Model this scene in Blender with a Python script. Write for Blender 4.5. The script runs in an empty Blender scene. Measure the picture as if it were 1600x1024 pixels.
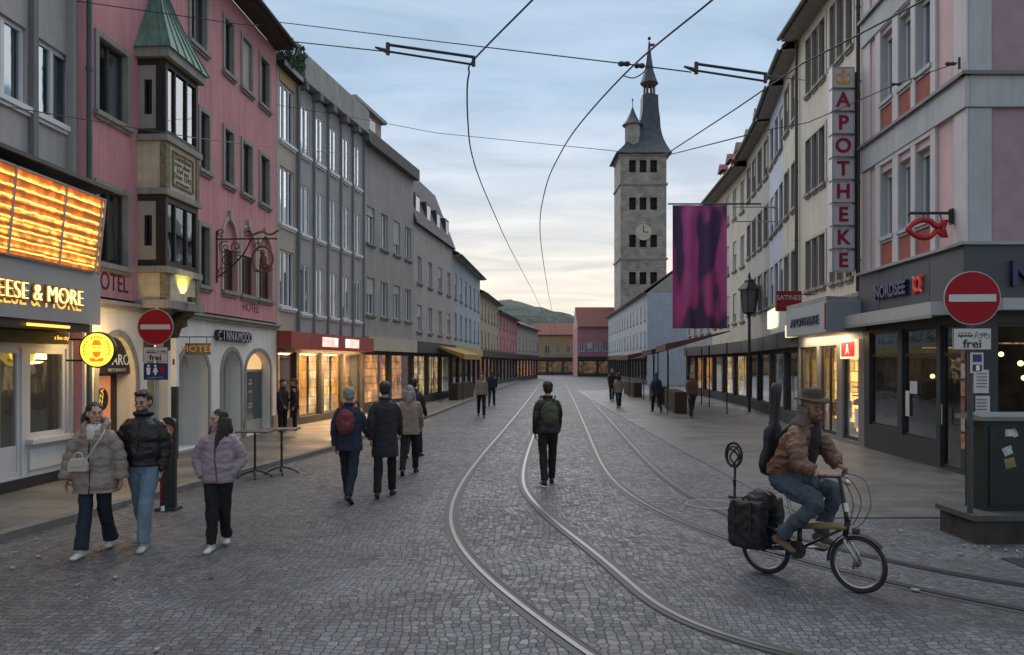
import bpy, bmesh, math, random
from mathutils import Vector, Matrix, noise
R = math.radians
PI = math.pi
random.seed(7)
S = bpy.context.scene
C = S.collection
# ------------------------------------------------------------------ camera
F = 1200.0; HOR = 568.0; H = 2.1           # focal length in photo pixels, horizon row, eye height
cam = bpy.data.cameras.new('camera'); camo = bpy.data.objects.new('camera', cam); C.objects.link(camo)
camo.location = (0, 0, H); camo.rotation_euler = (R(90), 0, 0)
cam.sensor_width = 36; cam.lens = F * 36 / 1600.0
cam.shift_y = (HOR - 512) / 1600.0
cam.clip_start = 0.05; cam.clip_end = 6000
S.camera = camo
# ------------------------------------------------------------------ world
W = bpy.data.worlds.new('World'); S.world = W; W.use_nodes = True
nt = W.node_tree; N = nt.nodes; L = nt.links; N.clear()
out = N.new('ShaderNodeOutputWorld'); bg = N.new('ShaderNodeBackground'); L.new(bg.outputs[0], out.inputs[0])
tc = N.new('ShaderNodeTexCoord'); sep = N.new('ShaderNodeSeparateXYZ'); L.new(tc.outputs['Generated'], sep.inputs[0])
ramp = N.new('ShaderNodeValToRGB'); L.new(sep.outputs[2], ramp.inputs[0])
cr = ramp.color_ramp; cr.elements[0].position = 0.0; cr.elements[0].color = (.62, .53, .42, 1)
cr.elements[1].position = .9; cr.elements[1].color = (.25, .335, .42, 1)
for p, c in ((.10, (.64, .57, .48, 1)), (.22, (.46, .50, .53, 1)), (.33, (.305, .40, .50, 1))):
    e = cr.elements.new(p); e.color = c
mz = N.new('ShaderNodeMath'); mz.operation = 'ADD'; mz.inputs[1].default_value = .12; L.new(sep.outputs[2], mz.inputs[0])
dv = N.new('ShaderNodeVectorMath'); dv.operation = 'DIVIDE'; L.new(tc.outputs['Generated'], dv.inputs[0])
cb = N.new('ShaderNodeCombineXYZ')
for i in range(3): L.new(mz.outputs[0], cb.inputs[i])
L.new(cb.outputs[0], dv.inputs[1])
mp = N.new('ShaderNodeMapping'); mp.inputs['Scale'].default_value = (1.0, 2.2, 0); mp.inputs['Rotation'].default_value = (0, 0, R(-20)); L.new(dv.outputs[0], mp.inputs[0])
nz = N.new('ShaderNodeTexNoise'); nz.inputs['Scale'].default_value = 1.6; nz.inputs['Detail'].default_value = 7; nz.inputs['Roughness'].default_value = .55; nz.inputs['Distortion'].default_value = .6; L.new(mp.outputs[0], nz.inputs['Vector'])
r2 = N.new('ShaderNodeValToRGB'); L.new(nz.outputs[0], r2.inputs[0]); r2.color_ramp.elements[0].position = .35; r2.color_ramp.elements[0].color = (.84, .86, .90, 1); r2.color_ramp.elements[1].position = .68; r2.color_ramp.elements[1].color = (1.17, 1.14, 1.13, 1)
ml = N.new('ShaderNodeMix'); ml.data_type = 'RGBA'; ml.blend_type = 'MULTIPLY'; ml.inputs[0].default_value = 1; L.new(ramp.outputs[0], ml.inputs[6]); L.new(r2.outputs[0], ml.inputs[7])
sky = N.new('ShaderNodeTexSky'); sky.sky_type = 'NISHITA'; sky.sun_disc = False; sky.sun_elevation = R(52); sky.sun_rotation = R(-8)
sc = N.new('ShaderNodeMix'); sc.data_type = 'RGBA'; sc.blend_type = 'ADD'; sc.inputs[0].default_value = .012; L.new(ml.outputs[2], sc.inputs[6]); L.new(sky.outputs[0], sc.inputs[7])
L.new(sc.outputs[2], bg.inputs[0]); bg.inputs[1].default_value = .74
# ------------------------------------------------------------------ sun (soft, overcast dusk)
sl = bpy.data.lights.new('sun', 'SUN'); sl.energy = 1.5; sl.angle = R(100); sl.color = (1, .93, .86)
so = bpy.data.objects.new('sun', sl); C.objects.link(so); so.rotation_euler = (R(-38), 0, R(8)); so.location = (0, 0, 40)
S.view_settings.view_transform = 'Standard'; S.view_settings.look = 'None'; S.view_settings.gamma = 1; S.view_settings.exposure = .9
S.view_settings.use_curve_mapping = False
# ------------------------------------------------------------------ materials
MATS = {}
def srgb(r, g, b): return tuple(((c / 255) / 12.92 if c / 255 < .04045 else ((c / 255 + .055) / 1.055) ** 2.4) for c in (r, g, b))
def M(name, col, rough=.85, var=.12, scale=1.3, bump=.15, bscale=60, metal=0, streak=0, spec=.4, alpha=None):
    if name in MATS: return MATS[name]
    m = bpy.data.materials.new(name); m.use_nodes = True; t = m.node_tree; n = t.nodes; l = t.links
    b = n['Principled BSDF']; b.inputs['Roughness'].default_value = rough; b.inputs['Metallic'].default_value = metal
    b.inputs['Specular IOR Level'].default_value = spec
    co = n.new('ShaderNodeTexCoord')
    a = n.new('ShaderNodeTexNoise'); a.inputs['Scale'].default_value = scale; a.inputs['Detail'].default_value = 6; a.inputs['Roughness'].default_value = .6; l.new(co.outputs['Object'], a.inputs[0])
    r = n.new('ShaderNodeMapRange'); r.inputs[1].default_value = .3; r.inputs[2].default_value = .7; r.inputs[3].default_value = 1 - var; r.inputs[4].default_value = 1 + var; l.new(a.outputs[0], r.inputs[0])
    last = r.outputs[0]
    if streak:
        mpn = n.new('ShaderNodeMapping'); mpn.inputs['Scale'].default_value = (5, 5, .35); l.new(co.outputs['Object'], mpn.inputs[0])
        a2 = n.new('ShaderNodeTexNoise'); a2.inputs['Scale'].default_value = 1.5; a2.inputs['Detail'].default_value = 5; l.new(mpn.outputs[0], a2.inputs[0])
        q = n.new('ShaderNodeMapRange'); q.inputs[1].default_value = .42; q.inputs[2].default_value = .75; q.inputs[3].default_value = 1; q.inputs[4].default_value = 1 - streak; l.new(a2.outputs[0], q.inputs[0])
        mm = n.new('ShaderNodeMath'); mm.operation = 'MULTIPLY'; l.new(last, mm.inputs[0]); l.new(q.outputs[0], mm.inputs[1]); last = mm.outputs[0]
    v = n.new('ShaderNodeVectorMath'); v.operation = 'SCALE'; v.inputs[0].default_value = col[:3]; l.new(last, v.inputs['Scale'])
    l.new(v.outputs[0], b.inputs['Base Color'])
    if bump:
        c2 = n.new('ShaderNodeTexNoise'); c2.inputs['Scale'].default_value = bscale; c2.inputs['Detail'].default_value = 4; l.new(co.outputs['Object'], c2.inputs[0])
        bp = n.new('ShaderNodeBump'); bp.inputs['Strength'].default_value = bump; bp.inputs['Distance'].default_value = .01; l.new(c2.outputs[0], bp.inputs['Height']); l.new(bp.outputs[0], b.inputs['Normal'])
    MATS[name] = m; return m
def E(name, col, strength, base=None, var=0, scale=4, second=None):
    """something that gives off light; var mixes in a second colour so that it is not one flat tone"""
    if name in MATS: return MATS[name]
    m = bpy.data.materials.new(name); m.use_nodes = True; t = m.node_tree; n = t.nodes; l = t.links
    b = n['Principled BSDF']; b.inputs['Base Color'].default_value = (*(base or col)[:3], 1); b.inputs['Roughness'].default_value = .4
    b.inputs['Emission Strength'].default_value = strength * .76
    if second:
        co = n.new('ShaderNodeTexCoord'); a = n.new('ShaderNodeTexNoise'); a.inputs['Scale'].default_value = scale; a.inputs['Detail'].default_value = 4; l.new(co.outputs['Object'], a.inputs[0])
        r = n.new('ShaderNodeValToRGB'); r.color_ramp.elements[0].position = .5 - var; r.color_ramp.elements[0].color = (*second[:3], 1); r.color_ramp.elements[1].position = .5 + var; r.color_ramp.elements[1].color = (*col[:3], 1)
        l.new(a.outputs[0], r.inputs[0]); src = r.outputs[0]
        if 'interior' in name:      # shelf pattern put into the glow that stands for room light
            mp = n.new('ShaderNodeMapping'); mp.inputs['Rotation'].default_value = (R(90), 0, 0); l.new(co.outputs['Object'], mp.inputs[0])
            br = n.new('ShaderNodeTexBrick'); br.inputs['Scale'].default_value = 1; br.inputs['Brick Width'].default_value = .17; br.inputs['Row Height'].default_value = .31; br.inputs['Mortar Size'].default_value = .02; br.inputs['Color1'].default_value = (1.25, 1.15, 1, 1); br.inputs['Color2'].default_value = (.28, .22, .25, 1); br.inputs['Mortar'].default_value = (.12, .1, .08, 1); br.offset = .37; br.squash = 1.6; br.squash_frequency = 3; l.new(mp.outputs[0], br.inputs[0])
            mu = n.new('ShaderNodeMix'); mu.data_type = 'RGBA'; mu.blend_type = 'MULTIPLY'; mu.inputs[0].default_value = .85; l.new(src, mu.inputs[6]); l.new(br.outputs[0], mu.inputs[7]); src = mu.outputs[2]
        l.new(src, b.inputs['Emission Color'])
    else: b.inputs['Emission Color'].default_value = (*col[:3], 1)
    MATS[name] = m; return m
def glass(name, tint=(.75, .8, .82), boost=.10):
    if name in MATS: return MATS[name]
    m = bpy.data.materials.new(name); m.use_nodes = True; t = m.node_tree; n = t.nodes; l = t.links; n.clear()
    o = n.new('ShaderNodeOutputMaterial'); mx = n.new('ShaderNodeMixShader'); tr = n.new('ShaderNodeBsdfTransparent'); gl = n.new('ShaderNodeBsdfGlossy'); fr = n.new('ShaderNodeLayerWeight'); pw = n.new('ShaderNodeMath'); pw.operation = 'POWER'; pw.inputs[1].default_value = 3.2; l.new(fr.outputs['Facing'], pw.inputs[0])
    tr.inputs[0].default_value = (*tint, 1); gl.inputs['Roughness'].default_value = .03; gl.inputs[0].default_value = (.9, .95, 1, 1)
    ad = n.new('ShaderNodeMath'); ad.operation = 'ADD'; ad.inputs[1].default_value = boost; ad.use_clamp = True; l.new(pw.outputs[0], ad.inputs[0])
    co = n.new('ShaderNodeTexCoord'); nn = n.new('ShaderNodeTexNoise'); nn.inputs['Scale'].default_value = 1.2; l.new(co.outputs['Object'], nn.inputs[0]); bp = n.new('ShaderNodeBump'); bp.inputs['Strength'].default_value = .15; bp.inputs['Distance'].default_value = .05; l.new(nn.outputs[0], bp.inputs['Height']); l.new(bp.outputs[0], gl.inputs['Normal'])
    l.new(ad.outputs[0], mx.inputs[0]); l.new(tr.outputs[0], mx.inputs[1]); l.new(gl.outputs[0], mx.inputs[2]); l.new(mx.outputs[0], o.inputs[0]); MATS[name] = m; return m
# ------------------------------------------------------------------ mesh helpers
class MB:
    def __init__(s): s.v = []; s.f = []; s.mi = []; s.cur = 0
    def quad(s, *p):
        b = len(s.v); s.v += [tuple(q) for q in p]; s.f.append(tuple(range(b, b + len(p)))); s.mi.append(s.cur); return s
    def box(s, x0, y0, z0, x1, y1, z1):
        if x0 > x1: x0, x1 = x1, x0
        if y0 > y1: y0, y1 = y1, y0
        if z0 > z1: z0, z1 = z1, z0
        b = len(s.v); s.v += [(x, y, z) for z in (z0, z1) for x, y in ((x0, y0), (x1, y0), (x1, y1), (x0, y1))]
        for f in ((3, 2, 1, 0), (4, 5, 6, 7), (0, 1, 5, 4), (1, 2, 6, 5), (2, 3, 7, 6), (3, 0, 4, 7)): s.f.append(tuple(b + i for i in f)); s.mi.append(s.cur)
        return s
    def loft(s, rings, cap=True, closed=False):
        b = len(s.v); n = len(rings[0]); m = len(rings)
        for r in rings: s.v += [tuple(p) for p in r]
        for i in range(m if closed else m - 1):
            j = (i + 1) % m
            for k in range(n):
                q = (k + 1) % n; s.f.append((b + i * n + k, b + i * n + q, b + j * n + q, b + j * n + k)); s.mi.append(s.cur)
        if cap and not closed:
            s.f.append(tuple(b + k for k in reversed(range(n)))); s.f.append(tuple(b + (m - 1) * n + k for k in range(n))); s.mi += [s.cur] * 2
        return s
    def tube(s, pts, r, n=8, cap=True, closed=False):
        pts = [Vector(p) for p in pts]; rs = r if isinstance(r, (list, tuple)) else [r] * len(pts); rings = []; up = None
        for i, p in enumerate(pts):
            a = pts[(i - 1) % len(pts)] if (i > 0 or closed) else p; c = pts[(i + 1) % len(pts)] if (i < len(pts) - 1 or closed) else p
            t = (c - a); t = t.normalized() if t.length > 1e-9 else Vector((0, 0, 1))
            if up is None: up = Vector((0, 0, 1)) if abs(t.z) < .9 else Vector((0, 1, 0))
            x = t.cross(up)
            if x.length < 1e-6: x = t.cross(Vector((1, 0, 0)))
            x.normalize(); y = x.cross(t).normalized(); up = y
            rings.append([p + (x * math.cos(2 * PI * k / n) + y * math.sin(2 * PI * k / n)) * rs[i] for k in range(n)])
        return s.loft(rings, cap, closed)
    def ell(s, c, r, n=14, m=9, rot=None):
        c = Vector(c); r = (r, r, r) if not isinstance(r, (list, tuple)) else r; rings = []
        for i in range(m + 1):
            t = PI * i / m; t = min(max(t, .04), PI - .04)
            ring = [Vector((r[0] * math.sin(t) * math.cos(2 * PI * k / n), r[1] * math.sin(t) * math.sin(2 * PI * k / n), -r[2] * math.cos(t))) for k in range(n)]
            rings.append([c + (rot @ q if rot else q) for q in ring])
        return s.loft(rings)
    def lathe(s, prof, c=(0, 0, 0), n=16, ph=0):
        return s.loft([[(c[0] + r * math.cos(2 * PI * k / n + ph), c[1] + r * math.sin(2 * PI * k / n + ph), c[2] + z) for k in range(n)] for r, z in prof])
    def prism(s, poly, a, b, axis='y'):
        """poly in the other two axes, extruded from a to b"""
        f = {'y': lambda p, t: (p[0], t, p[1]), 'z': lambda p, t: (p[0], p[1], t), 'x': lambda p, t: (t, p[0], p[1])}[axis]
        return s.loft([[f(p, a) for p in poly], [f(p, b) for p in poly]])
    def build(s, name, mat, parent=None, smooth=False, loc=None, fix=True):
        me = bpy.data.meshes.new(name); me.from_pydata(s.v, [], s.f)
        mats = mat if isinstance(mat, (list, tuple)) else [mat]
        for m in mats: me.materials.append(m)
        me.polygons.foreach_set('material_index', s.mi)
        if fix:
            bm = bmesh.new(); bm.from_mesh(me); bmesh.ops.recalc_face_normals(bm, faces=bm.faces); bm.to_mesh(me); bm.free()
        if smooth: me.polygons.foreach_set('use_smooth', [True] * len(me.polygons))
        me.update()
        o = bpy.data.objects.new(name, me); C.objects.link(o)
        if parent: o.parent = parent
        if loc: o.location = loc
        return o
def link(name, me, parent, loc=(0, 0, 0), rot=None):
    o = bpy.data.objects.new(name, me); C.objects.link(o); o.parent = parent; o.location = loc
    if rot: o.rotation_euler = rot
    return o
def tag(o, label, cat, group=None, kind=None):
    if label: o['label'] = label
    if cat: o['category'] = cat
    if group: o['group'] = group
    if kind: o['kind'] = kind
    return o
def thing(name, label, cat, loc=(0, 0, 0), rz=0, group=None):
    o = bpy.data.objects.new(name, None); C.objects.link(o); o.location = loc; o.rotation_euler = (0, 0, rz); o.empty_display_size = .3
    return tag(o, label, cat, group)
def copy_tree(o, parent=None):
    c = o.copy(); C.objects.link(c)
    if parent: c.parent = parent
    for ch in list(o.children): copy_tree(ch, c)
    return c
def remesh(o, vox, smooth=4, fold=0, fs=(7, 7, 11)):
    m = o.modifiers.new('r', 'REMESH'); m.mode = 'VOXEL'; m.voxel_size = vox; m.use_smooth_shade = True
    k = o.modifiers.new('s', 'SMOOTH'); k.factor = .5; k.iterations = smooth
    dg = bpy.context.evaluated_depsgraph_get(); dg.update()
    me = bpy.data.meshes.new_from_object(o.evaluated_get(dg)); o.modifiers.clear(); old = o.data; o.data = me
    if not me.materials:
        for q in old.materials: me.materials.append(q)
    if fold:
        n_ = len(me.vertices); nr = [0.0] * (3 * n_); cs = [0.0] * (3 * n_); me.vertices.foreach_get('co', cs)
        try: me.vertices.foreach_get('normal', nr)
        except Exception: me.vertex_normals.foreach_get('vector', nr)
        for q in range(n_):
            x, y, z = cs[3 * q:3 * q + 3]; p = Vector((x * fs[0], y * fs[1], z * fs[2])); d = fold * ((1 - abs(noise.noise(p)) * 3.2) * .8 + noise.noise(p * 2.3) * .7)
            cs[3 * q] += nr[3 * q] * d; cs[3 * q + 1] += nr[3 * q + 1] * d; cs[3 * q + 2] += nr[3 * q + 2] * d
        me.vertices.foreach_set('co', cs)
    me.polygons.foreach_set('use_smooth', [True] * len(me.polygons)); bpy.data.meshes.remove(old); return o
def text(s, size, mat, parent, loc, rot=(PI / 2, 0, 0), ext=.01, off=0, xs=1.0, name='lettering', align='CENTER', space=1.0, bevel=0):
    cu = bpy.data.curves.new('t', 'FONT'); cu.body = s; cu.size = size; cu.extrude = ext; cu.offset = off; cu.align_x = align; cu.align_y = 'CENTER'; cu.space_character = space; cu.bevel_depth = bevel; cu.resolution_u = 4
    t = bpy.data.objects.new('t', cu); C.objects.link(t); dg = bpy.context.evaluated_depsgraph_get(); dg.update()
    me = bpy.data.meshes.new_from_object(t.evaluated_get(dg)); bpy.data.objects.remove(t); bpy.data.curves.remove(cu)
    me.materials.clear(); me.materials.append(mat)
    for v in me.vertices: v.co.x *= xs
    o = link(name, me, parent, loc, rot); return o
def smooth_pts(p, k=8):
    p = [Vector(q) for q in p]; q = [p[0] * 2 - p[1]] + p + [p[-1] * 2 - p[-2]]; o = []
    for i in range(1, len(q) - 2):
        for j in range(k):
            t = j / k; a, b, c, d = q[i - 1:i + 3]
            o.append(.5 * ((2 * b) + (c - a) * t + (2 * a - 5 * b + 4 * c - d) * t * t + (3 * b - a - 3 * c + d) * t ** 3))
    return o + [p[-1]]
def at(px, py, Y): return Vector(((px - 800) * Y / F, Y, H - (py - HOR) * Y / F))
# ------------------------------------------------------------------ facade frame: x along the front, -y towards the street, z up
class Facade:
    def __init__(s, name, label, cat, P0, P1, group=None):
        s.P0 = Vector(P0); s.P1 = Vector(P1); d = s.P1 - s.P0; s.L = d.length; s.d = d / s.L
        s.root = thing(name, label, cat, (P0[0], P0[1], 0), math.atan2(d.y, d.x), group)
    def U(s, px, outw=0):
        k = (px - 800) / F; ox = s.P0.x + s.d.y * outw; oy = s.P0.y - s.d.x * outw
        return (k * oy - ox) / (s.d.x - k * s.d.y)
    def Z(s, px, py, outw=0):
        u = s.U(px, outw); Y = s.P0.y - s.d.x * outw + u * s.d.y; return H - (py - HOR) * Y / F
    def world(s, u, y, z=0): return Vector((s.P0.x + s.d.x * u - s.d.y * y, s.P0.y + s.d.y * u + s.d.x * y, z))
def wall(mb, u0, u1, z0, z1, holes, t=.22, y=0):
    us = sorted({u0, u1} | {min(max(h[i], u0), u1) for h in holes for i in (0, 1)}); zs = sorted({z0, z1} | {min(max(h[i], z0), z1) for h in holes for i in (2, 3)})
    def inh(a, b): return any(h[0] - 1e-6 < a < h[1] + 1e-6 and h[2] - 1e-6 < b < h[3] + 1e-6 for h in holes)
    for i in range(len(us) - 1):
        for j in range(len(zs) - 1):
            if us[i + 1] - us[i] < 1e-5 or zs[j + 1] - zs[j] < 1e-5: continue
            if not inh((us[i] + us[i + 1]) / 2, (zs[j] + zs[j + 1]) / 2):
                mb.quad((us[i], y, zs[j]), (us[i + 1], y, zs[j]), (us[i + 1], y, zs[j + 1]), (us[i], y, zs[j + 1]))
    for a, b, c, d in [h[:4] for h in holes]:
        mb.quad((a, y, c), (a, y, d), (a, y + t, d), (a, y + t, c)); mb.quad((b, y, c), (b, y + t, c), (b, y + t, d), (b, y, d))
        mb.quad((a, y, c), (a, y + t, c), (b, y + t, c), (b, y, c)); mb.quad((a, y, d), (b, y, d), (b, y + t, d), (a, y + t, d))
def arch(mb, u0, u1, zs, zt, t=.22, y=0, n=12, rise=None):
    """spandrels that round the top of a rectangular opening whose head is at zt"""
    P = []
    for i in range(n + 1):
        a = PI - PI * i / n; P.append(((u0 + u1) / 2 + (u1 - u0) / 2 * math.cos(a), zs + (zt - zs) * math.sin(a)))
    for a, b in zip(P, P[1:]):
        mb.quad((a[0], y, a[1]), (b[0], y, b[1]), (b[0], y, zt), (a[0], y, zt)); mb.quad((a[0], y, a[1]), (a[0], y + t, a[1]), (b[0], y + t, b[1]), (b[0], y, b[1]))
    return P
def arch_band(u0, u1, z0, zs, zt, w=.1, pr=.03, n=14, t=.0):
    """stone surround following an arched opening"""
    mb = MB(); rings = []
    def pt(i, o):
        if i == 0: return (u0 - o, z0)
        if i == n + 2: return (u1 + o, z0)
        a = PI - PI * (i - 1) / n; return ((u0 + u1) / 2 + ((u1 - u0) / 2 + o) * math.cos(a), zs + (zt - zs + o) * math.sin(a))
    for i in range(n + 3):
        a, b = pt(i, 0), pt(i, w); rings.append([(a[0], t, a[1]), (a[0], -pr, a[1]), (b[0], -pr, b[1]), (b[0], t, b[1])])
    return mb.loft(rings)
WC = {}
def window(B, u0, u1, z0, z1, fm, pm, dep=.13, nv=1, nh=0, trans=None, fw=.055, sur=None, sm=None, sill=None, curtain=None, blind=0, parent=None, cut=1.0):
    w = round(u1 - u0, 2); h = round(z1 - z0, 2); key = (w, h, fm.name, pm.name, dep, nv, nh, trans, fw, sur, sm and sm.name, sill and sill.name, curtain and curtain.name, blind, cut)
    if key not in WC:
        f = MB(); f.box(0, dep, 0, fw, dep + .06, h).box(w - fw, dep, 0, w, dep + .06, h).box(fw, dep + .001, 0, w - fw, dep + .06, fw).box(fw, dep + .001, h - fw, w - fw, dep + .06, h)
        for i in range(1, nv): x = w * i / nv; f.box(x - fw * .6, dep - .004, fw, x + fw * .6, dep + .056, h - fw)
        for i in range(1, nh + 1): z = h * i / (nh + 1); f.box(fw, dep + .004, z - fw * .35, w - fw, dep + .05, z + fw * .35)
        if trans: f.box(fw, dep + .003, h * trans - fw * .5, w - fw, dep + .055, h * trans + fw * .5)
        d = {'window': (f, fm)}
        d['pane'] = (MB().box(fw, dep + .028, fw, w - fw, dep + .034, h - fw), pm)
        if sur:
            s = MB(); s.box(-sur, -.035, 0, 0, .0, h + sur).box(w, -.035, 0, w + sur, 0, h + sur).box(0, -.035, h, w, 0, h + sur); s.box(0, -.034, 0, .014, dep + .001, h).box(w - .014, -.034, 0, w, dep + .001, h).box(.014, -.034, h - .014, w - .014, dep + .001, h); d['surround'] = (s, sm)
        if sill: d['sill'] = (MB().box(-(sur or .03) - .04, -.09, -.09, w + (sur or .03) + .04, dep, -.003).box(-(sur or .03), -.05, -.15, w + (sur or .03), -.002, -.092), sill)
        if curtain:
            c = MB()
            def cur(xa, xb, zt, zb):
                n = max(6, int((xb - xa) / .03)); P = [(xa + (xb - xa) * i / n, dep + .11 + .018 * math.sin(i * 2.1)) for i in range(n + 1)]
                for a, b in zip(P, P[1:]): c.quad((a[0], a[1], zb), (b[0], b[1], zb), (b[0], b[1], zt), (a[0], a[1], zt))
            cur(fw, w * .34 * cut, h - fw, fw); cur(w - w * .26 * cut, w - fw, h - fw, fw)
            if cut > 1: cur(fw, w - fw, h - fw, h * .72)
            d['curtain'] = (c, curtain)
        if blind: d['roller_blind'] = (MB().box(fw * .5, dep - .03, h * (1 - blind), w - fw * .5, dep - .012, h), M('blind cloth', (.42, .41, .39)))
        WC[key] = {}
        for k, (mb, mt) in d.items():
            o = mb.build(k, mt, fix=(k != 'curtain')); WC[key][k] = o.data; bpy.data.objects.remove(o)
    r = link('window', WC[key]['window'], parent or B.root, (u0, 0, z0))
    for k, me in WC[key].items():
        if k != 'window': link(k, me, r)
    return r
# ------------------------------------------------------------------ common materials
white_frame = M('white window frame', (.62, .64, .66), .5, .05)
dark_frame = M('dark window frame', (.05, .05, .05), .5, .1)
brown_frame = M('brown window frame', (.07, .05, .04), .5, .1)
stone = M('window stone', (.27, .26, .245), .85, .15, 4, .2, 80, streak=.25)
pane = glass('window glass'); pane_dark = glass('dark window glass', (.45, .5, .52), .08); shop_glass = glass('shop glass', (.85, .87, .85), .03)
curtain = M('white curtain', (.7, .72, .74), .9, .08); net = M('net curtain', (.42, .45, .47), .9, .08)
room = M('dark room', (.018, .017, .016), .9, .3)  # near-black sheets behind the windows; the rooms' darkness is put into the colour
metal_dark = M('dark metal', (.035, .036, .038), .45, .15, metal=.3)
zinc = M('zinc sheet', (.17, .19, .21), .5, .15, metal=.5)
slate = M('slate roof', (.045, .05, .06), .6, .25, 6, .6, 25)
tile_red = M('red roof tiles', (.17, .055, .045), .8, .25, 6, .6, 25)
tile_brown = M('brown roof tiles', (.075, .05, .045), .8, .25, 6, .6, 25)
soffit = M('eave boards', (.30, .285, .26), .8, .2, 4)
black = M('black paint', (.018, .018, .02), .4, .15)
white_paint = M('white paint', (.72, .72, .71), .5, .05)
red_paint = M('sign red', (.29, .008, .016), .6, .06, spec=.2)
alu = M('galvanised metal', (.36, .37, .38), .42, .15, 9, metal=.6)
def tiles(name, a, b, sx, sy, mortar=(.02, .02, .02), ms=.02, rough=.6, bump=.5, mort_axis=None, wet=0, rot=0):
    m = bpy.data.materials.new(name); m.use_nodes = True; t = m.node_tree; n = t.nodes; l = t.links; bs = n['Principled BSDF']
    co = n.new('ShaderNodeTexCoord'); mp = n.new('ShaderNodeMapping'); l.new(co.outputs['Object'], mp.inputs[0]); mp.inputs['Rotation'].default_value = rot if isinstance(rot, tuple) else (0, 0, rot)
    br = n.new('ShaderNodeTexBrick'); l.new(mp.outputs[0], br.inputs[0]); br.inputs['Scale'].default_value = 1; br.inputs['Brick Width'].default_value = sx; br.inputs['Row Height'].default_value = sy; br.inputs['Mortar Size'].default_value = ms; br.inputs['Mortar Smooth'].default_value = .3
    br.inputs['Color1'].default_value = (*a, 1); br.inputs['Color2'].default_value = (*b, 1); br.inputs['Mortar'].default_value = (*mortar, 1)
    nz = n.new('ShaderNodeTexNoise'); nz.inputs['Scale'].default_value = .9; nz.inputs['Detail'].default_value = 8; l.new(co.outputs['Object'], nz.inputs[0])
    mr = n.new('ShaderNodeMapRange'); mr.inputs[1].default_value = .3; mr.inputs[2].default_value = .7; mr.inputs[3].default_value = .7; mr.inputs[4].default_value = 1.25; l.new(nz.outputs[0], mr.inputs[0])
    vm = n.new('ShaderNodeVectorMath'); vm.operation = 'SCALE'; l.new(br.outputs[0], vm.inputs[0]); l.new(mr.outputs[0], vm.inputs['Scale']); l.new(vm.outputs[0], bs.inputs['Base Color'])
    rr = n.new('ShaderNodeMapRange'); rr.inputs[1].default_value = .35; rr.inputs[2].default_value = .65; rr.inputs[3].default_value = rough - wet; rr.inputs[4].default_value = rough; l.new(nz.outputs[0], rr.inputs[0]); l.new(rr.outputs[0], bs.inputs['Roughness'])
    n2 = n.new('ShaderNodeTexNoise'); n2.inputs['Scale'].default_value = 30; n2.inputs['Detail'].default_value = 4; l.new(co.outputs['Object'], n2.inputs[0])
    ad = n.new('ShaderNodeMath'); ad.operation = 'MULTIPLY_ADD'; ad.inputs[1].default_value = -1.0; l.new(br.outputs['Fac'], ad.inputs[0]); l.new(n2.outputs[0], ad.inputs[2])
    bp = n.new('ShaderNodeBump'); bp.inputs['Strength'].default_value = bump; bp.inputs['Distance'].default_value = .006; l.new(ad.outputs[0], bp.inputs['Height']); l.new(bp.outputs[0], bs.inputs['Normal'])
    MATS[name] = m; return m
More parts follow.
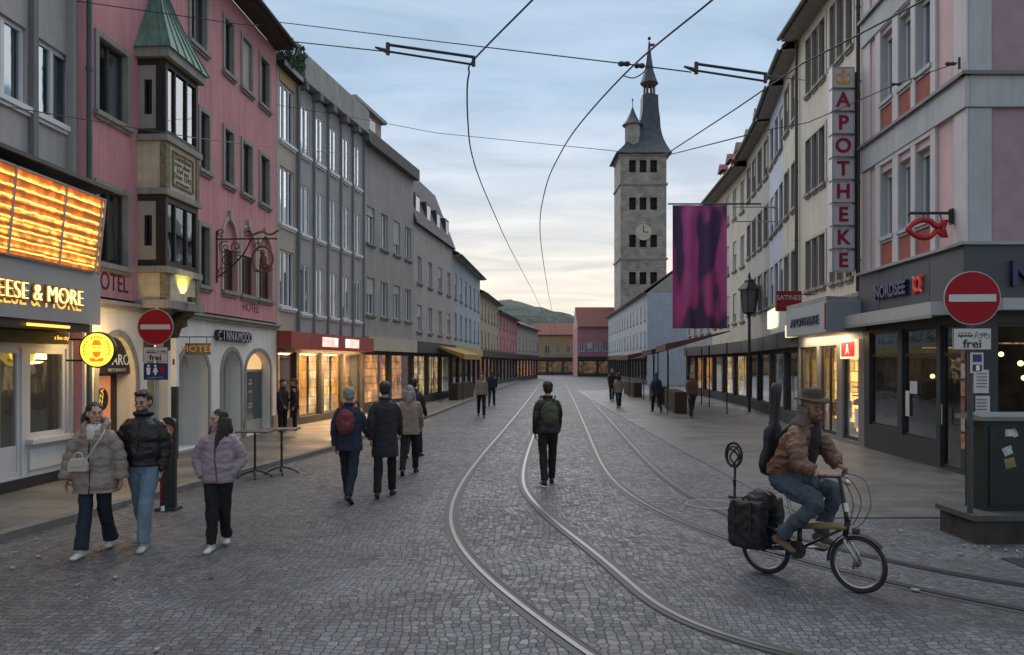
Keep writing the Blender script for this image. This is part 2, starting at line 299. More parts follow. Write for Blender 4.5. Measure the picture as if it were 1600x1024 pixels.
def cobble():
    m = bpy.data.materials.new('cobble setts'); m.use_nodes = True; t = m.node_tree; n = t.nodes; l = t.links; bs = n['Principled BSDF']
    co = n.new('ShaderNodeTexCoord')
    w = n.new('ShaderNodeTexNoise'); w.inputs['Scale'].default_value = .55; w.inputs['Detail'].default_value = 2; l.new(co.outputs['Object'], w.inputs[0])
    sb = n.new('ShaderNodeVectorMath'); sb.operation = 'SUBTRACT'; sb.inputs[1].default_value = (.5, .5, .5); l.new(w.outputs['Color'], sb.inputs[0])
    ma = n.new('ShaderNodeVectorMath'); ma.operation = 'MULTIPLY_ADD'; ma.inputs[1].default_value = (.55, .55, 0); l.new(sb.outputs[0], ma.inputs[0]); l.new(co.outputs['Object'], ma.inputs[2])
    def vor(feat):
        v = n.new('ShaderNodeTexVoronoi'); v.voronoi_dimensions = '2D'; v.feature = feat; v.inputs['Scale'].default_value = 13.5; v.inputs['Randomness'].default_value = .5; l.new(ma.outputs[0], v.inputs['Vector']); return v
    e = vor('DISTANCE_TO_EDGE'); c = vor('F1')
    jm = n.new('ShaderNodeMapRange'); jm.interpolation_type = 'SMOOTHSTEP'; jm.inputs[1].default_value = .015; jm.inputs[2].default_value = .11; l.new(e.outputs['Distance'], jm.inputs[0])
    big = n.new('ShaderNodeTexNoise'); big.inputs['Scale'].default_value = .55; big.inputs['Detail'].default_value = 9; big.inputs['Roughness'].default_value = .62; big.inputs['Distortion'].default_value = .8; l.new(co.outputs['Object'], big.inputs[0])
    fine = n.new('ShaderNodeTexNoise'); fine.inputs['Scale'].default_value = 45; fine.inputs['Detail'].default_value = 5; l.new(co.outputs['Object'], fine.inputs[0])
    sp = n.new('ShaderNodeSeparateColor'); l.new(c.outputs['Color'], sp.inputs[0])
    mr = n.new('ShaderNodeMapRange'); mr.inputs[3].default_value = .62; mr.inputs[4].default_value = 1.25; l.new(sp.outputs[0], mr.inputs[0])
    m2 = n.new('ShaderNodeMapRange'); m2.inputs[1].default_value = .3; m2.inputs[2].default_value = .7; m2.inputs[3].default_value = .55; m2.inputs[4].default_value = 1.45; l.new(big.outputs[0], m2.inputs[0])
    m3 = n.new('ShaderNodeMapRange'); m3.inputs[1].default_value = .3; m3.inputs[2].default_value = .7; m3.inputs[3].default_value = .75; m3.inputs[4].default_value = 1.25; l.new(fine.outputs[0], m3.inputs[0])
    x = n.new('ShaderNodeMath'); x.operation = 'MULTIPLY'; l.new(mr.outputs[0], x.inputs[0]); l.new(m2.outputs[0], x.inputs[1])
    y = n.new('ShaderNodeMath'); y.operation = 'MULTIPLY'; l.new(x.outputs[0], y.inputs[0]); l.new(m3.outputs[0], y.inputs[1])
    vs = n.new('ShaderNodeVectorMath'); vs.operation = 'SCALE'; vs.inputs[0].default_value = COB; l.new(y.outputs[0], vs.inputs['Scale'])
    mx = n.new('ShaderNodeMix'); mx.data_type = 'RGBA'; mx.inputs[6].default_value = (.022, .022, .023, 1); l.new(jm.outputs[0], mx.inputs[0]); l.new(vs.outputs[0], mx.inputs[7]); l.new(mx.outputs[2], bs.inputs['Base Color'])
    rr = n.new('ShaderNodeMapRange'); rr.inputs[3].default_value = .44; rr.inputs[4].default_value = .78; l.new(sp.outputs[1], rr.inputs[0]); l.new(rr.outputs[0], bs.inputs['Roughness'])
    hh = n.new('ShaderNodeMath'); hh.operation = 'MULTIPLY_ADD'; hh.inputs[1].default_value = .22; l.new(fine.outputs[0], hh.inputs[0]); l.new(jm.outputs[0], hh.inputs[2])
    h2 = n.new('ShaderNodeMath'); h2.operation = 'MULTIPLY_ADD'; h2.inputs[1].default_value = .5; l.new(sp.outputs[2], h2.inputs[0]); l.new(hh.outputs[0], h2.inputs[2])
    bp = n.new('ShaderNodeBump'); bp.inputs['Strength'].default_value = .6; bp.inputs['Distance'].default_value = .011; l.new(h2.outputs[0], bp.inputs['Height']); l.new(bp.outputs[0], bs.inputs['Normal'])
    return m
COB = (.092, .098, .112)
# ------------------------------------------------------------------ ground
g = MB().quad((-1500, -60, 0), (1500, -60, 0), (1500, 2500, 0), (-1500, 2500, 0)).build('ground', M('far ground', (.09, .09, .09)), loc=(0, 0, -.02)); tag(g, 'ground beyond the streets', None, kind='structure')
street_m = cobble()
st = MB().quad((-30, -20, 0), (30, -20, 0), (30, 170, 0), (-30, 170, 0)).build('street', street_m); tag(st, 'grey cobbled street with tram tracks', None, kind='structure')
slab_l = tiles('pale paving slabs', (.16, .145, .125), (.12, .112, .10), .9, .6, (.05, .045, .04), .012, .62, .4, wet=.28, rot=R(8))
LS = [(-6.9, 2), (-6.1, 9.16), (-5.6, 12.2), (-4.45, 18.4), (-4.0, 24), (-3.2, 31), (-2.6, 40), (-1.2, 60), (1, 90)]
RS = [(4.9, 60), (4.5, 40), (4.2, 25), (4.05, 18), (4.0, 10.4)]
mb = MB()
for (a, b) in zip(LS, LS[1:]):
    mb.quad((a[0], a[1], .10), (b[0], b[1], .10), (b[0] - 12, b[1], .15), (a[0] - 12, a[1], .15)); mb.quad((a[0], a[1], 0.0), (b[0], b[1], 0), (b[0], b[1], .1), (a[0], a[1], .1))
lp = mb.build('pavement', slab_l); tag(lp, 'pale slab pavement in front of the pink hotel', None, kind='structure')
slab_r = tiles('wet stone slabs', (.10, .098, .096), (.07, .07, .07), .6, .4, (.03, .03, .03), .01, .62, .3, wet=.22)
mb = MB()
for (a, b) in zip(RS, RS[1:]):
    mb.quad((a[0], a[1], .012), (b[0], b[1], .012), (b[0] + 14, b[1], .03), (a[0] + 14, a[1], .03)); mb.quad((a[0], a[1], -.005), (b[0], b[1], -.005), (b[0], b[1], .012), (a[0], a[1], .012))
mb.quad((4.0, 10.4, -.005), (18, 10.4, -.005), (18, 10.4, .03), (4.0, 10.4, .012))
rp = mb.build('pavement', slab_r); tag(rp, 'wet grey slab pavement in front of the pharmacy and the fish restaurant', None, kind='structure')
# kerb stones along the left pavement
mb = MB()
for (a, b) in zip(LS, LS[1:]):
    d = (Vector(b) - Vector(a)); nseg = max(1, int(d.length / 1.0)); q = d / nseg; nn = Vector((q.y, -q.x)).normalized() * .12
    for i in range(nseg):
        p = Vector(a) + q * i + q.normalized() * .006; r = Vector(a) + q * (i + 1) - q.normalized() * .006
        mb.loft([[(p.x + nn.x, p.y + nn.y, -.01), (p.x + nn.x, p.y + nn.y, .095), (p.x - nn.x * .2, p.y - nn.y * .2, .106), (p.x - nn.x * .2, p.y - nn.y * .2, -.01)], [(r.x + nn.x, r.y + nn.y, -.01), (r.x + nn.x, r.y + nn.y, .095), (r.x - nn.x * .2, r.y - nn.y * .2, .106), (r.x - nn.x * .2, r.y - nn.y * .2, -.01)]])
kb = mb.build('kerb', M('kerb stone', (.15, .145, .135), .75, .2, 3, .4, 40)); tag(kb, 'low stone kerb of the left pavement', None, kind='structure')
# ------------------------------------------------------------------ tram tracks
rail_m = M('polished rail steel', (.15, .155, .165), .38, .15, 5, 0, metal=.9); groove_m = M('rail groove', (.02, .02, .021), .55, .2, 9)
bed_m = M('asphalt beside rail', (.05, .051, .054), .6, .2, 7, .4, 60)
def ribbon(mb, pts, o0, o1, z):
    for i in range(len(pts) - 1):
        def nrm(j):
            a = pts[max(j - 1, 0)]; b = pts[min(j + 1, len(pts) - 1)]; d = (b - a).normalized(); return Vector((d.y, -d.x))
        a, b = pts[i], pts[i + 1]; na, nb = nrm(i), nrm(i + 1)
        mb.quad((*(a + na * o0), z), (*(a + na * o1), z), (*(b + nb * o1), z), (*(b + nb * o0), z))
def track(label, rails, rail_m):
    t = thing('tram_track', label, 'tram track', (rails[0][0][0], rails[0][0][1], 0))
    o0 = Vector((rails[0][0][0], rails[0][0][1], 0))
    for rl, sgn in zip(rails, (1, -1)):
        P = smooth_pts([(x - o0.x, y - o0.y, 0) for x, y in rl], 12); P = [p.to_2d() for p in P]
        for _ in range(60): P = [P[0]] + [P[i] * .5 + (P[i - 1] + P[i + 1]) * .25 for i in range(1, len(P) - 1)] + [P[-1]]
        mb = MB(); mb.cur = 0; ribbon(mb, P, -.10, .10, .004); mb.cur = 1; ribbon(mb, P, -.023, .023, .0125); mb.cur = 0; ribbon(mb, P, sgn * .072, sgn * .088, .0122)
        mb.cur = 2; ribbon(mb, P, sgn * .025, sgn * .070, .0085); mb.build('rail', [bed_m, rail_m, groove_m], t)
rail_d = M('dull rail steel', (.10, .10, .105), .4, .2, 5, 0, metal=.7)
track('tram track curving out of the street towards the camera', [[(2.0, 3.0), (1.35, 4.0), (.74, 5.1), (.30, 6.1), (-.10, 7.1), (-.46, 8.2), (-.76, 9.6), (-.90, 11.3), (-.88, 14), (-.6, 19), (-.2, 25), (1.0, 45), (3.5, 90)],
      [(5.6, 3.3), (4.0, 4.1), (2.75, 4.95), (1.95, 5.58), (1.50, 6.1), (1.24, 6.7), (1.10, 7.5), (.88, 8.7), (.55, 10.2), (.28, 12), (.16, 14), (.42, 19), (.8, 25), (2.0, 45), (4.5, 90)]], rail_m)
track('tram track branching off to the right behind the cyclist', [[(8.0, 4.0), (5.9, 5.25), (4.4, 6.42), (3.65, 7.25), (3.0, 8.25), (2.45, 9.4), (2.05, 10.9), (1.85, 12.5), (1.8, 15), (2.1, 20), (2.4, 25), (3.6, 45), (6.1, 90)],
      [(8.5, 5.3), (6.4, 6.3), (4.8, 7.25), (4.05, 8.1), (3.45, 9.2), (3.05, 10.4), (2.82, 12), (2.8, 15), (3.1, 20), (3.4, 25), (4.6, 45), (7.1, 90)]], rail_d)
# ================================================================== buildings
def body(B, zt, D, wm, z0=0, left=True, right=True, name='side_wall'):
    L_ = B.L; mb = MB()
    if left: mb.quad((0, 0, z0), (0, 0, zt), (0, D, zt), (0, D, z0))
    if right: mb.quad((L_, 0, z0), (L_, D, z0), (L_, D, zt), (L_, 0, zt))
    mb.quad((0, D, z0), (0, D, zt), (L_, D, zt), (L_, D, z0)); mb.build(name, wm, B.root)
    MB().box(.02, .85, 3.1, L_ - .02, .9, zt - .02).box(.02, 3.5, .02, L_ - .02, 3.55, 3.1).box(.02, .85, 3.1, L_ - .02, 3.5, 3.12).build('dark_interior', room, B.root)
def gable(B, ze, D, zr, rm, over=.5, th=.14, gut=True, gutm=None, u0=0, u1=None, sm=None):
    u1 = B.L if u1 is None else u1; sl = (zr - ze) / (D / 2 + over * .0 + .0001); y0 = -over; z0 = ze
    yr = D / 2; mb = MB()
    mb.loft([[(u, y0, z0), (u, y0, z0 + th), (u, yr, zr + th), (u, D + .3, z0 + th), (u, D + .3, z0), (u, yr, zr)] for u in (u0, u1)])
    r = mb.build('roof', rm, B.root)
    s = MB().box(u0, y0 + .02, z0 - .035, u1, .0, z0 - .003).build('eave', sm or soffit, B.root)
    if gut:
        n = 8; P = [(y0 - .07 + .075 * math.cos(PI + PI * i / n), z0 + .06 + .075 * math.sin(PI + PI * i / n)) for i in range(n + 1)]
        P += [(y0 - .07 + .06 * math.cos(2 * PI - PI * i / n), z0 + .06 + .06 * math.sin(2 * PI - PI * i / n)) for i in range(n + 1)]
        MB().loft([[(u, a, b) for a, b in P] for u in (u0 + .01, u1 - .01)]).build('gutter', gutm or zinc, B.root)
    g_ = MB()
    for u in (u0, u1): g_.prism([(0.0, ze - .01), (yr, zr - .02), (D, ze - .01)], u - .06 if u else u + .002, u - .002 if u else u + .06, 'x')
    g_.build('gable', MATS.get('gable plaster') or M('gable plaster', (.32, .3, .27), streak=.2), B.root)
    return r
def downpipe(B, u, z0, z1, m=zinc, y=-.09):
    mb = MB(); mb.tube([(u, y, z0), (u, y, z1)], .05, 10)
    z = z0 + .5
    while z < z1: mb.tube([(u, y, z), (u, y, z + .06)], .062, 10); z += 2.2
    mb.build('downpipe', m, B.root, smooth=False)
# ------------------------------------------------------------------ pink hotel
pink = M('pink plaster', (.55, .265, .285), .92, .10, .9, .25, 120, streak=.24)
white_plaster = M('white plaster', (.70, .69, .66), .9, .09, 1, .2, 100, streak=.16)
grey_stone = M('grey arch stone', (.25, .24, .225), .85, .15, 4, .3, 70, streak=.2)
P = Facade('pink_hotel', 'pink plastered hotel with green copper oriel roof and white arched ground floor', 'building', (-7.525, 13.45), (-7.09, 23.1))
U = lambda px: P.U(px)
PZ = 3.22
rows = []
def pw(a, b, z0, z1, **k):
    rows.append((U(a), U(b), z0, z1)); return (U(a), U(b), z0, z1)
wl = []
for a, b in ((152, 198), (312, 326), (350, 364), (378, 393), (406, 420)): wl.append(pw(a, b, 6.68, 8.05))
for a, b in ((152, 198), (297, 322), (350, 364), (378, 393), (406, 420)): wl.append(pw(a, b, 9.5, 10.85))
wl.append(pw(152, 198, 3.95, 5.35)); wl.append(pw(312, 326, 3.95, 5.35))
arcs = [(U(348), U(369)), (U(376), U(398)), (U(403), U(424))]
ah = [(a, b, 3.95, 5.75) for a, b in arcs]
mb = MB(); wall(mb, 0, P.L, PZ + .1, 11.5, wl + ah); mb.build('upper_wall', pink, P.root)
mb = MB()
for a, b, c, d in ah: mb.cur = 0; arch(mb, a, b, 5.2, 5.75); 
for a, b, c, d in ah:
    mb.cur = 0; mb.quad((a, .06, 5.02), (b, .06, 5.02), (b, .06, 5.75), (a, .06, 5.75))
mb.build('arch_heads', pink, P.root)
for a, b, c, d in ah:
    arch_band(a, b, 3.95, 5.2, 5.75, .1, .04).build('arch_surround', M('pale arch stone', (.42, .36, .31), .85, .12, 4, .3, 60), P.root)
    MB().prism([((a + b) / 2 - .07, 5.74), ((a + b) / 2 + .07, 5.74), ((a + b) / 2 + .11, 6.0), ((a + b) / 2 - .11, 6.0)], -.08, -.002).build('keystone', MATS['pale arch stone'], P.root)
    window(P, a, b, 3.95, 5.0, brown_frame, pane_dark, nv=2, sill=grey_stone, dep=.1)
for i, (a, b, c, d) in enumerate(wl):
    window(P, a, b, c, d, white_frame if (b - a) < .5 and i % 3 == 0 else dark_frame, pane_dark if i % 2 else pane, nv=2 if b - a > .5 else 1, sur=.09, sm=stone, sill=stone, curtain=net if i % 3 == 0 else None, dep=.085, blind=.95 if i in (3 + 5,) else 0)
MB().box(-.03, -.16, PZ - .02, P.L + .02, -.002, PZ + .04).box(-.02, -.10, PZ - .1, P.L + .01, -.003, PZ - .021).build('cornice', stone, P.root)
# ground floor
gar = [(U(152), U(212), 0.15, 1.75, 2.62), (U(277), U(325), .15, 1.85, 2.45), (U(347), U(376), .15, 1.9, 2.42), (U(384), U(422), .15, 1.9, 2.42)]
rect = [(U(230), U(262), .15, 2.45)]
holes = [(a, b, c, e) for a, b, c, d, e in gar] + rect
mb = MB(); wall(mb, 0, P.L, 0, PZ - .1, holes, t=.45)
for a, b, c, d, e in gar: arch(mb, a, b, d, e, t=.45)
mb.build('ground_floor_wall', white_plaster, P.root)
for a, b, c, d, e in gar: arch_band(a, b, c, d, e, .11, .03).build('arch_surround', grey_stone, P.root)
us = sorted([0, P.L] + [x for h in holes for x in (h[0], h[1])]); mb = MB()
for i in range(0, len(us), 2): mb.box(us[i] + .12 * (i > 0), -.05, 0, us[i + 1] - .12 * (i < len(us) - 2), -.002, .55)
mb.build('plinth', grey_stone, P.root)
warm_in = E('warm shop interior', (1, .42, .12), .5, (.3, .2, .1), .2, 2.2, (.25, .08, .02))
white_in = E('pale shop interior', (.75, .8, .85), .12, (.4, .4, .4), .2, 1.5, (.4, .42, .45))
# restaurant door with poster
a, b, c, d, e = gar[0]
dr = MB().box(a, .38, .15, b, .44, 2.05); o = dr.build('door', M('dark door', (.03, .022, .02), .4), P.root)
MB().prism([((a + b) / 2 + (b - a) / 2 * .99 * math.cos(PI * i / 14), 1.9 + .70 * math.sin(PI * i / 14)) for i in range(15)], .1, .16).build('fascia_board', black, P.root)
text('ARO', .30, white_paint, P.root, (a + (b - a) * .72, .09, 2.16), xs=1.0, ext=.004, name='sign_lettering')
text('RISTORANTE', .09, M('grey lettering', (.4, .4, .4)), P.root, (a + (b - a) * .62, .09, 1.97), xs=1.15, ext=.003, name='sign_lettering')
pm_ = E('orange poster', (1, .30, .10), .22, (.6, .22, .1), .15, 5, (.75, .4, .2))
pf = MB().box(a + .1, .30, .75, a + .72 * (b - a), .34, 1.86).build('poster', pm_, P.root)
mb = MB(); mb.prism([(a + .5 * (b - a) + .19 * math.cos(2 * PI * i / 24), 1.42 + .21 * math.sin(2 * PI * i / 24)) for i in range(24)], .285, .299).build('poster_emblem', black, pf)
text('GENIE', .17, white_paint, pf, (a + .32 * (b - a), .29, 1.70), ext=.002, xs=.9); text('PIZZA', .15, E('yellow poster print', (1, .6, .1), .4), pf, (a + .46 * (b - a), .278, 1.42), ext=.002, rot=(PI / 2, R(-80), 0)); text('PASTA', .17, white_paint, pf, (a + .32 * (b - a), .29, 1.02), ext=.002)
# pale yellow recessed door
a, b, c, d = rect[0]
MB().box(a, .3, .15, b, .34, d).build('door', M('pale yellow door', (.45, .40, .22), .6, .08), P.root)
# arch shop recess
a, b, c, d, e = gar[1]
MB().box(a - .1, 1.2, .1, b + .1, 1.24, e).build('recess_wall', white_plaster, P.root)
MB().box(a - .04, .45, 0, a, 1.2, e).box(b, .45, 0, b + .04, 1.2, e).box(a, .45, e - .0, b, 1.2, e + .03).box(a, .0, .1, b, 1.2, .16).build('recess_side', white_plaster, P.root)
gd = MB().box(a + .1, 1.1, .17, a + .16, 1.16, 2.1).box(a + .72, 1.1, .17, a + .78, 1.16, 2.1).box(a + .161, 1.1, 2.04, a + .719, 1.16, 2.1).box(a + .161, 1.1, .17, a + .719, 1.16, .3).box(a + .161, 1.1, 1.0, a + .719, 1.16, 1.06).build('glass_door', M('grey door frame', (.35, .36, .36), .5), P.root)
MB().box(a + .161, 1.12, .3, a + .719, 1.13, 2.04).build('pane', M('frosted door glass', (.2, .23, .25), .15, .1, 1, 0), gd)
a, b, c, d, e = gar[2]
MB().box(a, .4, .12, b, .44, e).build('door', M('pale grey door', (.30, .31, .31), .5, .06), P.root)
MB().box(a + .08, .39, .3, a + (b - a) * .45, .399, 2.0).build('door_glass', M('dark door glass', (.05, .06, .065), .1, .1, 1, 0), P.root)
a, b, c, d, e = gar[3]
sw = MB().box(a, .22, .15, a + .06, .28, e).box(b - .06, .22, .15, b, .28, e).box(a + .06, .22, .15, b - .06, .28, .5).box(a + .06, .22, 1.86, b - .06, .28, 1.92).build('shop_window', M('grey door frame', (0, 0, 0)), P.root)
MB().box(a + .06, .24, .5, b - .06, .245, 1.86).build('pane', M('dark shop pane', (.06, .075, .085), .08, .2, 1, 0), sw)
MB().prism([((a + b) / 2 + (b - a) / 2 * math.cos(PI * i / 14), 1.93 + (e - 1.93) * math.sin(PI * i / 14)) for i in range(15)], .235, .25).build('fanlight', E('warm fanlight', (1, .6, .25), .55, (.5, .4, .2)), sw)
for zz, tx in ((1.62, 'THE'), (1.52, 'SWEET'), (1.30, 'ROLL'), (.95, 'OPEN'), (.86, 'DAILY')): text(tx, .085, white_paint, sw, ((a + b) / 2, .232, zz), ext=.002, xs=1.3)
# CINNAMOO(D) letters
for i, chh in enumerate('CINNAMOOD'):
    uu = U(334) + (U(386) - U(334)) * (i + .5) / 8.6
    text(chh, .36, M('plum letter side', (.035, .028, .06), .4), P.root, (uu, -.055, 2.78), ext=.05, off=.012, name='sign_letter', xs=.95)
    text(chh, .32, M('pale letter face', (.45, .44, .5), .4), P.root, (uu, -.109, 2.78), ext=.003, name='sign_letter_face', xs=.85)
# painted HOTEL
text('HOTEL', .46, M('painted dark red letters', (.10, .022, .03)), P.root, (U(172), -.006, 3.60), ext=.003, xs=.85, name='painted_lettering')
text('HOTEL', .34, M('painted dull red letters', (.20, .05, .06)), P.root, (U(392), -.006, 3.62), ext=.003, xs=1.1, name='painted_lettering')
body(P, 11.5, 9, pink); gable(P, 11.55, 9, 16, tile_brown, over=.55, sm=M('dark eave boards', (.06, .045, .04), .8), gutm=metal_dark)
downpipe(P, .06, .15, 11.5, M('blue grey downpipe', (.06, .085, .10), .5, .1, metal=.2)); 
MB().tube([(U(141), -.03, 4.8), (U(141), -.03, 7.1)], .012, 6).build('cable_conduit', metal_dark, P.root)
# the oriel
ou0 = U(215); of = Vector((-6.93, 15.25)); pr = .57
ou1 = ou0 + 1.42
copper = M('green copper sheet', (.13, .235, .19), .55, .14, 2.5, .1, 30, streak=.35)
darkwood = M('dark carved wood', (.028, .021, .019), .6, .3, 7, .5, 50)
panelstone = M('oriel cream stone', (.52, .47, .34), .85, .15, 5, .5, 40, streak=.15)
panelgrey = M('oriel grey panel', (.30, .275, .25), .85, .1, 3, .2, 60)
ori = MB()
def ring(z, o, uo=0): return [(ou0 - o + uo, .0, z), (ou0 - o, -pr - o, z), (ou1 + o, -pr - o, z), (ou1 + o, .0, z)]
oroot = P.root
for nm, z0, z1, o, m in (('oriel_base', 3.2, 3.36, .10, stone), ('oriel_lower_panel', 3.361, 3.9, 0, panelstone), ('oriel_ledge', 3.901, 4.03, .07, stone), ('oriel_ledge', 5.46, 5.58, .06, stone), ('oriel_inscription_panel', 5.581, 6.52, 0, panelstone), ('oriel_ledge', 6.521, 6.64, .07, stone), ('oriel_cornice', 8.16, 8.34, .12, stone)):
    MB().loft([ring(z0, o), ring(z1, o)]).build(nm, m, oroot)
for z0, z1 in ((4.031, 5.459), (6.641, 8.159)):
    fr = MB(); w = .09
    for u in (ou0, ou1 - w): fr.box(u, -pr, z0, u + w, -pr + .12, z1)
    for u in (ou0 + .40, ou0 + .90): fr.box(u, -pr + .01, z0 + .12, u + .05, -pr + .1, z1 - .14)
    fr.box(ou0 + w, -pr + .004, z0, ou1 - w, -pr + .1, z0 + .12).box(ou0 + w, -pr + .004, z1 - .14, ou1 - w, -pr + .1, z1)
    for s in (ou0, ou1 - .1): fr.box(s + .001, -pr + .121, z0, s + .099, -.001, z0 + .13).box(s + .001, -pr + .121, z1 - .13, s + .099, -.001, z1).box(s + .0015, -pr + .121, z0 + .13, s + .098, -pr + .2, z1 - .13)
    o = fr.build('oriel_window_frame', darkwood, oroot)
    MB().box(ou0 + w, -pr + .05, z0 + .12, ou1 - w, -pr + .056, z1 - .14).build('pane', pane_dark, o)
    MB().box(ou0 + .12, -.3, z0, ou1 - .12, -.28, z1).build('blind', room, o)  # dark sheet for the unlit room behind the glass, shade put into its colour
    for s, q in ((ou0 + .01, ou0 + .09), (ou1 - .09, ou1 - .01)):
        pz = MB(); ya, yb = -pr + .2, -.002; za, zb = z0 + .13, z1 - .13; ws, we = -pr + .28, -.12
        pz.box(s, ya, za, q, ws, zb).box(s, we, za, q, yb, zb).box(s, ws, za, q, we, za + .28).box(s, ws, zb - .28, q, we, zb).build('side_panel', panelgrey, o)
        MB().box(s + .03, ws, za + .28, s + .035, we, zb - .28).build('pane', pane_dark, o)
# decorated posts and inscription
fm2 = M('carved ornament', (.20, .165, .11), .9, .5, 14, .8, 20)
for z0, z1 in ((5.6, 6.5), (3.38, 3.88)):
    MB().box(ou0 - .03, -pr - .03, z0, ou0 + .13, -pr - .001, z1).box(ou0 - .03, -pr - .001, z0, ou0 - .001, -pr + .1, z1).build('carved_pilaster', fm2, oroot); MB().box(ou1 - .13, -pr - .03, z0, ou1, -pr - .001, z1).build('carved_pilaster', fm2, oroot)
MB().box(ou0 + .26, -pr - .035, 5.70, ou1 - .26, -pr - .001, 5.73).box(ou0 + .26, -pr - .035, 6.38, ou1 - .26, -pr - .001, 6.41).box(ou0 + .26, -pr - .034, 5.73, ou0 + .29, -pr - .001, 6.38).box(ou1 - .29, -pr - .034, 5.73, ou1 - .26, -pr - .001, 6.38).build('inscription_frame', fm2, oroot)
for i, tx in enumerate(('Gästehaus', 'zum alten', 'Hof am', 'Dom 1593', 'erneuert')):
    text(tx, .15, M('dark inscription', (.09, .07, .05)), oroot, ((ou0 + ou1) / 2, -pr - .006, 6.30 - i * .125), ext=.003, xs=1.15, name='inscription')
# concave copper roof
cr_ = MB(); rg = []
for i in range(15):
    t = i / 14; s = (1 - t) ** 1.75 * .98 + .02; zz = 8.34 + 2.35 * t ** .92; o = .17; um = (ou0 + ou1) / 2
    rg.append([(um - (um - ou0 + o) * s, .0, zz), (um - (um - ou0 + o) * s, (-pr - o) * s, zz), (um + (ou1 - um + o) * s, (-pr - o) * s, zz), (um + (ou1 - um + o) * s, 0, zz)])
cr_.loft(rg); rf = cr_.build('oriel_roof', copper, oroot)
sm_ = MB()
for k in range(6):
    f = k / 5
    sm_.tube([(Vector(r[1]).lerp(Vector(r[2]), f) + Vector((0, -.012, .004))) for r in rg[:12]], .014, 5)
    if k in (2, 4): sm_.tube([(Vector(r[0]).lerp(Vector(r[1]), f) + Vector((-.012, 0, .004))) for r in rg[:12]], .014, 5)
sm_.build('seam', copper, rf)
# corbel under the oriel
cb_ = MB(); cp = [(0, 3.2), (-.6, 3.2), (-.56, 3.12), (-.42, 3.02), (-.44, 2.9), (-.30, 2.84), (-.24, 2.66), (-.14, 2.6), (-.1, 2.42), (0, 2.36)]
for uu in (ou0 + .22, ou1 - .38): MB().loft([[(uu, a, b) for a, b in cp], [(uu + .18, a, b) for a, b in cp]]).build('corbel', M('dark stone corbel', (.05, .048, .045), .8, .3, 9, .5), oroot)
# yellow uplight on the oriel base
lamp = MB().box(ou0 + .62, -pr - .24, 3.37, ou0 + .80, -pr - .14, 3.47).build('spotlight', metal_dark, P.root)
ld = bpy.data.lights.new('spotlight', 'SPOT'); ld.energy = 15; ld.color = (1, .9, .2); ld.spot_size = R(95); ld.spot_blend = .6; ld.shadow_soft_size = .04
lo = bpy.data.objects.new('spotlight_light', ld); C.objects.link(lo); lo.parent = lamp; lo.location = (ou0 + .71, -pr - .16, 3.49); lo.rotation_euler = (R(180 - 28), 0, 0)
# wrought iron hanging sign
iron = M('wrought iron', (.035, .02, .018), .6, .3, 9)
ws_ = thing('hanging_sign', 'wrought iron tavern sign with scrolls and a gilded figure on the pink hotel wall', 'hanging sign', tuple(P.world(U(338), -.02, 4.9)), P.root.rotation_euler.z - PI / 2); ws_.scale = (.86, .86, .86)
mb = MB(); mb.tube([(0, 0, -.95), (0, 0, .55)], .022, 6).tube([(-.1, 0, .3), (1.75, 0, .3)], .022, 6)
def scroll(c, r0, turns, a0, sgn=1):
    n = 26; return [(c[0] + r0 * (1 - .8 * i / n) * math.cos(a0 + sgn * turns * 2 * PI * i / n), 0, c[1] + r0 * (1 - .8 * i / n) * math.sin(a0 + sgn * turns * 2 * PI * i / n)) for i in range(n + 1)]
for c, r, s in (((.22, .05), .2, 1), ((.55, .08), .17, -1), ((.3, -.32), .18, 1), ((.16, -.62), .15, -1), ((.9, .48), .15, 1), ((1.2, .1), .14, -1), ((.62, -.2), .13, 1), ((.12, .5), .12, -1)): mb.tube(scroll(c, r, 1.3, s * PI / 3, s), .015, 5)
mb.tube(smooth_pts([(0, 0, -.8), (.35, 0, -.55), (.75, 0, -.15), (1.0, 0, .3)], 6), .02, 6)
mb.build('bracket', iron, ws_)
gl_ = M('dull gilding', (.16, .09, .045), .5, .3, 8, metal=.4)
mb = MB(); rr = scroll((1.35, -.25), .33, 1, 0); mb.tube([(1.32 + .30 * math.cos(2 * PI * i / 26), 0, -.28 + .36 * math.sin(2 * PI * i / 26)) for i in range(26)], .03, 6, closed=True)
mb.tube([(1.2, 0, .3), (1.22, 0, .06)], .012, 5).tube([(1.45, 0, .3), (1.43, 0, .06)], .012, 5).tube(smooth_pts([(1.05, 0, .42), (1.3, 0, .5), (1.55, 0, .42), (1.8, 0, .55)], 6), [.03] * 19, 6)
mb.ell((1.32, 0, -.1), (.07, .05, .09)).ell((1.34, 0, -.3), (.11, .06, .16)).ell((1.42, 0, -.48), (.17, .06, .07)).tube([(1.05, 0, -.60), (1.35, 0, -.66), (1.62, 0, -.58)], [.02, .045, .02], 6)
mb.build('figure', gl_, ws_)
# HOTEL flag sign
hs = thing('hotel_sign', 'small dark hotel sign with gold letters hanging from a thin bracket', 'sign', (-6.82, 16.0, 2.3))
k = 16.0 / 1200
MB().box(.02, -.02, -.02, .54, .02, .22).build('board', M('dark blue board', (.02, .02, .035), .4), hs)
text('HOTEL', .19, M('gold letters', (.50, .30, .06), .4), hs, (.28, -.024, .10), ext=.003, xs=1.15)
MB().tube([(-.12, 0, .35), (.64, 0, .35)], .012, 6).tube([(.1, 0, .21), (.1, 0, .35)], .008, 5).tube([(.46, 0, .21), (.46, 0, .35)], .008, 5).tube(scroll((.68, .38), .06, 1.2, -PI / 2), .008, 5).tube([(-.45, 0, .35), (-.12, 0, .35)], .012, 6).build('bracket', iron, hs)
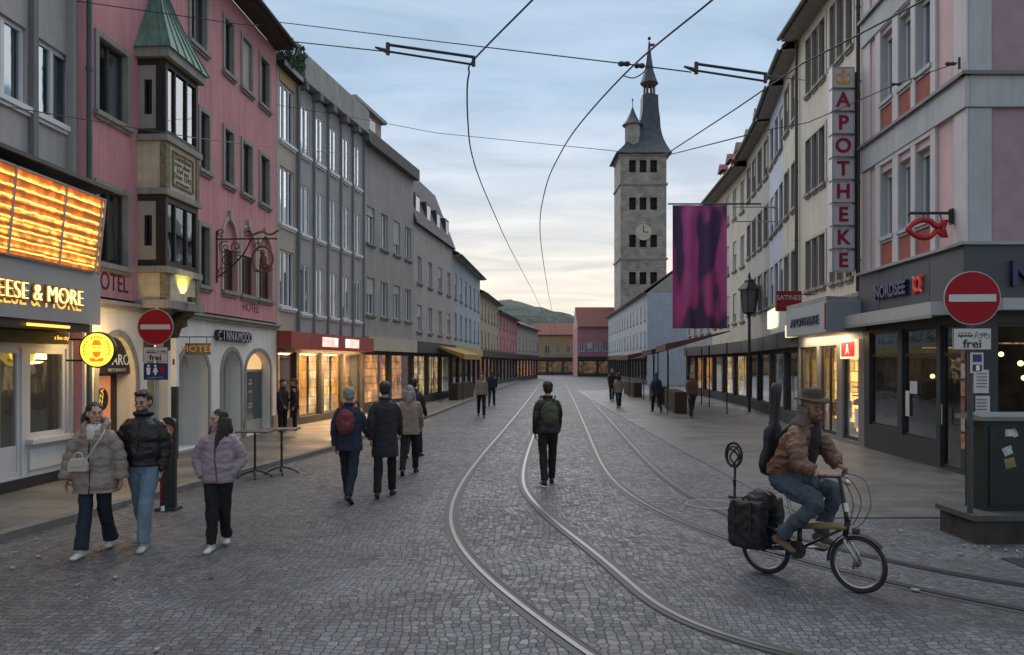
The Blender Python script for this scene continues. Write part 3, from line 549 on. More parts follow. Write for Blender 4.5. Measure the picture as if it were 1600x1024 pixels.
# ------------------------------------------------------------------ grey concrete building with the cheese shop
G = Facade('grey_building', 'grey concrete panel building with white windows above the cheese shop', 'building', (-7.96, 6.0), (-7.736, 13.44))
conc = M('grey wall panel', (.37, .365, .37), .9, .10, 2.2, .35, 90, streak=.14); rib = M('concrete rib', (.17, .175, .175), .85, .12, 3, .3)
U = lambda px: G.U(px)
pitch = U(118) - U(48); wls = []
for k in range(4):
    ub = U(118) - pitch * k
    for z in (6.2, 9.0): wls.append((ub - pitch + .14, ub - .10, z, z + 1.25))
mb = MB(); wall(mb, 0, G.L, 5.0, 12, wls, t=.15); mb.build('upper_wall', conc, G.root)
for h in wls: window(G, *h, white_frame, pane, nv=2, dep=.06, curtain=net, fw=.07, sill=white_frame, cut=1.3)
for k in range(5): MB().box(U(118) - pitch * k - .07, -.10, 5.0, U(118) - pitch * k + .05, -.002, 12).build('rib', rib, G.root)
MB().box(G.L - .12, -.13, 4.9, G.L, -.002, 12).build('corner_strip', M('pale corner strip', (.30, .31, .3)), G.root)
body(G, 12, 10, conc); MB().box(-.1, -.3, 12, G.L + .0, 10, 12.25).build('roof', rib, G.root)
wh = M('white shop joinery', (.50, .52, .54), .5, .05, streak=.08)
D0, D1, W0, W1 = U(-40), U(34), U(44), U(104)
holes = [(D0, D1, .3, 2.35), (W0, W1, .88, 2.35), (.3, D0 - .3, .88, 2.35)]
mb = MB(); wall(mb, 0, G.L, 0, 5.0, holes, t=.12); mb.build('shopfront_wall', wh, G.root)
for i, h in enumerate(holes):
    f = MB(); a, b, c, d = h; f.box(a, .02, c, a + .08, .1, d).box(b - .08, .02, c, b, .1, d).box(a + .08, .02, c, b - .08, .1, c + .09).box(a + .08, .02, d - .09, b - .08, .1, d)
    if i == 0: f.box((a + b) / 2 - .05, .02, c + .09, (a + b) / 2 + .05, .1, d - .09).box(a + .08, .03, .3, b - .08, .09, .8)
    fo = f.build('door' if i == 0 else 'window', wh, G.root); MB().box(a + .08, .05, c + .09, b - .08, .056, d - .09).build('pane', shop_glass, fo)
MB().box(W0 - .06, -.12, .80, W1 + .06, -.002, .878).build('sill', wh, G.root)
MB().box(W0, -.03, .38, W1, -.002, .72).box(U(108), -.05, .25, U(122), -.002, 2.5).build('raised_panel', wh, G.root)
MB().box(0, -.045, 0, G.L, -.003, .28).build('plinth', black, G.root)
# interior of the cheese shop
MB().box(.3, 3.2, .1, G.L - .1, 3.25, 2.6).box(.3, .5, .05, G.L - .1, 3.2, .12).build('shop_room', M('dim shop wall', (.20, .15, .1)), G.root)
sh = MB()
for z in (.9, 1.25, 1.6, 1.95): sh.box(.6, 2.0, z, G.L - .4, 2.4, z + .04)
sh.build('shelf', M('shelf wood', (.22, .13, .07)), G.root); random.seed(4)
mb = MB()
for z in (.94, 1.29, 1.64, 1.99):
    x = .8
    while x < G.L - .6: r = random.uniform(.07, .14); mb.lathe([(r, 0), (r, .12), (r * .8, .14)], (x, 2.2, z), 12); x += r * 2 + random.uniform(.03, .3)
mb.build('cheese_wheels', M('cheese rind', (.42, .22, .06), .6, .3, 5), G.root)
MB().box(W0 + .45, 1.5, 2.12, W0 + .95, 1.56, 2.16).build('light_tube', E('tube light', (1, .75, .45), 3.5), G.root)
MB().prism([(W0 + (W1 - W0) * .5 + .36 * math.cos(2 * PI * i / 24), 2.33 + .27 * math.sin(2 * PI * i / 24)) for i in range(13, 24)], .4, .43).build('window_emblem', E('yellow window emblem', (1, .62, .1), 1.0), G.root)
pl = bpy.data.lights.new('shop glow', 'POINT'); pl.energy = 5; pl.color = (1, .72, .45); pl.shadow_soft_size = .2
po = bpy.data.objects.new('shop_glow_light', pl); C.objects.link(po); po.parent = G.root; po.location = (G.L - 1.6, 1.3, 2.3)
# fascia
u0, u1 = .2, G.U(157, .64)
fg = M('grey fascia sheet', (.27, .28, .29), .5, .06, 2, .05)
MB().box(u0, -.64, 2.76, u1, -.01, 3.62).build('fascia', fg, G.root)
MB().box(u0, -.60, 2.62, u1 - .25, -.05, 2.755).build('fascia_soffit', black, G.root)
gl2 = E('golden sign light', (1, .62, .14), 1.5)
MB().box(u1 - 1.9, -.66, 2.66, u1 - .9, -.62, 2.70).build('light_strip', E('amber strip light', (1, .5, .08), 1.6), G.root)
MB().box(u0, -.30, 2.42, u1 - .35, -.05, 2.61).build('blind_case', black, G.root); text('a fine city', .10, E('amber print', (1, .55, .1), .8), G.root, (G.U(96, .3), -.305, 2.52), ext=.003)
ut = (G.U(3, .7) + G.U(132, .7)) / 2
for off, mt_, yy in ((-.012, E('letter core', (1, .72, .25), 1.7), -.70), (.016, M('sign letter back', (.25, .13, .03), .5), -.665)):
    text('CHEESE & MORE', .37, mt_, G.root, (G.U(131, .7), yy, 3.15), ext=.014, off=off, xs=.95, name='sign_lettering', align='RIGHT')
text('CHEESE & MORE', .37, E('letter halo', (1, .55, .1), .7), G.root, (G.U(131, .7) + .02, -.647, 3.07), ext=.003, off=0, xs=.95, name='sign_lettering', align='RIGHT')  # glowing lower copy of the letters, painting their light on the fascia
# backlit cheese panel leaning outwards
def cheesemat():
    m = bpy.data.materials.new('backlit cheese print'); m.use_nodes = True; t = m.node_tree; n = t.nodes; l = t.links; b = n['Principled BSDF']; b.inputs['Base Color'].default_value = (.5, .2, .04, 1); b.inputs['Roughness'].default_value = .3
    co = n.new('ShaderNodeTexCoord'); sp = n.new('ShaderNodeSeparateXYZ'); l.new(co.outputs['Object'], sp.inputs[0])
    w = n.new('ShaderNodeTexNoise'); w.inputs['Scale'].default_value = 13; w.inputs['Detail'].default_value = 2; l.new(co.outputs['Object'], w.inputs[0])
    # rows of wheels on shelves: a shelf every 0.165 m
    a = n.new('ShaderNodeMath'); a.operation = 'MULTIPLY_ADD'; a.inputs[1].default_value = 1 / .165; a.inputs[2].default_value = .1; l.new(sp.outputs[2], a.inputs[0])
    ad = n.new('ShaderNodeMath'); ad.operation = 'MULTIPLY_ADD'; ad.inputs[1].default_value = .22; l.new(w.outputs[0], ad.inputs[0]); l.new(a.outputs[0], ad.inputs[2])
    fr = n.new('ShaderNodeMath'); fr.operation = 'FRACT'; l.new(ad.outputs[0], fr.inputs[0])
    r = n.new('ShaderNodeValToRGB'); c = r.color_ramp; c.elements[0].position = 0; c.elements[0].color = (.8, .25, .02, 1); c.elements[1].position = 1; c.elements[1].color = (.55, .09, .004, 1)
    for p, q in ((.10, (1, .70, .16, 1)), (.22, (1, .50, .06, 1)), (.30, (.85, .16, .01, 1)), (.68, (.38, .04, .002, 1)), (.78, (.07, .01, .001, 1)), (.94, (.3, .04, .003, 1))): e = c.elements.new(p); e.color = q
    l.new(fr.outputs[0], r.inputs[0])
    v = n.new('ShaderNodeTexVoronoi'); v.inputs['Scale'].default_value = 6; l.new(co.outputs['Object'], v.inputs['Vector'])
    mr = n.new('ShaderNodeMapRange'); mr.inputs[1].default_value = .1; mr.inputs[2].default_value = .7; mr.inputs[3].default_value = 1.35; mr.inputs[4].default_value = .28; l.new(v.outputs[0], mr.inputs[0])
    sc_ = n.new('ShaderNodeVectorMath'); sc_.operation = 'SCALE'; l.new(r.outputs[0], sc_.inputs[0]); l.new(mr.outputs[0], sc_.inputs['Scale'])
    l.new(sc_.outputs[0], b.inputs['Emission Color']); b.inputs['Emission Strength'].default_value = 1.0; return m
cz = cheesemat(); tp = thing('sign', 'glowing orange picture of cheese wheels on shelves above the grey fascia', 'illuminated sign', tuple(G.world(0, -.66, 3.63)), G.root.rotation_euler.z)
hh = 1.27; tilt = R(6)
u1 -= .17
bpn = MB().box(u0, -.03, .0, u1 - .02, .05, hh).build('light_box', [alu], tp); tp.rotation_euler = (0, 0, G.root.rotation_euler.z); bpn.rotation_euler = (tilt, 0, 0)
pp = MB().box(u0 + .03, -.045, .03, u1 - .06, -.031, hh - .03).build('backlit_picture', cz, tp); pp.rotation_euler = (tilt, 0, 0)
sl_ = E('slat light', (1, .60, .12), 1.9)
for k_r in range(8):
    zr = .085 + k_r * (hh - .1) / 8; sb_ = MB(); x_ = u0 + .04
    while x_ < u1 - .12:       # a run of lit slats with small sags between the wheels
        w_ = min(random.uniform(.10, .2), u1 - .1 - x_); j_ = random.uniform(-.006, .006); sb_.box(x_, -.056, zr + j_, x_ + w_ - .004, -.046, zr + .020 + j_ * 1.5); x_ += w_
    o = sb_.build('lit_slat', sl_, tp); o.rotation_euler = (tilt, 0, 0)
mb = MB(); 
for px in (12, 92, 148): u = G.U(px, .72); mb.box(u - .02, -.07, .0, u + .02, -.046, hh)
mb.box(u1 - .058, -.07, 0, u1 - .02, -.031, hh).box(u0, -.07, hh - .028, u1 - .0585, -.031, hh)
o = mb.build('divider', alu, tp); o.rotation_euler = (tilt, 0, 0)
MB().prism([(-.95, 5.02), (-.95, 5.08), (-.02, 5.22), (-.02, 5.02)], u0, G.U(181, .9), 'x').build('canopy', metal_dark, G.root)
# round yellow hanging sign
rs = thing('round_sign', 'round glowing yellow shop sign with an orange ring and a bearded face', 'illuminated sign', (-7.08, 13.15, 2.33))
MB().loft([[(.31 * math.cos(2 * PI * i / 32), y, .31 * math.sin(2 * PI * i / 32)) for i in range(32)] for y in (-.05, .05)]).build('case', metal_dark, rs)
fd = MB().loft([[(.285 * math.cos(2 * PI * i / 32), y, .285 * math.sin(2 * PI * i / 32)) for i in range(32)] for y in (-.056, -.051)]).build('light_face', E('yellow light face', (1, .68, .07), 1.0), rs)
og = E('orange print', (.9, .22, .01), .75)
mb = MB()
for i in range(16):
    a = R(200 - i * 14.5)
    if i not in (5, 10): mb.box(.22 * math.cos(a) - .012, -.062, .22 * math.sin(a) - .016, .22 * math.cos(a) + .012, -.058, .22 * math.sin(a) + .016)
mb.prism([(-.09, .08), (.09, .08), (.06, .13), (.05, .165), (-.05, .165), (-.06, .13)], -.062, -.058).prism([(.07 * math.cos(PI + PI * i / 10), -.03 + .10 * math.sin(PI + PI * i / 10)) for i in range(11)], -.062, -.058)
mb.prism([(-.055, .05), (-.025, .05), (-.025, .03), (-.055, .03)], -.062, -.058).prism([(.055, .05), (.025, .05), (.025, .03), (.055, .03)], -.062, -.058).prism([(-.13, -.14), (-.05, -.14), (0, -.17), (.05, -.14), (.13, -.14), (.10, -.20), (-.10, -.20)], -.062, -.058)
mb.build('face_print', og, rs)
MB().tube([(-.55, 0, .18), (-.24, 0, .18)], .018, 6).tube([(-.55, 0, -.18), (-.24, 0, -.18)], .018, 6).build('bracket', metal_dark, rs)
pl = bpy.data.lights.new('sign glow', 'POINT'); pl.energy = 34; pl.color = (1, .62, .22); pl.shadow_soft_size = .25
po = bpy.data.objects.new('sign_glow_light', pl); C.objects.link(po); po.parent = rs; po.location = (0, .45, 0)
# ------------------------------------------------------------------ further left: narrow beige house and grey concrete block
Bg = Facade('beige_house', 'narrow beige house with white windows and a green roof terrace beside the pink hotel', 'building', (-7.085, 23.12), (-6.92, 24.8))
bw = M('beige plaster', (.42, .385, .34), .9, .1, 1, .2, 90, streak=.2); yw = M('yellow plaster', (.40, .31, .16), .9, .1)
hs_ = [(.25, 1.4, z, z + 1.75) for z in (3.85, 6.4, 8.95)]
mb = MB(); wall(mb, 0, Bg.L, 3.1, 11.1, hs_, t=.12); mb.build('upper_wall', bw, Bg.root)
MB().box(.2, -.02, 10.72, 1.45, -.002, 11.05).build('yellow_panel', yw, Bg.root)
for h in hs_: window(Bg, *h, white_frame, pane, nv=3, dep=.05, curtain=curtain, fw=.06, sill=white_frame)
body(Bg, 11.1, 9, bw); MB().box(0, -.25, 11.1, Bg.L, 9, 11.25).build('roof', metal_dark, Bg.root)
MB().tube([(Bg.L - .1, -.08, 3.1), (Bg.L - .1, -.08, 11)], .05, 8).build('downpipe', zinc, Bg.root)
K = Facade('concrete_block', 'long grey ribbed concrete building with tall white framed windows', 'building', (-6.92, 24.82), (-5.93, 30.6))
kw = M('blue grey panel', (.36, .365, .375), .85, .1, 2, .15, 60, streak=.15)
hs_ = []; n = 5; p_ = K.L / n
for i in range(n):
    for z in (3.75, 6.35, 8.95): hs_.append((i * p_ + .2, i * p_ + .88, z, z + 1.6))
mb = MB(); wall(mb, 0, K.L, 3.1, 11.1, hs_, t=.12); mb.build('upper_wall', kw, K.root)
for h in hs_: window(K, *h, white_frame, pane, nv=2, dep=.02, curtain=random.choice((curtain, curtain, net)), fw=.05, sill=white_frame)
for i in range(n + 1):
    MB().box(max(i * p_ - .04, 0), -.08, 3.1, min(i * p_ + .04, K.L), -.002, 10.95).build('rib', M('grey panel joint', (.22, .225, .235), .8), K.root)
    MB().box(max(i * p_ - .13, 0), -.32, 10.951, min(i * p_ + .13, K.L), -.002, 11.199).build('roof_bracket', rib, K.root)
par = M('pale concrete parapet', (.34, .35, .34), .9, .16, 2, .3, 40, streak=.35)
MB().box(0, -.30, 11.2, K.L, 9, 11.3).box(.002, -.25, 11.301, K.L - .002, -.10, 12.1).box(.002, -.10, 11.301, .15, 8.9, 12.1).box(K.L - .15, -.10, 11.301, K.L - .002, 8.9, 12.1).build('parapet', par, K.root)
MB().box(0, -.2, 12.101, K.L, -.18, 12.18).build('rail', zinc, K.root); body(K, 11.2, 9, kw)
# ivy on the terrace
def leaves(name, c, r, n, size, mat, parent=None, seed=1, fill=.35):
    rnd = random.Random(seed); mb = MB()
    for i in range(n):
        while 1:
            p = Vector((rnd.uniform(-1, 1), rnd.uniform(-1, 1), rnd.uniform(-1, 1)))
            if p.length < 1 and (p.length > fill): break
        if noise.noise(p * 2.3 + Vector((seed, 0, 0))) < -.18: continue
        p = Vector((p.x * r[0], p.y * r[1], p.z * r[2])) + Vector(c); a = Vector((rnd.gauss(0, 1), rnd.gauss(0, 1), rnd.gauss(0, 1))).normalized(); b = a.orthogonal().normalized(); s = size * rnd.uniform(.6, 1.4)
        mb.quad(p - a * s, p + b * s * .5, p + a * s, p - b * s * .5)
    return mb.build(name, mat, parent, fix=False)
leaf = M('dark green leaves', (.028, .06, .03), .7, .5, 3, 0)
iv = thing('terrace_plant', 'dark green climbing plant spilling over the roof terrace of the beige house', 'plant', tuple(Bg.world(.8, .1, 11.3)))
leaves('foliage', (0, 0, .35), (.7, .9, .6), 1500, .07, leaf, iv, 3, 0); MB().tube([(0, 0, -.05), (.1, .1, .4)], .04, 6).tube([(0, 0, -.05), (-.3, 0, .5)], .03, 6).build('stem', M('bark', (.06, .045, .03)), iv)
# ------------------------------------------------------------------ generic row house
def row_house(name, label, P0, P1, zt, zr, floors, bays, wm, rm, wd=.9, wh_=1.5, fl=2.9, z1=4.0, shop=None, fas=None, fastxt=None, fm=white_frame, D=9, sur=None, arc=False, curt=curtain, over=.4, roof='gable', dorm=0, dmat=None, nv=2, lit=()):
    B = Facade(name, label, 'building', P0, P1); hs = []; p = B.L / bays
    for f in range(floors):
        for i in range(bays): hs.append((i * p + (p - wd) / 2, i * p + (p + wd) / 2, z1 + f * fl, z1 + f * fl + wh_))
    mb = MB(); wall(mb, 0, B.L, 3.2, zt, hs, t=.15); mb.build('upper_wall', wm, B.root)
    rw = random.Random(len(label) + bays)
    for h in hs: window(B, *h, fm, pane, nv=nv, dep=.08, blind=rw.choice((0, 0, 0, .25, .45, .7)), curtain=rw.choice((curt, curt, None, net)), sill=stone, sur=sur, sm=stone if sur else None)
    n = max(1, round(B.L / 2.6)); q = B.L / n; hs2 = [(i * q + .15, (i + 1) * q - .15, .45, 2.5) for i in range(n)]
    mb = MB(); wall(mb, 0, B.L, 0, 3.2, hs2, t=.2); mb.build('shopfront_wall', M('dark shopfront', (.05, .05, .055), .5), B.root)
    for i, h in enumerate(hs2):
        f = MB(); f.box(h[0], .1, h[2], h[0] + .05, .15, h[3]).box(h[1] - .05, .1, h[2], h[1], .15, h[3]).box(h[0] + .05, .1, h[2], h[1] - .05, .15, h[2] + .05).box(h[0] + .05, .1, h[3] - .05, h[1] - .05, .15, h[3])
        fo = f.build('shop_window', metal_dark, B.root); MB().box(h[0] + .05, .12, h[2] + .05, h[1] - .05, .125, h[3] - .05).build('pane', shop_glass, fo)
        if shop: MB().box(h[0] + .02, .55, h[2], h[1] - .02, .57, h[3]).build('glowing_interior', shop, fo)
    fo = MB().box(.05, -.22, 2.62, B.L - .05, -.002, 3.18).build('fascia', fas or metal_dark, B.root)
    if fastxt: text(fastxt, .36, white_paint, B.root, (B.L / 2, -.235, 2.9), ext=.008, xs=1.1, name='sign_lettering')
    body(B, zt, D, wm)
    if roof == 'gable':
        gable(B, zt, D, zr, rm, over=over)
        for i in range(dorm):
            u = B.L * (i + .5) / dorm; sl = (zr - zt) / (D / 2); y = .35; z = zt + sl * y; dd = MB().box(u - .5, y, z, u + .5, y + 2.0, z + 1.3).build('dormer', dmat or tile_red, B.root)
            MB().prism([(u - .65, z + 1.3), (u + .65, z + 1.3), (u, z + 1.75)], y - .15, y + 2.6).build('dormer_roof', tile_red, dd); MB().box(u - .36, y - .02, z + .2, u + .36, y - .002, z + 1.15).build('pane', M('dark dormer glass', (.04, .05, .06), .1), dd)
    elif roof == 'mansard':
        MB().loft([[(0, -.2, zt), (B.L, -.2, zt), (B.L, D, zt), (0, D, zt)], [(0 + .3, 1.0, zr - .8), (B.L - .3, 1.0, zr - .8), (B.L - .3, D - 1, zr - .8), (.3, D - 1, zr - .8)], [(1, 3, zr), (B.L - 1, 3, zr), (B.L - 1, D - 3, zr), (1, D - 3, zr)]]).build('roof', rm, B.root)
        for i in range(bays):
            u = B.L * (i + .5) / bays; dd = MB().box(u - .5, .1, zt + .2, u + .5, 1.6, zt + 1.6).build('dormer', slate, B.root); MB().box(u - .36, .08, zt + .4, u + .36, .098, zt + 1.45).build('pane', M('dark dormer glass', (.04, .05, .06), .1), dd)
    else: MB().box(-.05, -.3, zt, B.L + .05, D, zt + .5).build('roof', rm, B.root)
    return B
amber = E('amber shop interior', (1, .45, .10), 1.7, (.3, .2, .1), .14, 1.6, (.22, .07, .02)); cream_l = E('cream shop interior', (1, .78, .42), 1.7, (.3, .2, .1), .16, 1.8, (.3, .16, .06)); dim = E('dim shop interior', (.5, .3, .14), .35, (.1, .1, .1), .15, 1.5, (.08, .05, .03))  # self-glowing back panels: the shops' room light is put into their colour
# ground floors of beige house / concrete block
redf = M('red shop fascia', (.32, .06, .05), .5)
for B_, sh_ in ((Bg, amber), (K, amber)):
    n = max(1, round(B_.L / 2)); q = B_.L / n; hs2 = [(i * q + .1, (i + 1) * q - .1, .35, 2.45) for i in range(n)]; mb = MB(); wall(mb, 0, B_.L, 0, 3.1, hs2, t=.2); mb.build('shopfront_wall', M('dark shopfront', (.05, .05, .055)), B_.root)
    for i, h in enumerate(hs2):
        f = MB(); f.box(h[0], .1, h[2], h[0] + .05, .15, h[3]).box(h[1] - .05, .1, h[2], h[1], .15, h[3]).box(h[0] + .05, .1, h[3] - .05, h[1] - .05, .15, h[3]); fo = f.build('shop_window', metal_dark, B_.root)
        MB().box(h[0] + .02, .55, h[2], h[1] - .02, .57, h[3]).build('glowing_interior', sh_ if i != 1 else cream_l, fo); MB().box(h[0] + .05, .12, h[2], h[1] - .05, .125, h[3] - .05).build('pane', shop_glass, fo)
    MB().box(.02, -.45, 2.55, B_.L - .02, -.002, 3.08).build('fascia', redf, B_.root)
for u in (.9, 2.9): MB().box(u, -.47, 2.66, u + 1.3, -.451, 2.98).build('light_panel', E('white red light panel', (1, .8, .7), .9, (.4, .3, .3), .12, 2.5, (.9, .4, .3)), K.root)
pl = bpy.data.lights.new('shop glow', 'AREA'); pl.energy = 260; pl.color = (1, .58, .22); pl.shape = 'RECTANGLE'; pl.size = 5; pl.size_y = .4  # area light added outside the shop windows for their warm spill
po = bpy.data.objects.new('shop_glow_light', pl); C.objects.link(po); po.parent = K.root; po.location = (K.L / 2, -.5, 2.5); po.rotation_euler = (R(25), 0, 0)
sh9 = row_house('stone_house', 'grey beige stone house with a set back top storey after the concrete building', (-5.93, 30.62), (-4.75, 37), 10.9, 12.4, 2, 4, M('grey beige stone wall', (.34, .325, .315), streak=.2), M('brown grey roof', (.13, .12, .11)), shop=amber, fas=M('cream fascia', (.45, .42, .33)), roof='flat', z1=4.1, over=.5)
MB().box(.1, .5, 11.41, 3.4, 8, 12.7).box(.0, .3, 12.701, 3.6, 8.1, 12.85).build('top_storey', M('grey beige stone wall', (0,)), sh9.root)
for q_ in (.7, 1.9): MB().box(q_, .47, 11.8, q_ + .7, .499, 12.5).build('top_window', M('dark dormer glass', (.04, .05, .06), .1), sh9.root)
row_house('purple_roof_house', 'grey rose house under a dark purple slate mansard roof', (-4.75, 37.02), (-3.55, 46), 8.9, 12.9, 2, 4, M('grey rose plaster', (.40, .36, .35), streak=.2), M('purple slate', (.062, .045, .075), .7, .25, 5, .5, 20), shop=cream_l, roof='mansard', fl=2.4, z1=3.7, wh_=1.3)
row_house('pale_blue_house', 'pale blue house between the mansard roof and the lower far houses', (-3.55, 46.02), (-2.5, 60), 8.6, 11.0, 2, 6, M('pale blue plaster', (.33, .38, .43), streak=.15), slate, shop=dim, z1=3.7, fl=2.4, fas=M('yellow fascia', (.40, .33, .08)))
row_house('beige_far_house', 'sand coloured house after the pale blue one', (-2.5, 60.02), (-1.3, 74), 7.6, 9.6, 2, 6, M('sand plaster', (.36, .28, .19)), tile_brown, shop=amber, z1=3.4, fl=2.3, wh_=1.3)
row_house('rose_far_house', 'rose coloured far house on the left side', (-1.3, 74.02), (.6, 90), 7.0, 9.2, 2, 6, M('rose plaster', (.42, .17, .18)), tile_red, shop=dim, z1=3.4, fl=2.2, wh_=1.3)
row_house('cream_far_house', 'small cream house at the far left end of the street', (.6, 90.02), (3.6, 108), 6.6, 8.8, 1, 6, M('cream far plaster', (.42, .37, .29)), tile_brown, shop=amber, z1=3.7)
# closing the end of the street
row_house('street_end_house', 'low ochre house closing the far end of the street', (3.6, 140), (15, 140), 7.2, 9.5, 1, 6, M('ochre plaster', (.36, .26, .15)), tile_red, shop=dim, z1=3.9)
row_house('rose_end_house', 'broad rose house with a red tile roof before the tower', (10.4, 122), (16.8, 122), 7.8, 11.2, 1, 5, M('dusty rose plaster', (.36, .16, .18)), tile_red, shop=dim, z1=4)
# ------------------------------------------------------------------ right side
A_ = (8.75, 19.1); B_p = (9.17, 24.6); C_p = (9.65, 27.3); D_p = (10.4, 31); E_p = (11.3, 37); F_p = (12, 46); G_p = (12.3, 54)
# corner building (fish restaurant)
N1 = Facade('corner_building', 'pale pink and grey corner building with the dark fish restaurant shopfront', 'building', (8.75, 19.08), (8.42, 14.2))
pp1 = M('pale pink plaster', (.57, .41, .425), .9, .09, 1, .25, 110, streak=.12); gp = M('light grey plaster', (.41, .43, .45), .9, .1, 1.2, .3, 90, streak=.15); mauve = M('mauve plaster', (.34, .235, .275), .9, .12, 3, .7, 45); lg = M('pale render strip', (.54, .52, .53), .9, .08, 1.2, .2, 90, streak=.1)
brick_red = M('brick red panel', (.30, .095, .07), .9, .15, 4, .5, 50)
U = lambda px: N1.U(px)
oc = [(U(1379), U(1398)), (U(1407), U(1427)), (U(1434), U(1458))]
hs_ = []
for a, b in oc:
    hs_ += [(a, b, 8.18, 9.75), (a, b, 5.04, 6.55), (a, b, 11.3, 12.9)]
ZT = 14.2
mb = MB(); wall(mb, 0, N1.L, 4.28, ZT, hs_, t=.3); mb.build('upper_wall', pp1, N1.root)
for h in hs_: window(N1, *h, white_frame, pane, nv=2, dep=.11, curtain=curtain, fw=.05, sill=gp, blind=.1, sur=.004, sm=gp)
for z0 in (7.46, 4.3, 10.58):
    zt = z0 + 2.42
    for a, b in oc: MB().box(a, -.02, z0 + .02, b, -.002, z0 + .68).build('red_panel', brick_red, N1.root)
    mb = MB(); e = [oc[0][0] - .28, oc[0][0], oc[0][1], oc[1][0], oc[1][1], oc[2][0], oc[2][1], oc[2][1] + .22]
    for i in (0, 2, 4, 6): mb.box(e[i] + .004, -.06, z0, e[i + 1] - .004, -.002, zt)
    mb.box(e[0], -.065, zt + .002, e[7], -.002, zt + .14); mb.build('window_frame_strip', lg, N1.root)
for z in (7.46, 10.55, 13.7):
    MB().box(-.0, -.09, z - .64, N1.L + .09, -.002, z - .07).build('string_course', gp, N1.root); MB().box(-.0, -.17, z - .068, N1.L + .17, -.002, z + .0).build('string_cap', M('lead flashing', (.16, .165, .17), .6), N1.root)
for z0, z1 in ((4.28, 6.81), (7.461, 9.90), (10.551, 13.05)): MB().box(.02, -.04, z0, .45, -.002, z1).build('corner_strip', lg, N1.root); MB().box(N1.L - .42, -.04, z0, N1.L + .04, -.002, z1).build('corner_strip', lg, N1.root)
# wing facing the camera
N2 = Facade('x', None, None, (8.42, 14.2), (18.0, 14.2)); bpy.data.objects.remove(N2.root)
N2.root = bpy.data.objects.new('side_wing', None); C.objects.link(N2.root); N2.root.parent = N1.root
N2.root.matrix_parent_inverse = N1.root.matrix_basis.inverted() if False else Matrix.Identity(4)
dl = Vector((8.42 - 8.75, 14.2 - 19.08)); N2.root.location = (dl.length, 0, 0); N2.root.rotation_euler = (0, 0, 0 - N1.root.rotation_euler.z)
hs_ = [(2.9 + i * 3.0, 4.2 + i * 3.0, z, z + 1.6) for i in range(2) for z in (5.0, 8.15, 11.3)]
mb = MB(); wall(mb, 0, N2.L, 4.28, ZT, hs_, t=.25); mb.build('upper_wall', mauve, N2.root)
for h in hs_: window(N2, *h, white_frame, pane, nv=2, dep=.15, curtain=curtain, sill=gp)
for z in (7.46, 10.55, 13.7):
    MB().box(.0, -.09, z - .64, N2.L, -.002, z - .07).build('string_course', gp, N2.root); MB().box(-.17, -.17, z - .068, N2.L, -.002, z).build('string_cap', MATS['lead flashing'], N2.root)
for z0, z1 in ((4.28, 6.81), (7.461, 9.90), (10.551, 13.05)): MB().box(0.0, -.045, z0, .42, -.002, z1).build('corner_strip', gp, N2.root)
# body and roof
w0 = N1.root
MB().quad((8.75 + .0, 19.08, 0), (8.75, 19.08, ZT), (18, 19.08, ZT), (18, 19.08, 0)).quad((18, 14.2, 0), (18, 19.08, 0), (18, 19.08, ZT), (18, 14.2, ZT)).build('back_wall', pp1, None).parent = N2.root
o = N2.root.children[-1]; o.location = (-8.42, -14.2, 0)
rf = MB().prism([(8.1, 13.8), (18.2, 13.8), (18.2, 19.4), (8.4, 19.4)], ZT, ZT + .2, 'z').loft([[(8.2, 13.9, ZT + .201), (18.2, 13.9, ZT + .201), (18.2, 19.3, ZT + .201), (8.5, 19.3, ZT + .201)], [(12, 16.3, ZT + 3), (17, 16.3, ZT + 3), (17, 17, ZT + 3), (12, 17, ZT + 3)]]).build('roof', slate, N2.root); rf.location = (-8.42, -14.2, 0)
MB().box(9.0, 15.1, 4.4, 17.8, 18.6, 14.1).build('dark_interior', room, N2.root); N2.root.children[-1].location = (-8.42, -14.2, 0)
# shopfront
char = M('charcoal cladding', (.03, .034, .04), .5, .12, 2, .1, 40, streak=.12); fasc = M('slate blue fascia', (.055, .066, .078), .55, .10, 2, .1, 40)
MB().box(0, -.12, 3.05, N1.L + .12, -.002, 4.27).build('fascia', fasc, N1.root); MB().box(-.12, -.12, 3.05, N2.L, -.002, 4.27).build('fascia', fasc, N2.root)
MB().box(0, -.2, 4.271, N1.L + .2, -.002, 4.33).build('fascia_cap', M('pale fascia cap', (.3, .31, .32)), N1.root); MB().box(-.2, -.2, 4.271, N2.L, -.002, 4.33).build('fascia_cap', MATS['pale fascia cap'], N2.root)
for k in range(1, 4): MB().box(N1.L * k / 4 - .012, -.124, 3.06, N1.L * k / 4 + .012, -.121, 4.26).build('fascia_joint', black, N1.root)
sh1 = [(U(1358), U(1402), .62, 2.85), (U(1409), U(1463), .52, 2.85), (U(1469), U(1501), .06, 2.85)]
mb = MB(); wall(mb, 0, N1.L, 0, 3.05, sh1, t=.15); mb.build('shopfront_wall', char, N1.root)
dimsh = E('dim restaurant wall', (.30, .22, .16), .05, (.03, .027, .025), .14, 1.6, (.03, .03, .035))  # faint room light put into the wall as its own glow
for i, h in enumerate(sh1):
    f = MB(); a, b, c, d = h; f.box(a, .05, c, a + .05, .11, d).box(b - .05, .05, c, b, .11, d).box(a + .05, .05, c, b - .05, .11, c + .06).box(a + .05, .05, d - .06, b - .05, .11, d).box(a + .05, .05, 2.25, b - .05, .11, 2.31)
    fo = f.build('door' if i == 2 else 'shop_window', metal_dark, N1.root); MB().box(a + .05, .075, c + .06, b - .05, .08, d - .06).build('pane', glass('restaurant glass', (.6, .63, .63), .0), fo)
    if i == 2: MB().tube([(a + .13, -.03, .9), (a + .13, -.03, 1.3)], .014, 6).build('handle', alu, fo)
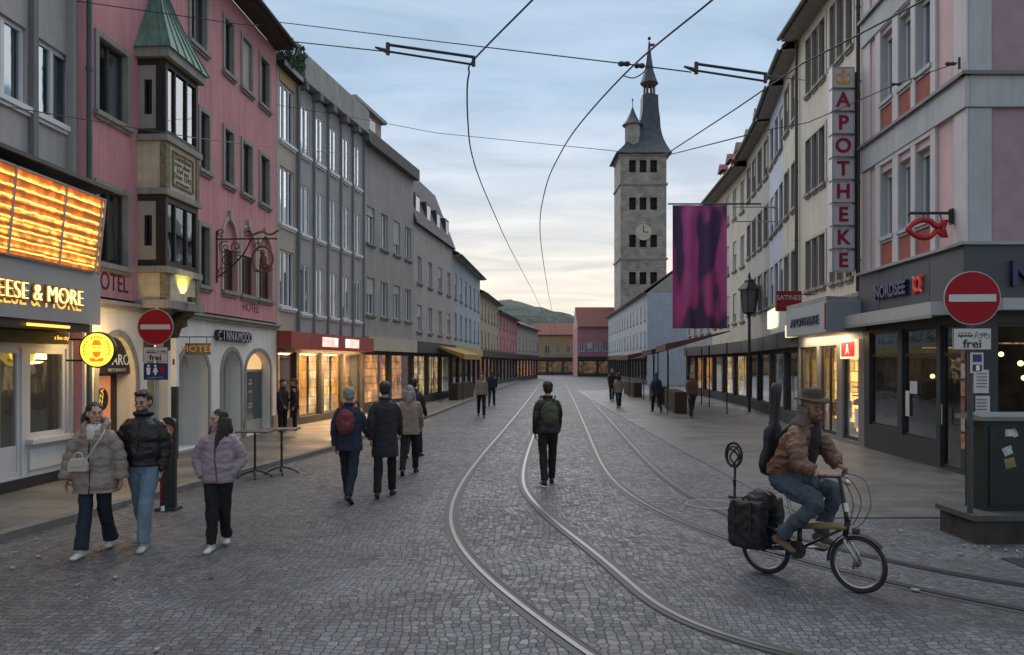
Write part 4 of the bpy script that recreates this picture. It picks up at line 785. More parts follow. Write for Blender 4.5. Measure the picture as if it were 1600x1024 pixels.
sh2 = [(.55 + i * 2.1, 2.35 + i * 2.1, .75, 2.85) for i in range(3)]
mb = MB(); wall(mb, 0, N2.L, 0, 3.05, sh2, t=.15); mb.build('shopfront_wall', char, N2.root)
for i, h in enumerate(sh2):
    f = MB(); a, b, c, d = h; f.box(a, .05, c, a + .05, .11, d).box(b - .05, .05, c, b, .11, d).box(a + .05, .05, c, b - .05, .11, c + .06).box(a + .05, .05, d - .06, b - .05, .11, d)
    fo = f.build('shop_window', metal_dark, N2.root); MB().box(a + .05, .075, c + .06, b - .05, .08, d - .06).build('pane', MATS['restaurant glass'], fo)
ins = MB().box(11.6, 14.6, 0.05, 11.65, 18.9, 3.05).box(8.9, 18.4, .05, 11.6, 18.45, 3.05).box(11.66, 16.0, .05, 17.5, 16.05, 3.05).build('restaurant_room', dimsh, N2.root); ins.location = (-8.42, -14.2, 0)
bulb = E('warm bulb', (1, .6, .25), 6); wbulb = E('white bulb', (1, .85, .7), 5)
mb = MB(); random.seed(12)
for x, y, z in ((9.9, 17.6, 1.95), (10.3, 17.5, 1.9), (10.1, 16.4, 2.1), (10.6, 15.9, 1.8), (9.8, 17.9, 1.8), (10.7, 16.8, 2.3), (9.5, 15.3, 2.05), (10.0, 15.1, 2.1), (10.6, 15.3, 2.3), (10.9, 15.2, 2.0), (11.4, 15.4, 2.2)): mb.ell((x, y, z), (.055, .055, .055), 8, 6)
o = mb.build('pendant_lamp', bulb, N2.root, smooth=True); o.location = (-8.42, -14.2, 0)
mb = MB(); mb.box(9.6, 17.9, 2.45, 11.2, 17.95, 2.48).box(9.5, 15.9, 2.5, 10.8, 15.94, 2.53).box(10.9, 15.85, 1.5, 12.2, 15.9, 1.9)
o = mb.build('menu_screen', E('menu screen', (1, .62, .30), .9, (.1, .1, .1), .12, 6, (.25, .1, .05)), N2.root); o.location = (-8.42, -14.2, 0)
mb = MB(); mb.box(9.5, 17.2, .05, 10.9, 17.7, 1.1).box(9.6, 15.6, .05, 9.9, 16.9, .8)
for k in range(5): mb.tube([(9.4 + k * .35, 16.4 + (k % 2) * .6, .05), (9.4 + k * .35, 16.4 + (k % 2) * .6, .75)], .03, 6).lathe([(.2, 0), (.2, .04)], (9.4 + k * .35, 16.4 + (k % 2) * .6, .75), 12)
o = mb.build('counter_and_tables', M('restaurant furniture', (.12, .1, .09)), N2.root); o.location = (-8.42, -14.2, 0)
MB().box(8.9, 14.5, .02, 11.6, 18.4, .04).box(11.6, 14.5, .02, 17.5, 16, .04).build('restaurant_floor', M('restaurant floor', (.09, .085, .08), .4), N2.root); N2.root.children[-1].location = (-8.42, -14.2, 0)
# small notices on the glass
mb = MB().box(U(1419), -.004 + .04, 1.45, U(1430), .045, 1.72).box(U(1409) + .1, .036, .95, U(1418), .04, 1.5); mb.build('notice', M('white notice', (.5, .5, .5)), N1.root)
text('NORDSEE', .40, M('navy sign letter', (.014, .022, .09), .3), N1.root, ((U(1376) + U(1435)) / 2, -.17, 3.72), ext=.04, off=.014, xs=.92, name='sign_lettering')
def fish(parent, cx, cz, y, s, mat, th=.03):
    mb = MB(); top = [(-1.0, 0), (-.7, .28), (-.25, .46), (.2, .40), (.55, .12), (1.0, .46)]; P = smooth_pts([(a, 0, b) for a, b in top], 4); Q = [Vector((p.x, 0, -p.z)) for p in P]
    ring = P + [Vector((.86, 0, 0))] + list(reversed(Q))
    mb.tube([Vector((cx + p.x * s, y, cz + p.z * s)) for p in ring], .15 * s, 8, closed=True); return mb
# small fish emblem after the word: a ring shape with tail
rl = E('red emblem', (.8, .06, .05), .12, (.45, .03, .03))
mb = MB(); cx = (U(1436) + U(1456)) / 2; mb.tube([(cx + .15 * math.cos(2 * PI * i / 20), -.16, 3.74 + .13 * math.sin(2 * PI * i / 20)) for i in range(20)], .035, 6, closed=True)
mb.tube([(cx - .10, -.16, 3.64), (cx - .20, -.16, 3.56)], .03, 6).tube([(cx + .10, -.16, 3.64), (cx + .20, -.16, 3.56)], .03, 6).tube([(cx - .1, -.16, 3.84), (cx - .2, -.16, 3.91)], .03, 6).tube([(cx + .1, -.16, 3.84), (cx + .2, -.16, 3.91)], .03, 6).build('fish_emblem', rl, N1.root)
text('NORDSEE', .62, MATS['navy sign letter'], N2.root, (.68, -.17, 3.72), ext=.04, off=.02, xs=1.0, name='sign_lettering', align='LEFT')
MB().box(-.02, -.52, 3.02, N1.L - .3, -.121, 3.27).build('awning_case', M('pale awning case', (.36, .36, .36), .5, .08, 2, .05), N1.root)
MB().box(-.03, -.535, 2.96, N1.L - .29, -.50, 3.019).build('awning_edge', M('awning hem', (.25, .25, .25)), N1.root)
MB().box(.35, -.5, 3.06, N2.L, -.121, 3.27).build('awning_case', MATS['pale awning case'], N2.root)
# poster strip beside the door
mb = MB(); random.seed(3)
for k in range(6): mb.cur = k % 3; mb.box(U(1503), -.02, .5 + k * .33, U(1509), -.004, .78 + k * .33)
mb.build('menu_poster', [M('orange picture', (.35, .16, .08), .5, .5, 8), M('pale picture', (.35, .3, .26), .5, .4, 9), M('brown picture', (.2, .09, .06), .5, .5, 9)], N1.root)
mb = MB().box(.10, -.03, 1.55, .38, -.004, 1.98).box(.14, -.028, 1.1, .40, -.004, 1.5); mb.build('notice', MATS['white notice'], N2.root)
mb = MB()
for z in (1.9, 1.84, 1.78, 1.72, 1.66, 1.42, 1.36, 1.3, 1.24, 1.18): mb.box(.15, -.034, z, .34, -.031, z + .02)
mb.build('notice_print', M('grey print', (.15, .15, .15)), N2.root)
# hanging fish sign
fs = thing('fish_sign', 'red fish outline sign hanging from a dark bracket on the corner building', 'hanging sign', (8.42 - .08, 14.62, 4.66)); s_ = 14.6 / 1200
fishm = M('red lacquer', (.38, .012, .02), .3, .1)
ff = fish(None, -.45, 0, 0, .36, fishm); ff.build('fish', fishm, fs, smooth=True)
MB().tube([(-.78, 0, .30), (.02, 0, .30)], .028, 8).tube([(-.78, 0, .30), (-.78, 0, .24)], .02, 6).tube([(-.5, 0, .30), (-.5, 0, .15)], .012, 6).tube([(-.2, 0, .3), (-.14, 0, .12)], .012, 6).box(.0, -.06, .08, .04, .06, .38).tube([(.0, 0, .12), (.0, 0, .36)], .03, 8).build('bracket', metal_dark, fs)
# ------------------------------------------------------------------ pharmacy building
Ap = Facade('pharmacy_building', 'cream plastered pharmacy building with triple windows and a lit ground floor', 'building', B_p, (8.75, 19.12))
crm = M('cream plaster', (.60, .56, .48), .9, .09, .9, .25, 90, streak=.2)
U = lambda px: Ap.U(px); hs_ = []
for z, h in ((10.35, 1.7), (7.3, 1.65), (4.35, 1.5)):
    for a, b in ((1260, 1267), (1270, 1278), (1281, 1290), (1298, 1305), (1309, 1318), (1323, 1333)): hs_.append((U(a), U(b), z, z + h))
mb = MB(); wall(mb, 0, Ap.L, 3.8, 12.5, hs_, t=.2); mb.build('upper_wall', crm, Ap.root)
for h in hs_: window(Ap, *h, M('taupe window frame', (.16, .145, .13)), pane_dark, nv=1, dep=.07, fw=.06, sill=stone, sur=.004, sm=stone)
for z, h in ((10.35, 1.7), (7.3, 1.65), (4.35, 1.5)):
    for a, b in ((1260, 1290), (1298, 1333)): mb = MB(); e0, e1 = U(a), U(b); mb.box(e0 - .1, -.03, z, e0 - .001, -.002, z + h + .1).box(e1 + .001, -.03, z, e1 + .1, -.002, z + h + .1).box(e0 - .001, -.03, z + h + .002, e1 + .001, -.002, z + h + .1).build('surround', MATS['cream plaster'] if 0 else M('cream surround', (.5, .47, .42)), Ap.root)
body(Ap, 12.5, 10, crm); gable(Ap, 12.45, 10, 17.5, slate, over=.55)
downpipe(Ap, Ap.L - .12, 3.9, 12.4, metal_dark); downpipe(Ap, .1, 3.3, 12.4, M('brown downpipe', (.06, .045, .04), .5))
MB().box(0, -.12, 3.78, Ap.L, -.002, 3.88).build('cornice', stone, Ap.root)
wl_ = [(U(1246) + .1 if U(1246) > 0 else .1, U(1276), .35, 2.6), (U(1280), U(1307), .1, 2.6), (U(1316), U(1341), .1, 2.6)]
mb = MB(); wall(mb, 0, Ap.L, 0, 3.8, wl_, t=.2); mb.build('shopfront_wall', M('grey shopfront metal', (.20, .20, .20), .5, .1, metal=.2), Ap.root)
def litint():
    m = E('golden pharmacy interior', (1, .62, .20), 1.15, (.4, .3, .15), .17, 2.4, (.55, .24, .06)); return m
ph = E('golden pharmacy interior', (1, .62, .2), 3.2, (.4, .3, .15), .2, 2.0, (.7, .34, .08))  # back panel glows by itself in place of lamps inside the pharmacy
for i, h in enumerate(wl_):
    a, b, c, d = h; f = MB().box(a, .06, c, a + .06, .12, d).box(b - .06, .06, c, b, .12, d).box(a + .06, .06, d - .06, b - .06, .12, d).box(a + .06, .06, c, b - .06, .12, c + .1)
    if i < 2: f.box((a + b) / 2 - .03, .06, c + .1, (a + b) / 2 + .03, .12, d - .06)
    fo = f.build('door' if i == 1 else 'shop_window', metal_dark, Ap.root); MB().box(a + .06, .085, c + .1, b - .06, .09, d - .06).build('pane', shop_glass, fo)
    if i < 2: MB().box(a - .1, 1.1, c, b + .1, 1.15, d).build('glowing_interior', ph, fo)
    else: MB().box(a - .1, 1.1, c, b + .1, 1.15, d).build('dim_interior', E('grey display interior', (.35, .36, .33), .3, (.2, .2, .2), .15, 4, (.10, .12, .10)), fo)  # weakly glowing panel, the light of the display put into it
sh = MB()
for z in (.9, 1.15, 1.4):
    sh.box(wl_[1][0] + .1, .9, z, wl_[1][1] - .1, 1.05, z + .03)
for k in range(9): sh.box(wl_[1][0] + .15 + k * .11, .92, .93, wl_[1][0] + .21 + k * .11, 1.0, 1.03 + .03 * (k % 3))
for k in range(6): sh.box(wl_[0][0] + .3 + k * .3, .8, .5, wl_[0][0] + .42 + k * .3, .95, .8 + .1 * (k % 3))
sh.build('shelf_goods', M('shelf goods', (.25, .16, .08), .6, .6, 9), Ap.root)
a, b, c, d = wl_[2]
A_s = MB().box(a + .02, -.06, 2.22, b + .02, .0, 2.72).build('logo_box', E('cream light box', (1, .72, .42), .75), Ap.root); MB().box(a + .12, -.075, 2.28, b - .08, -.062, 2.66).build('logo_field', E('red light field', (.75, .03, .03), .6), A_s)
text('A', .36, E('white print', (1, .85, .8), .5), A_s, ((a + b) / 2 + .02, -.08, 2.46), ext=.003, off=.008, xs=1.0)
MB().box(a + .38 * (b - a), .3, .4, b - .08, .34, 1.0).build('display_screen', E('cool display', (.75, 1, 1), 1.1, (.2, .2, .2), .05, 9, (.5, .9, 1)), Ap.root)
mb = MB()
for k in range(3): mb.cur = k; mb.box(a + .1 + k * .07, .28, .4, a + .155 + k * .07, .32, .9)
mb.build('display_book', [E('yellow spine', (.9, .7, .1), .5), E('teal spine', (.1, .7, .7), .5), E('pink spine', (.8, .2, .3), .5)], Ap.root)
MB().lathe([(.1, 0), (.2, .05), (.18, .14), (.05, .2)], ((a + b) / 2 + .05, .6, 1.6), 14).build('table_lamp', E('lamp glow', (1, .7, .5), 3), Ap.root)
MB().lathe([(.04, 0), (.07, .1), (.03, .16)], ((a + b) / 2 + .05, .6, 1.42), 10).build('lamp_foot', M('red lamp foot', (.5, .01, .03)), Ap.root)
mb = MB()
for k in range(8): mb.box(a + .1 + (k % 4) * .12, .7, 1.15 + (k // 4) * .85, a + .18 + (k % 4) * .12, .8, 1.3 + (k // 4) * .85 + .03 * (k % 3))
mb.build('display_bottles', M('dark bottles', (.06, .03, .02), .3, .5, 9), Ap.root)
# fascia box of the pharmacy, standing out from the wall
u_n = U(1343); xf = .95
cz_ = M('light grey fascia', (.33, .36, .39), .5, .05)
uf0 = Ap.U(1229, xf); uf1 = Ap.U(1291, xf)
MB().box(uf0, -xf, 2.88, uf1, -.002, 3.66).build('fascia', cz_, Ap.root)
MB().prism([(uf1 + .002, -xf), (Ap.L - .12, -.35), (Ap.L - .12, -.002), (uf1 + .002, -.002)], 2.9, 3.64, 'z').build('fascia_return', M('blue grey fascia', (.22, .25, .285), .5, .05), Ap.root)
MB().prism([(uf0, -xf), (uf1, -xf), (Ap.L - .1, -.35), (Ap.L - .1, -.002), (uf0, -.002)], 3.665, 3.77, 'z').build('canopy', M('pale canopy', (.32, .31, .29), .8, .1, streak=.2), Ap.root)
MB().box(uf1 - .12, -xf - .012, 2.95, uf1 - .02, -xf - .001, 3.60).build('red_mark', red_paint, Ap.root)
text('APOTHEKE', .31, M('dark navy letters', (.02, .025, .05), .4), Ap.root, ((uf0 + uf1) / 2 - .05, -xf - .02, 3.22), ext=.015, off=.006, xs=1.6, name='sign_lettering')
MB().box(uf0 - .9, -.75, 2.88, uf0 - .05, -.6, 3.25).build('light_panel', E('pale yellow light panel', (.9, .85, .5), .55), Ap.root)
ar = bpy.data.lights.new('pharmacy lamp', 'AREA'); ar.energy = 28; ar.color = (1, .75, .42); ar.shape = 'RECTANGLE'; ar.size = 4; ar.size_y = .3
po = bpy.data.objects.new('pharmacy_lamp_light', ar); C.objects.link(po); po.parent = Ap.root; po.location = (2.6, -.25, 2.8); po.rotation_euler = (R(28), 0, 0)
# vertical APOTHEKE sign
vs = thing('pharmacy_sign', 'tall vertical pharmacy sign of stacked white boxes with a golden crown on top', 'sign', (8.0, 19.3, 4.40)); bw_ = .54; gap = .055; hb = (9.5 - 4.4 - 8 * gap) / 9
boxm = M('grey white light box', (.46, .44, .48), .4, .05); redl = M('deep red letters', (.22, .008, .035), .4)
for i, ch in enumerate(reversed('*APOTHEKE')):
    z = i * (hb + gap); o = MB().box(0, -.12, z, bw_, .12, z + hb).build('letter_box', boxm, vs)
    MB().box(-.012, -.135, z - .0, .018, -.1, z + hb).box(bw_ - .018, -.135, z, bw_ + .012, -.1, z + hb).box(.018, -.135, z, bw_ - .018, -.1, z + .022).box(.018, -.135, z + hb - .022, bw_ - .018, -.1, z + hb).build('box_frame', alu, o)
    if ch == '*':
        gm = M('golden crown', (.62, .34, .03), .4); c = MB(); x = bw_ / 2; c.box(x - .15, -.14, z + .09, x + .15, -.122, z + .13)
        c.tube(smooth_pts([(x - .14, -.13, z + .15), (x - .2, -.13, z + .26), (x - .12, -.13, z + .34), (x - .02, -.13, z + .27), (x, -.13, z + .16)], 5), .018, 6).tube(smooth_pts([(x + .14, -.13, z + .15), (x + .2, -.13, z + .26), (x + .12, -.13, z + .34), (x + .02, -.13, z + .27), (x, -.13, z + .16)], 5), .018, 6).tube([(x, -.13, z + .14), (x, -.13, z + .38)], .018, 6).tube([(x - .05, -.13, z + .40), (x + .05, -.13, z + .40)], .015, 6).tube([(x, -.13, z + .36), (x, -.13, z + .46)], .015, 6).box(x - .13, -.14, z + .135, x + .13, -.122, z + .155)
        c.build('crown', gm, o)
    else: text(ch, .50, redl, o, (bw_ / 2, -.13, z + hb / 2), ext=.012, off=.012, xs=1.0, name='letter')
MB().tube([(bw_ - .02, .0, .3), (bw_ + .25, 0, .3)], .02, 6).tube([(bw_ - .02, 0, 4.8), (bw_ + .25, 0, 4.8)], .02, 6).box(bw_ + .02, -.05, .05, bw_ + .08, .05, 5.0).build('mounting', metal_dark, vs)
# ------------------------------------------------------------------ right row beyond the pharmacy
row_house('cream_narrow_house', 'narrow cream house with a brown downpipe beside the pharmacy building', C_p, (B_p[0] + .005, B_p[1] + .02), 12.2, 17, 3, 2, M('yellowish cream plaster', (.55, .53, .43), streak=.25), slate, wd=.75, z1=4.3, fl=2.9, shop=dim, fm=brown_frame, curt=None, over=.5, sur=.06)
bl = row_house('light_blue_house', 'light blue house with dark triple windows on the right side', D_p, (C_p[0] + .005, C_p[1] + .02), 12.0, 17, 3, 3, M('light blue plaster', (.47, .53, .62), streak=.12), slate, wd=.9, z1=4.4, fl=2.75, shop=cream_l, fm=dark_frame, curt=None, over=.5)
MB().box(.6, -.16, 3.45, 2.6, -.06, 4.15).build('light_box', E('pale yellow sign light', (1, .95, .6), .8), bl.root)
row_house('grey_cream_house', 'grey cream house with red dormers under a steep slate roof', E_p, (D_p[0] + .005, D_p[1] + .02), 11.9, 17, 3, 4, M('grey cream plaster', (.42, .41, .37), streak=.2), slate, wd=.85, z1=4.4, fl=2.7, shop=dim, fm=dark_frame, curt=None, over=.5, dorm=3, sur=.06)
row_house('pale_yellow_house', 'pale yellow plastered house with red dormers further down on the right', F_p, (E_p[0] + .005, E_p[1] + .02), 11.6, 16.4, 3, 5, M('pale yellow plaster', (.55, .51, .42), streak=.15), slate, wd=.9, z1=4.2, fl=2.7, shop=cream_l, curt=None, over=.6, dorm=4)
row_house('grey_end_house', 'last grey house on the right side before the square', G_p, (F_p[0] + .005, F_p[1] + .02), 10.6, 14.5, 3, 4, M('grey end plaster', (.30, .31, .32), streak=.15), slate, shop=amber, fl=2.5, over=.5)
row_house('town_hall_wing', 'pale grey blue town hall wing below the tower', (14.8, 118), (13.2, 75), 9.0, 12.5, 2, 14, M('pale grey blue plaster', (.35, .38, .42)), tile_red, shop=dim, z1=3.8, fl=2.6)
# ------------------------------------------------------------------ the town tower
tw = thing('clock_tower', 'tall town hall tower with a slate spire, open lantern and weather vane', 'tower', (21.1, 127, 0)); tb = tiles('tower stone', (.31, .29, .265), (.25, .235, .215), 1.1, .5, (.17, .16, .15), .02, .9, .4, rot=(R(90), 0, 0))
k_ = 127 / 1200; zt = H + (HOR - 250) * k_; hw = 3.7
mb = MB(); wh_holes = [(-2.3 + i * 1.7, -1.2 + i * 1.7, z, z + 2.0) for i in range(3) for z in (zt - 3.0, zt - 9, zt - 15, zt - 21, zt - 27)]
wall(mb, -hw, hw, 0, zt, wh_holes, t=.4, y=-hw); mb.quad((-hw, hw, 0), (-hw, hw, zt), (hw, hw, zt), (hw, hw, 0)).quad((-hw, -hw, 0), (-hw, -hw, zt), (-hw, hw, zt), (-hw, hw, 0)).quad((hw, -hw, 0), (hw, hw, 0), (hw, hw, zt), (hw, -hw, zt)); mb.build('shaft', tb, tw)
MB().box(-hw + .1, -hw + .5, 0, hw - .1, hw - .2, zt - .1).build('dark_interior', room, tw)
mb = MB()
for z in (zt - .35, zt - 5, zt - 17): mb.box(-hw - .2, -hw - .2, z, hw + .2, -hw - .002, z + .3).box(-hw - .2, -hw, z, -hw - .002, hw, z + .3).box(hw + .002, -hw, z, hw + .2, hw, z + .3)
mb.build('string_course', stone, tw)
ck = MB().loft([[(1.3 * math.cos(2 * PI * i / 32), y, zt - 12.6 + 1.3 * math.sin(2 * PI * i / 32)) for i in range(32)] for y in (-hw - .12, -hw - .02)]).build('clock_face', M('pale clock face', (.45, .42, .33)), tw)
MB().box(-.06, -hw - .17, zt - 12.6, .06, -hw - .13, zt - 11.6).box(0, -hw - .17, zt - 12.66, .75, -hw - .13, zt - 12.54).build('clock_hand', black, ck)
ts = M('blue grey slate', (.04, .052, .068), .55, .3, 1.2, .4, 5)
mb = MB(); rg = []; zb = zt
for i in range(16):
    t = i / 15; z = zb + t * (152 and (H + (HOR - 152) * k_ - zb)); w = 1.25 + (hw + .8 - 1.25) * (1 - t) ** 2.5; cx = 1.6 * min(1, t * 1.6)
    rg.append([(cx + w * a, w * b, z) for a, b in ((-1, -1), (0, -1.0), (1, -1), (1, 0), (1, 1), (0, 1), (-1, 1), (-1, 0))])
mb.loft(rg); mb.build('spire_base', ts, tw); cx = 1.6; z1_ = H + (HOR - 152) * k_
mb = MB()
for i in range(8): a = 2 * PI * i / 8 + .3; mb.tube([(cx + .85 * math.cos(a), .85 * math.sin(a), z1_ - .3), (cx + .85 * math.cos(a), .85 * math.sin(a), z1_ + 2.0)], .15, 6)
mb.lathe([(1.2, 0), (1.2, .5)], (cx, 0, z1_ - .2), 8).lathe([(1.1, 0), (1.45, .35), (1.1, .6)], (cx, 0, z1_ + 1.8), 8).build('lantern', M('lantern wood', (.10, .055, .05)), tw)
mb = MB(); mb.lathe([(1.55, 0), (1.2, .8), (.75, 2.2), (.38, 4.4), (.12, 7)], (cx, 0, z1_ + 2.2), 8).build('spire', ts, tw)
zf = z1_ + 9; vt = H + (HOR - 68) * k_
mb = MB(); mb.tube([(cx, 0, zf), (cx, 0, vt)], .09, 6).ell((cx, 0, zf + .7), .3, 10, 6).ell((cx, 0, vt - 1.0), .2, 8, 5).box(cx, -.04, vt - .5, cx + .9, .04, vt - .05).build('weather_vane', metal_dark, tw)
sx = (988 - 800) * k_ - 21.1; st_ = MB(); zs = H + (HOR - 203) * k_
tt = MB().lathe([(1.25, 0), (1.25, 5.2)], (sx - .3, -2.2, zs - 5.2), 8).build('side_turret', tb, tw); MB().lathe([(1.75, 0), (1.0, .9), (.45, 2.0), (.08, 3.0)], (sx - .3, -2.2, zs), 8).tube([(sx - .3, -2.2, zs + 2.8), (sx - .3, -2.2, zs + 4.4)], .06, 5).ell((sx - .3, -2.2, zs + 4.2), .16, 8, 5).build('turret_roof', ts, tt)
# wooded hill far behind
rnd = random.Random(5); mb = MB(); nx, ny = 90, 24
pts = []
for j in range(ny):
    for i in range(nx):
        x = -260 + 640 * i / (nx - 1); y = 520 + 500 * j / (ny - 1); e = math.sin(PI * min(1, j / (ny - 1) * 1.2)) ** .7 if j else 0
        hgt = (24 + 44 / (1 + math.exp((x - 50) / 28))) * e + noise.noise(Vector((x, y, 0)) * .03) * 6 * (e > 0) + noise.noise(Vector((x, y, 3)) * .15) * 3 * (e > 0)
        pts.append((x, y, hgt - 2))
mb.v = pts
for j in range(ny - 1):
    for i in range(nx - 1): a = j * nx + i; mb.f.append((a, a + 1, a + nx + 1, a + nx)); mb.mi.append(0)
hl = mb.build('hill', M('wooded hillside', (.032, .05, .042), .9, .75, .16, .8, .4), smooth=True); tag(hl, 'dark wooded hill behind the end of the street', None, kind='structure')
# ================================================================== signs, street furniture, wires
def noentry(name, label, loc, rz, poleh, dz, sub, tram=True, disc=.32):
    t = thing(name, label, 'road sign', loc, rz); MB().tube([(0, .04, 0), (0, .04, poleh)], .032, 10).build('pole', alu, t)
    d = MB().loft([[((disc + .012) * math.cos(2 * PI * i / 40), y, dz + (disc + .012) * math.sin(2 * PI * i / 40)) for i in range(40)] for y in (-.012, -.002)]).build('sign_plate', M('sign edge grey', (.35, .33, .34), .4), t)
    MB().loft([[(disc * math.cos(2 * PI * i / 40), y, dz + disc * math.sin(2 * PI * i / 40)) for i in range(40)] for y in (-.016, -.0125)]).build('red_disc', red_paint, d)
    MB().box(-disc * .86, -.020, dz - disc * .14, disc * .86, -.0165, dz + disc * .14).build('white_bar', M('sign white', (.50, .49, .48), .4, .04), d)
    zz = dz - disc - .045; w = .215; h = .26
    p = MB().box(-w, -.012, zz - h, w, -.002, zz).build('supplementary_plate', M('sign white', (0,)), t); MB().box(-w, -.0135, zz - h, w, -.0125, zz - h + .008).box(-w, -.0135, zz - .008, w, -.0125, zz).box(-w, -.0135, zz - h + .008, -w + .008, -.0125, zz - .008).box(w - .008, -.0135, zz - h + .008, w, -.0125, zz - .008).build('plate_border', black, p)
    text('frei', .135, black, p, (0, -.0135, zz - .19), ext=.001, off=.003, xs=1.15)
    mb = MB(); x0 = -.16; z_ = zz - .085; mb.box(x0, -.0135, z_ - .018, x0 + .17, -.0125, z_ + .0).box(x0 + .01, -.0135, z_ + .022, x0 + .15, -.0125, z_ + .03)
    for k in range(5): mb.box(x0 + .01 + k * .035, -.0135, z_, x0 + .016 + k * .035, -.0125, z_ + .022)
    for k in (0.03, .13): mb.box(x0 + k, -.0135, z_ - .03, x0 + k + .016, -.0125, z_ - .019)
    mb.prism([(.02, z_ - .035), (.03, z_ - .035), (.055, z_ + .04), (.045, z_ + .04)], -.0135, -.0125)
    for cx in (.085, .165): mb.tube([(cx + .026 * math.cos(2 * PI * i / 14), -.013, z_ - .01 + .026 * math.sin(2 * PI * i / 14)) for i in range(14)], .0035, 4, closed=True)
    mb.tube([(.085, -.013, z_ - .01), (.115, -.013, z_ + .025), (.145, -.013, z_ + .025), (.165, -.013, z_ - .01)], .0035, 4).tube([(.115, -.013, z_ + .025), (.125, -.013, z_ - .01), (.145, -.013, z_ + .025)], .0035, 4).build('pictogram', black, p)
    return t, zz - h
blue_p = M('sign blue', (.012, .03, .14), .4, .05)
Yl = 13.3; t, zb = noentry('no_entry_sign', 'red no entry sign in front of the oriel with a blue toilet sign below', (-6.17, Yl, .1), 0, 3.0, 2.63, 0, disc=.30)
p = MB().box(-.205, -.012, zb - .31, .215, -.002, zb - .02).build('blue_plate', blue_p, t); mb = MB()
for x, f in ((-.12, 0), (.0, 1)):
    mb.ell((x, -.014, zb - .07), (.022, .004, .024), 10, 6)
    if f: mb.prism([(x - .02, zb - .10), (x + .02, zb - .10), (x + .045, zb - .18), (x - .045, zb - .18)], -.016, -.0125).prism([(x - .02, zb - .18), (x + .02, zb - .18), (x + .015, zb - .225), (x - .015, zb - .225)], -.016, -.0125)
    else: mb.prism([(x - .035, zb - .10), (x + .035, zb - .10), (x + .03, zb - .17), (x + .02, zb - .225), (x - .02, zb - .225), (x - .03, zb - .17)], -.016, -.0125)
mb.build('toilet_symbols', white_paint, p); text('rauchfrei WC', .05, M('pale print', (.35, .38, .45)), p, (0, -.0135, zb - .27), ext=.001, xs=1.0)
MB().prism([(.08, zb - .07), (.15, zb - .07), (.17, zb - .14), (.12, zb - .2), (.07, zb - .14)], -.016, -.0125).build('red_symbol', red_paint, p)
t, zb = noentry('no_entry_sign', 'red no entry sign on the stickered dark pole beside the electrical cabinet', (5.40, 9.02, .336), R(-6), 2.8, 2.53, 0, disc=.305)
t.children[0].data.materials[0] = M('dark sticker pole', (.05, .055, .06), .5, .3, 12)
p = MB().box(-.02, -.02, zb - .27, .12, -.005, zb - .03).build('small_plate', M('sign white', (0,)), t); MB().box(.0, -.024, zb - .14, .10, -.0205, zb - .05).build('blue_field', blue_p, p); MB().box(.0, -.024, zb - .25, .10, -.0205, zb - .17).build('black_field', black, p)
MB().box(.035, -.027, zb - .24, .075, -.0245, zb - .18).build('white_mark', white_paint, p)
stk = [M('pale sticker', (.40, .42, .42), .5, .4, 14), M('blue sticker', (.12, .2, .3), .5, .4, 14), M('yellow sticker', (.2, .16, .07), .5, .4, 14), M('red sticker', (.35, .05, .04), .5, .4, 14)]
random.seed(21); mb = MB()
for i in range(16):
    z = random.uniform(.4, 1.7); a = random.uniform(-.6, .6) - PI / 2; mb.cur = random.choice((0, 0, 0, 1, 2, 3)); h = random.uniform(.03, .09)
    mb.loft([[(.034 * math.cos(a + k), .04 + .034 * math.sin(a + k), zz), (.0365 * math.cos(a + k), .04 + .0365 * math.sin(a + k), zz)] for zz in (z, z + h) for k in ((-.6, 0, .6) if zz == z else (.6, 0, -.6))], cap=False)
mb.build('sticker', stk, t); 
bs_ = thing('stone_plinth', 'low dark stone plinth under the electrical cabinet at the right edge', 'plinth', (6.6, 9.35, 0))
dks = M('dark mossy stone', (.04, .038, .032), .85, .3, 4, .6, 25, streak=.3)
MB().box(-1.21, -.42, 0, 2.5, .32, .27).build('base', dks, bs_); MB().box(-1.25, -.46, .271, 2.55, .36, .335).build('cap_stone', M('grey cap stone', (.07, .068, .063), .8, .2, 5, .4), bs_)
cbx = thing('electrical_cabinet', 'dark green electrical cabinet with worn stickers and a grey lid', 'cabinet', (6.30, 9.40, .336))
cg = M('dark green cabinet paint', (.009, .014, .015), .45, .25, 5, .2); MB().box(-.66, -.22, .0, 1.6, .16, 1.08).build('body', cg, cbx)
MB().prism([(-.30, 1.081), (.24, 1.081), (.24, 1.13), (.0, 1.17), (-.30, 1.13)], -.74, 1.7, 'x').build('lid', M('grey green lid', (.14, .16, .16), .45, .15, 6), cbx)
MB().box(-.60, -.235, .06, .02, -.221, 1.02).build('door', cg, cbx); MB().box(.06, -.235, .06, .80, -.221, 1.02).build('door', cg, cbx)
MB().tube([(-.03, -.26, .5), (-.03, -.26, .62)], .012, 6).box(-.05, -.25, .54, -.01, -.235, .58).build('handle', metal_dark, cbx)
mb = MB(); random.seed(9)
for i in range(13):
    mb.cur = random.choice((0, 0, 1, 2, 0)); x = random.uniform(-.5, .5); z = random.uniform(.45, .98); a = random.uniform(-.5, .5); w = random.uniform(.03, .07); h = random.uniform(.02, .06)
    ca, sa = math.cos(a), math.sin(a); mb.quad(*[(x + u * ca - v * sa, -.2365 - .0006 * i, z + u * sa + v * ca) for u, v in ((-w, -h), (w, -h), (w, h), (-w, h))])
mb.build('sticker', stk, cbx)
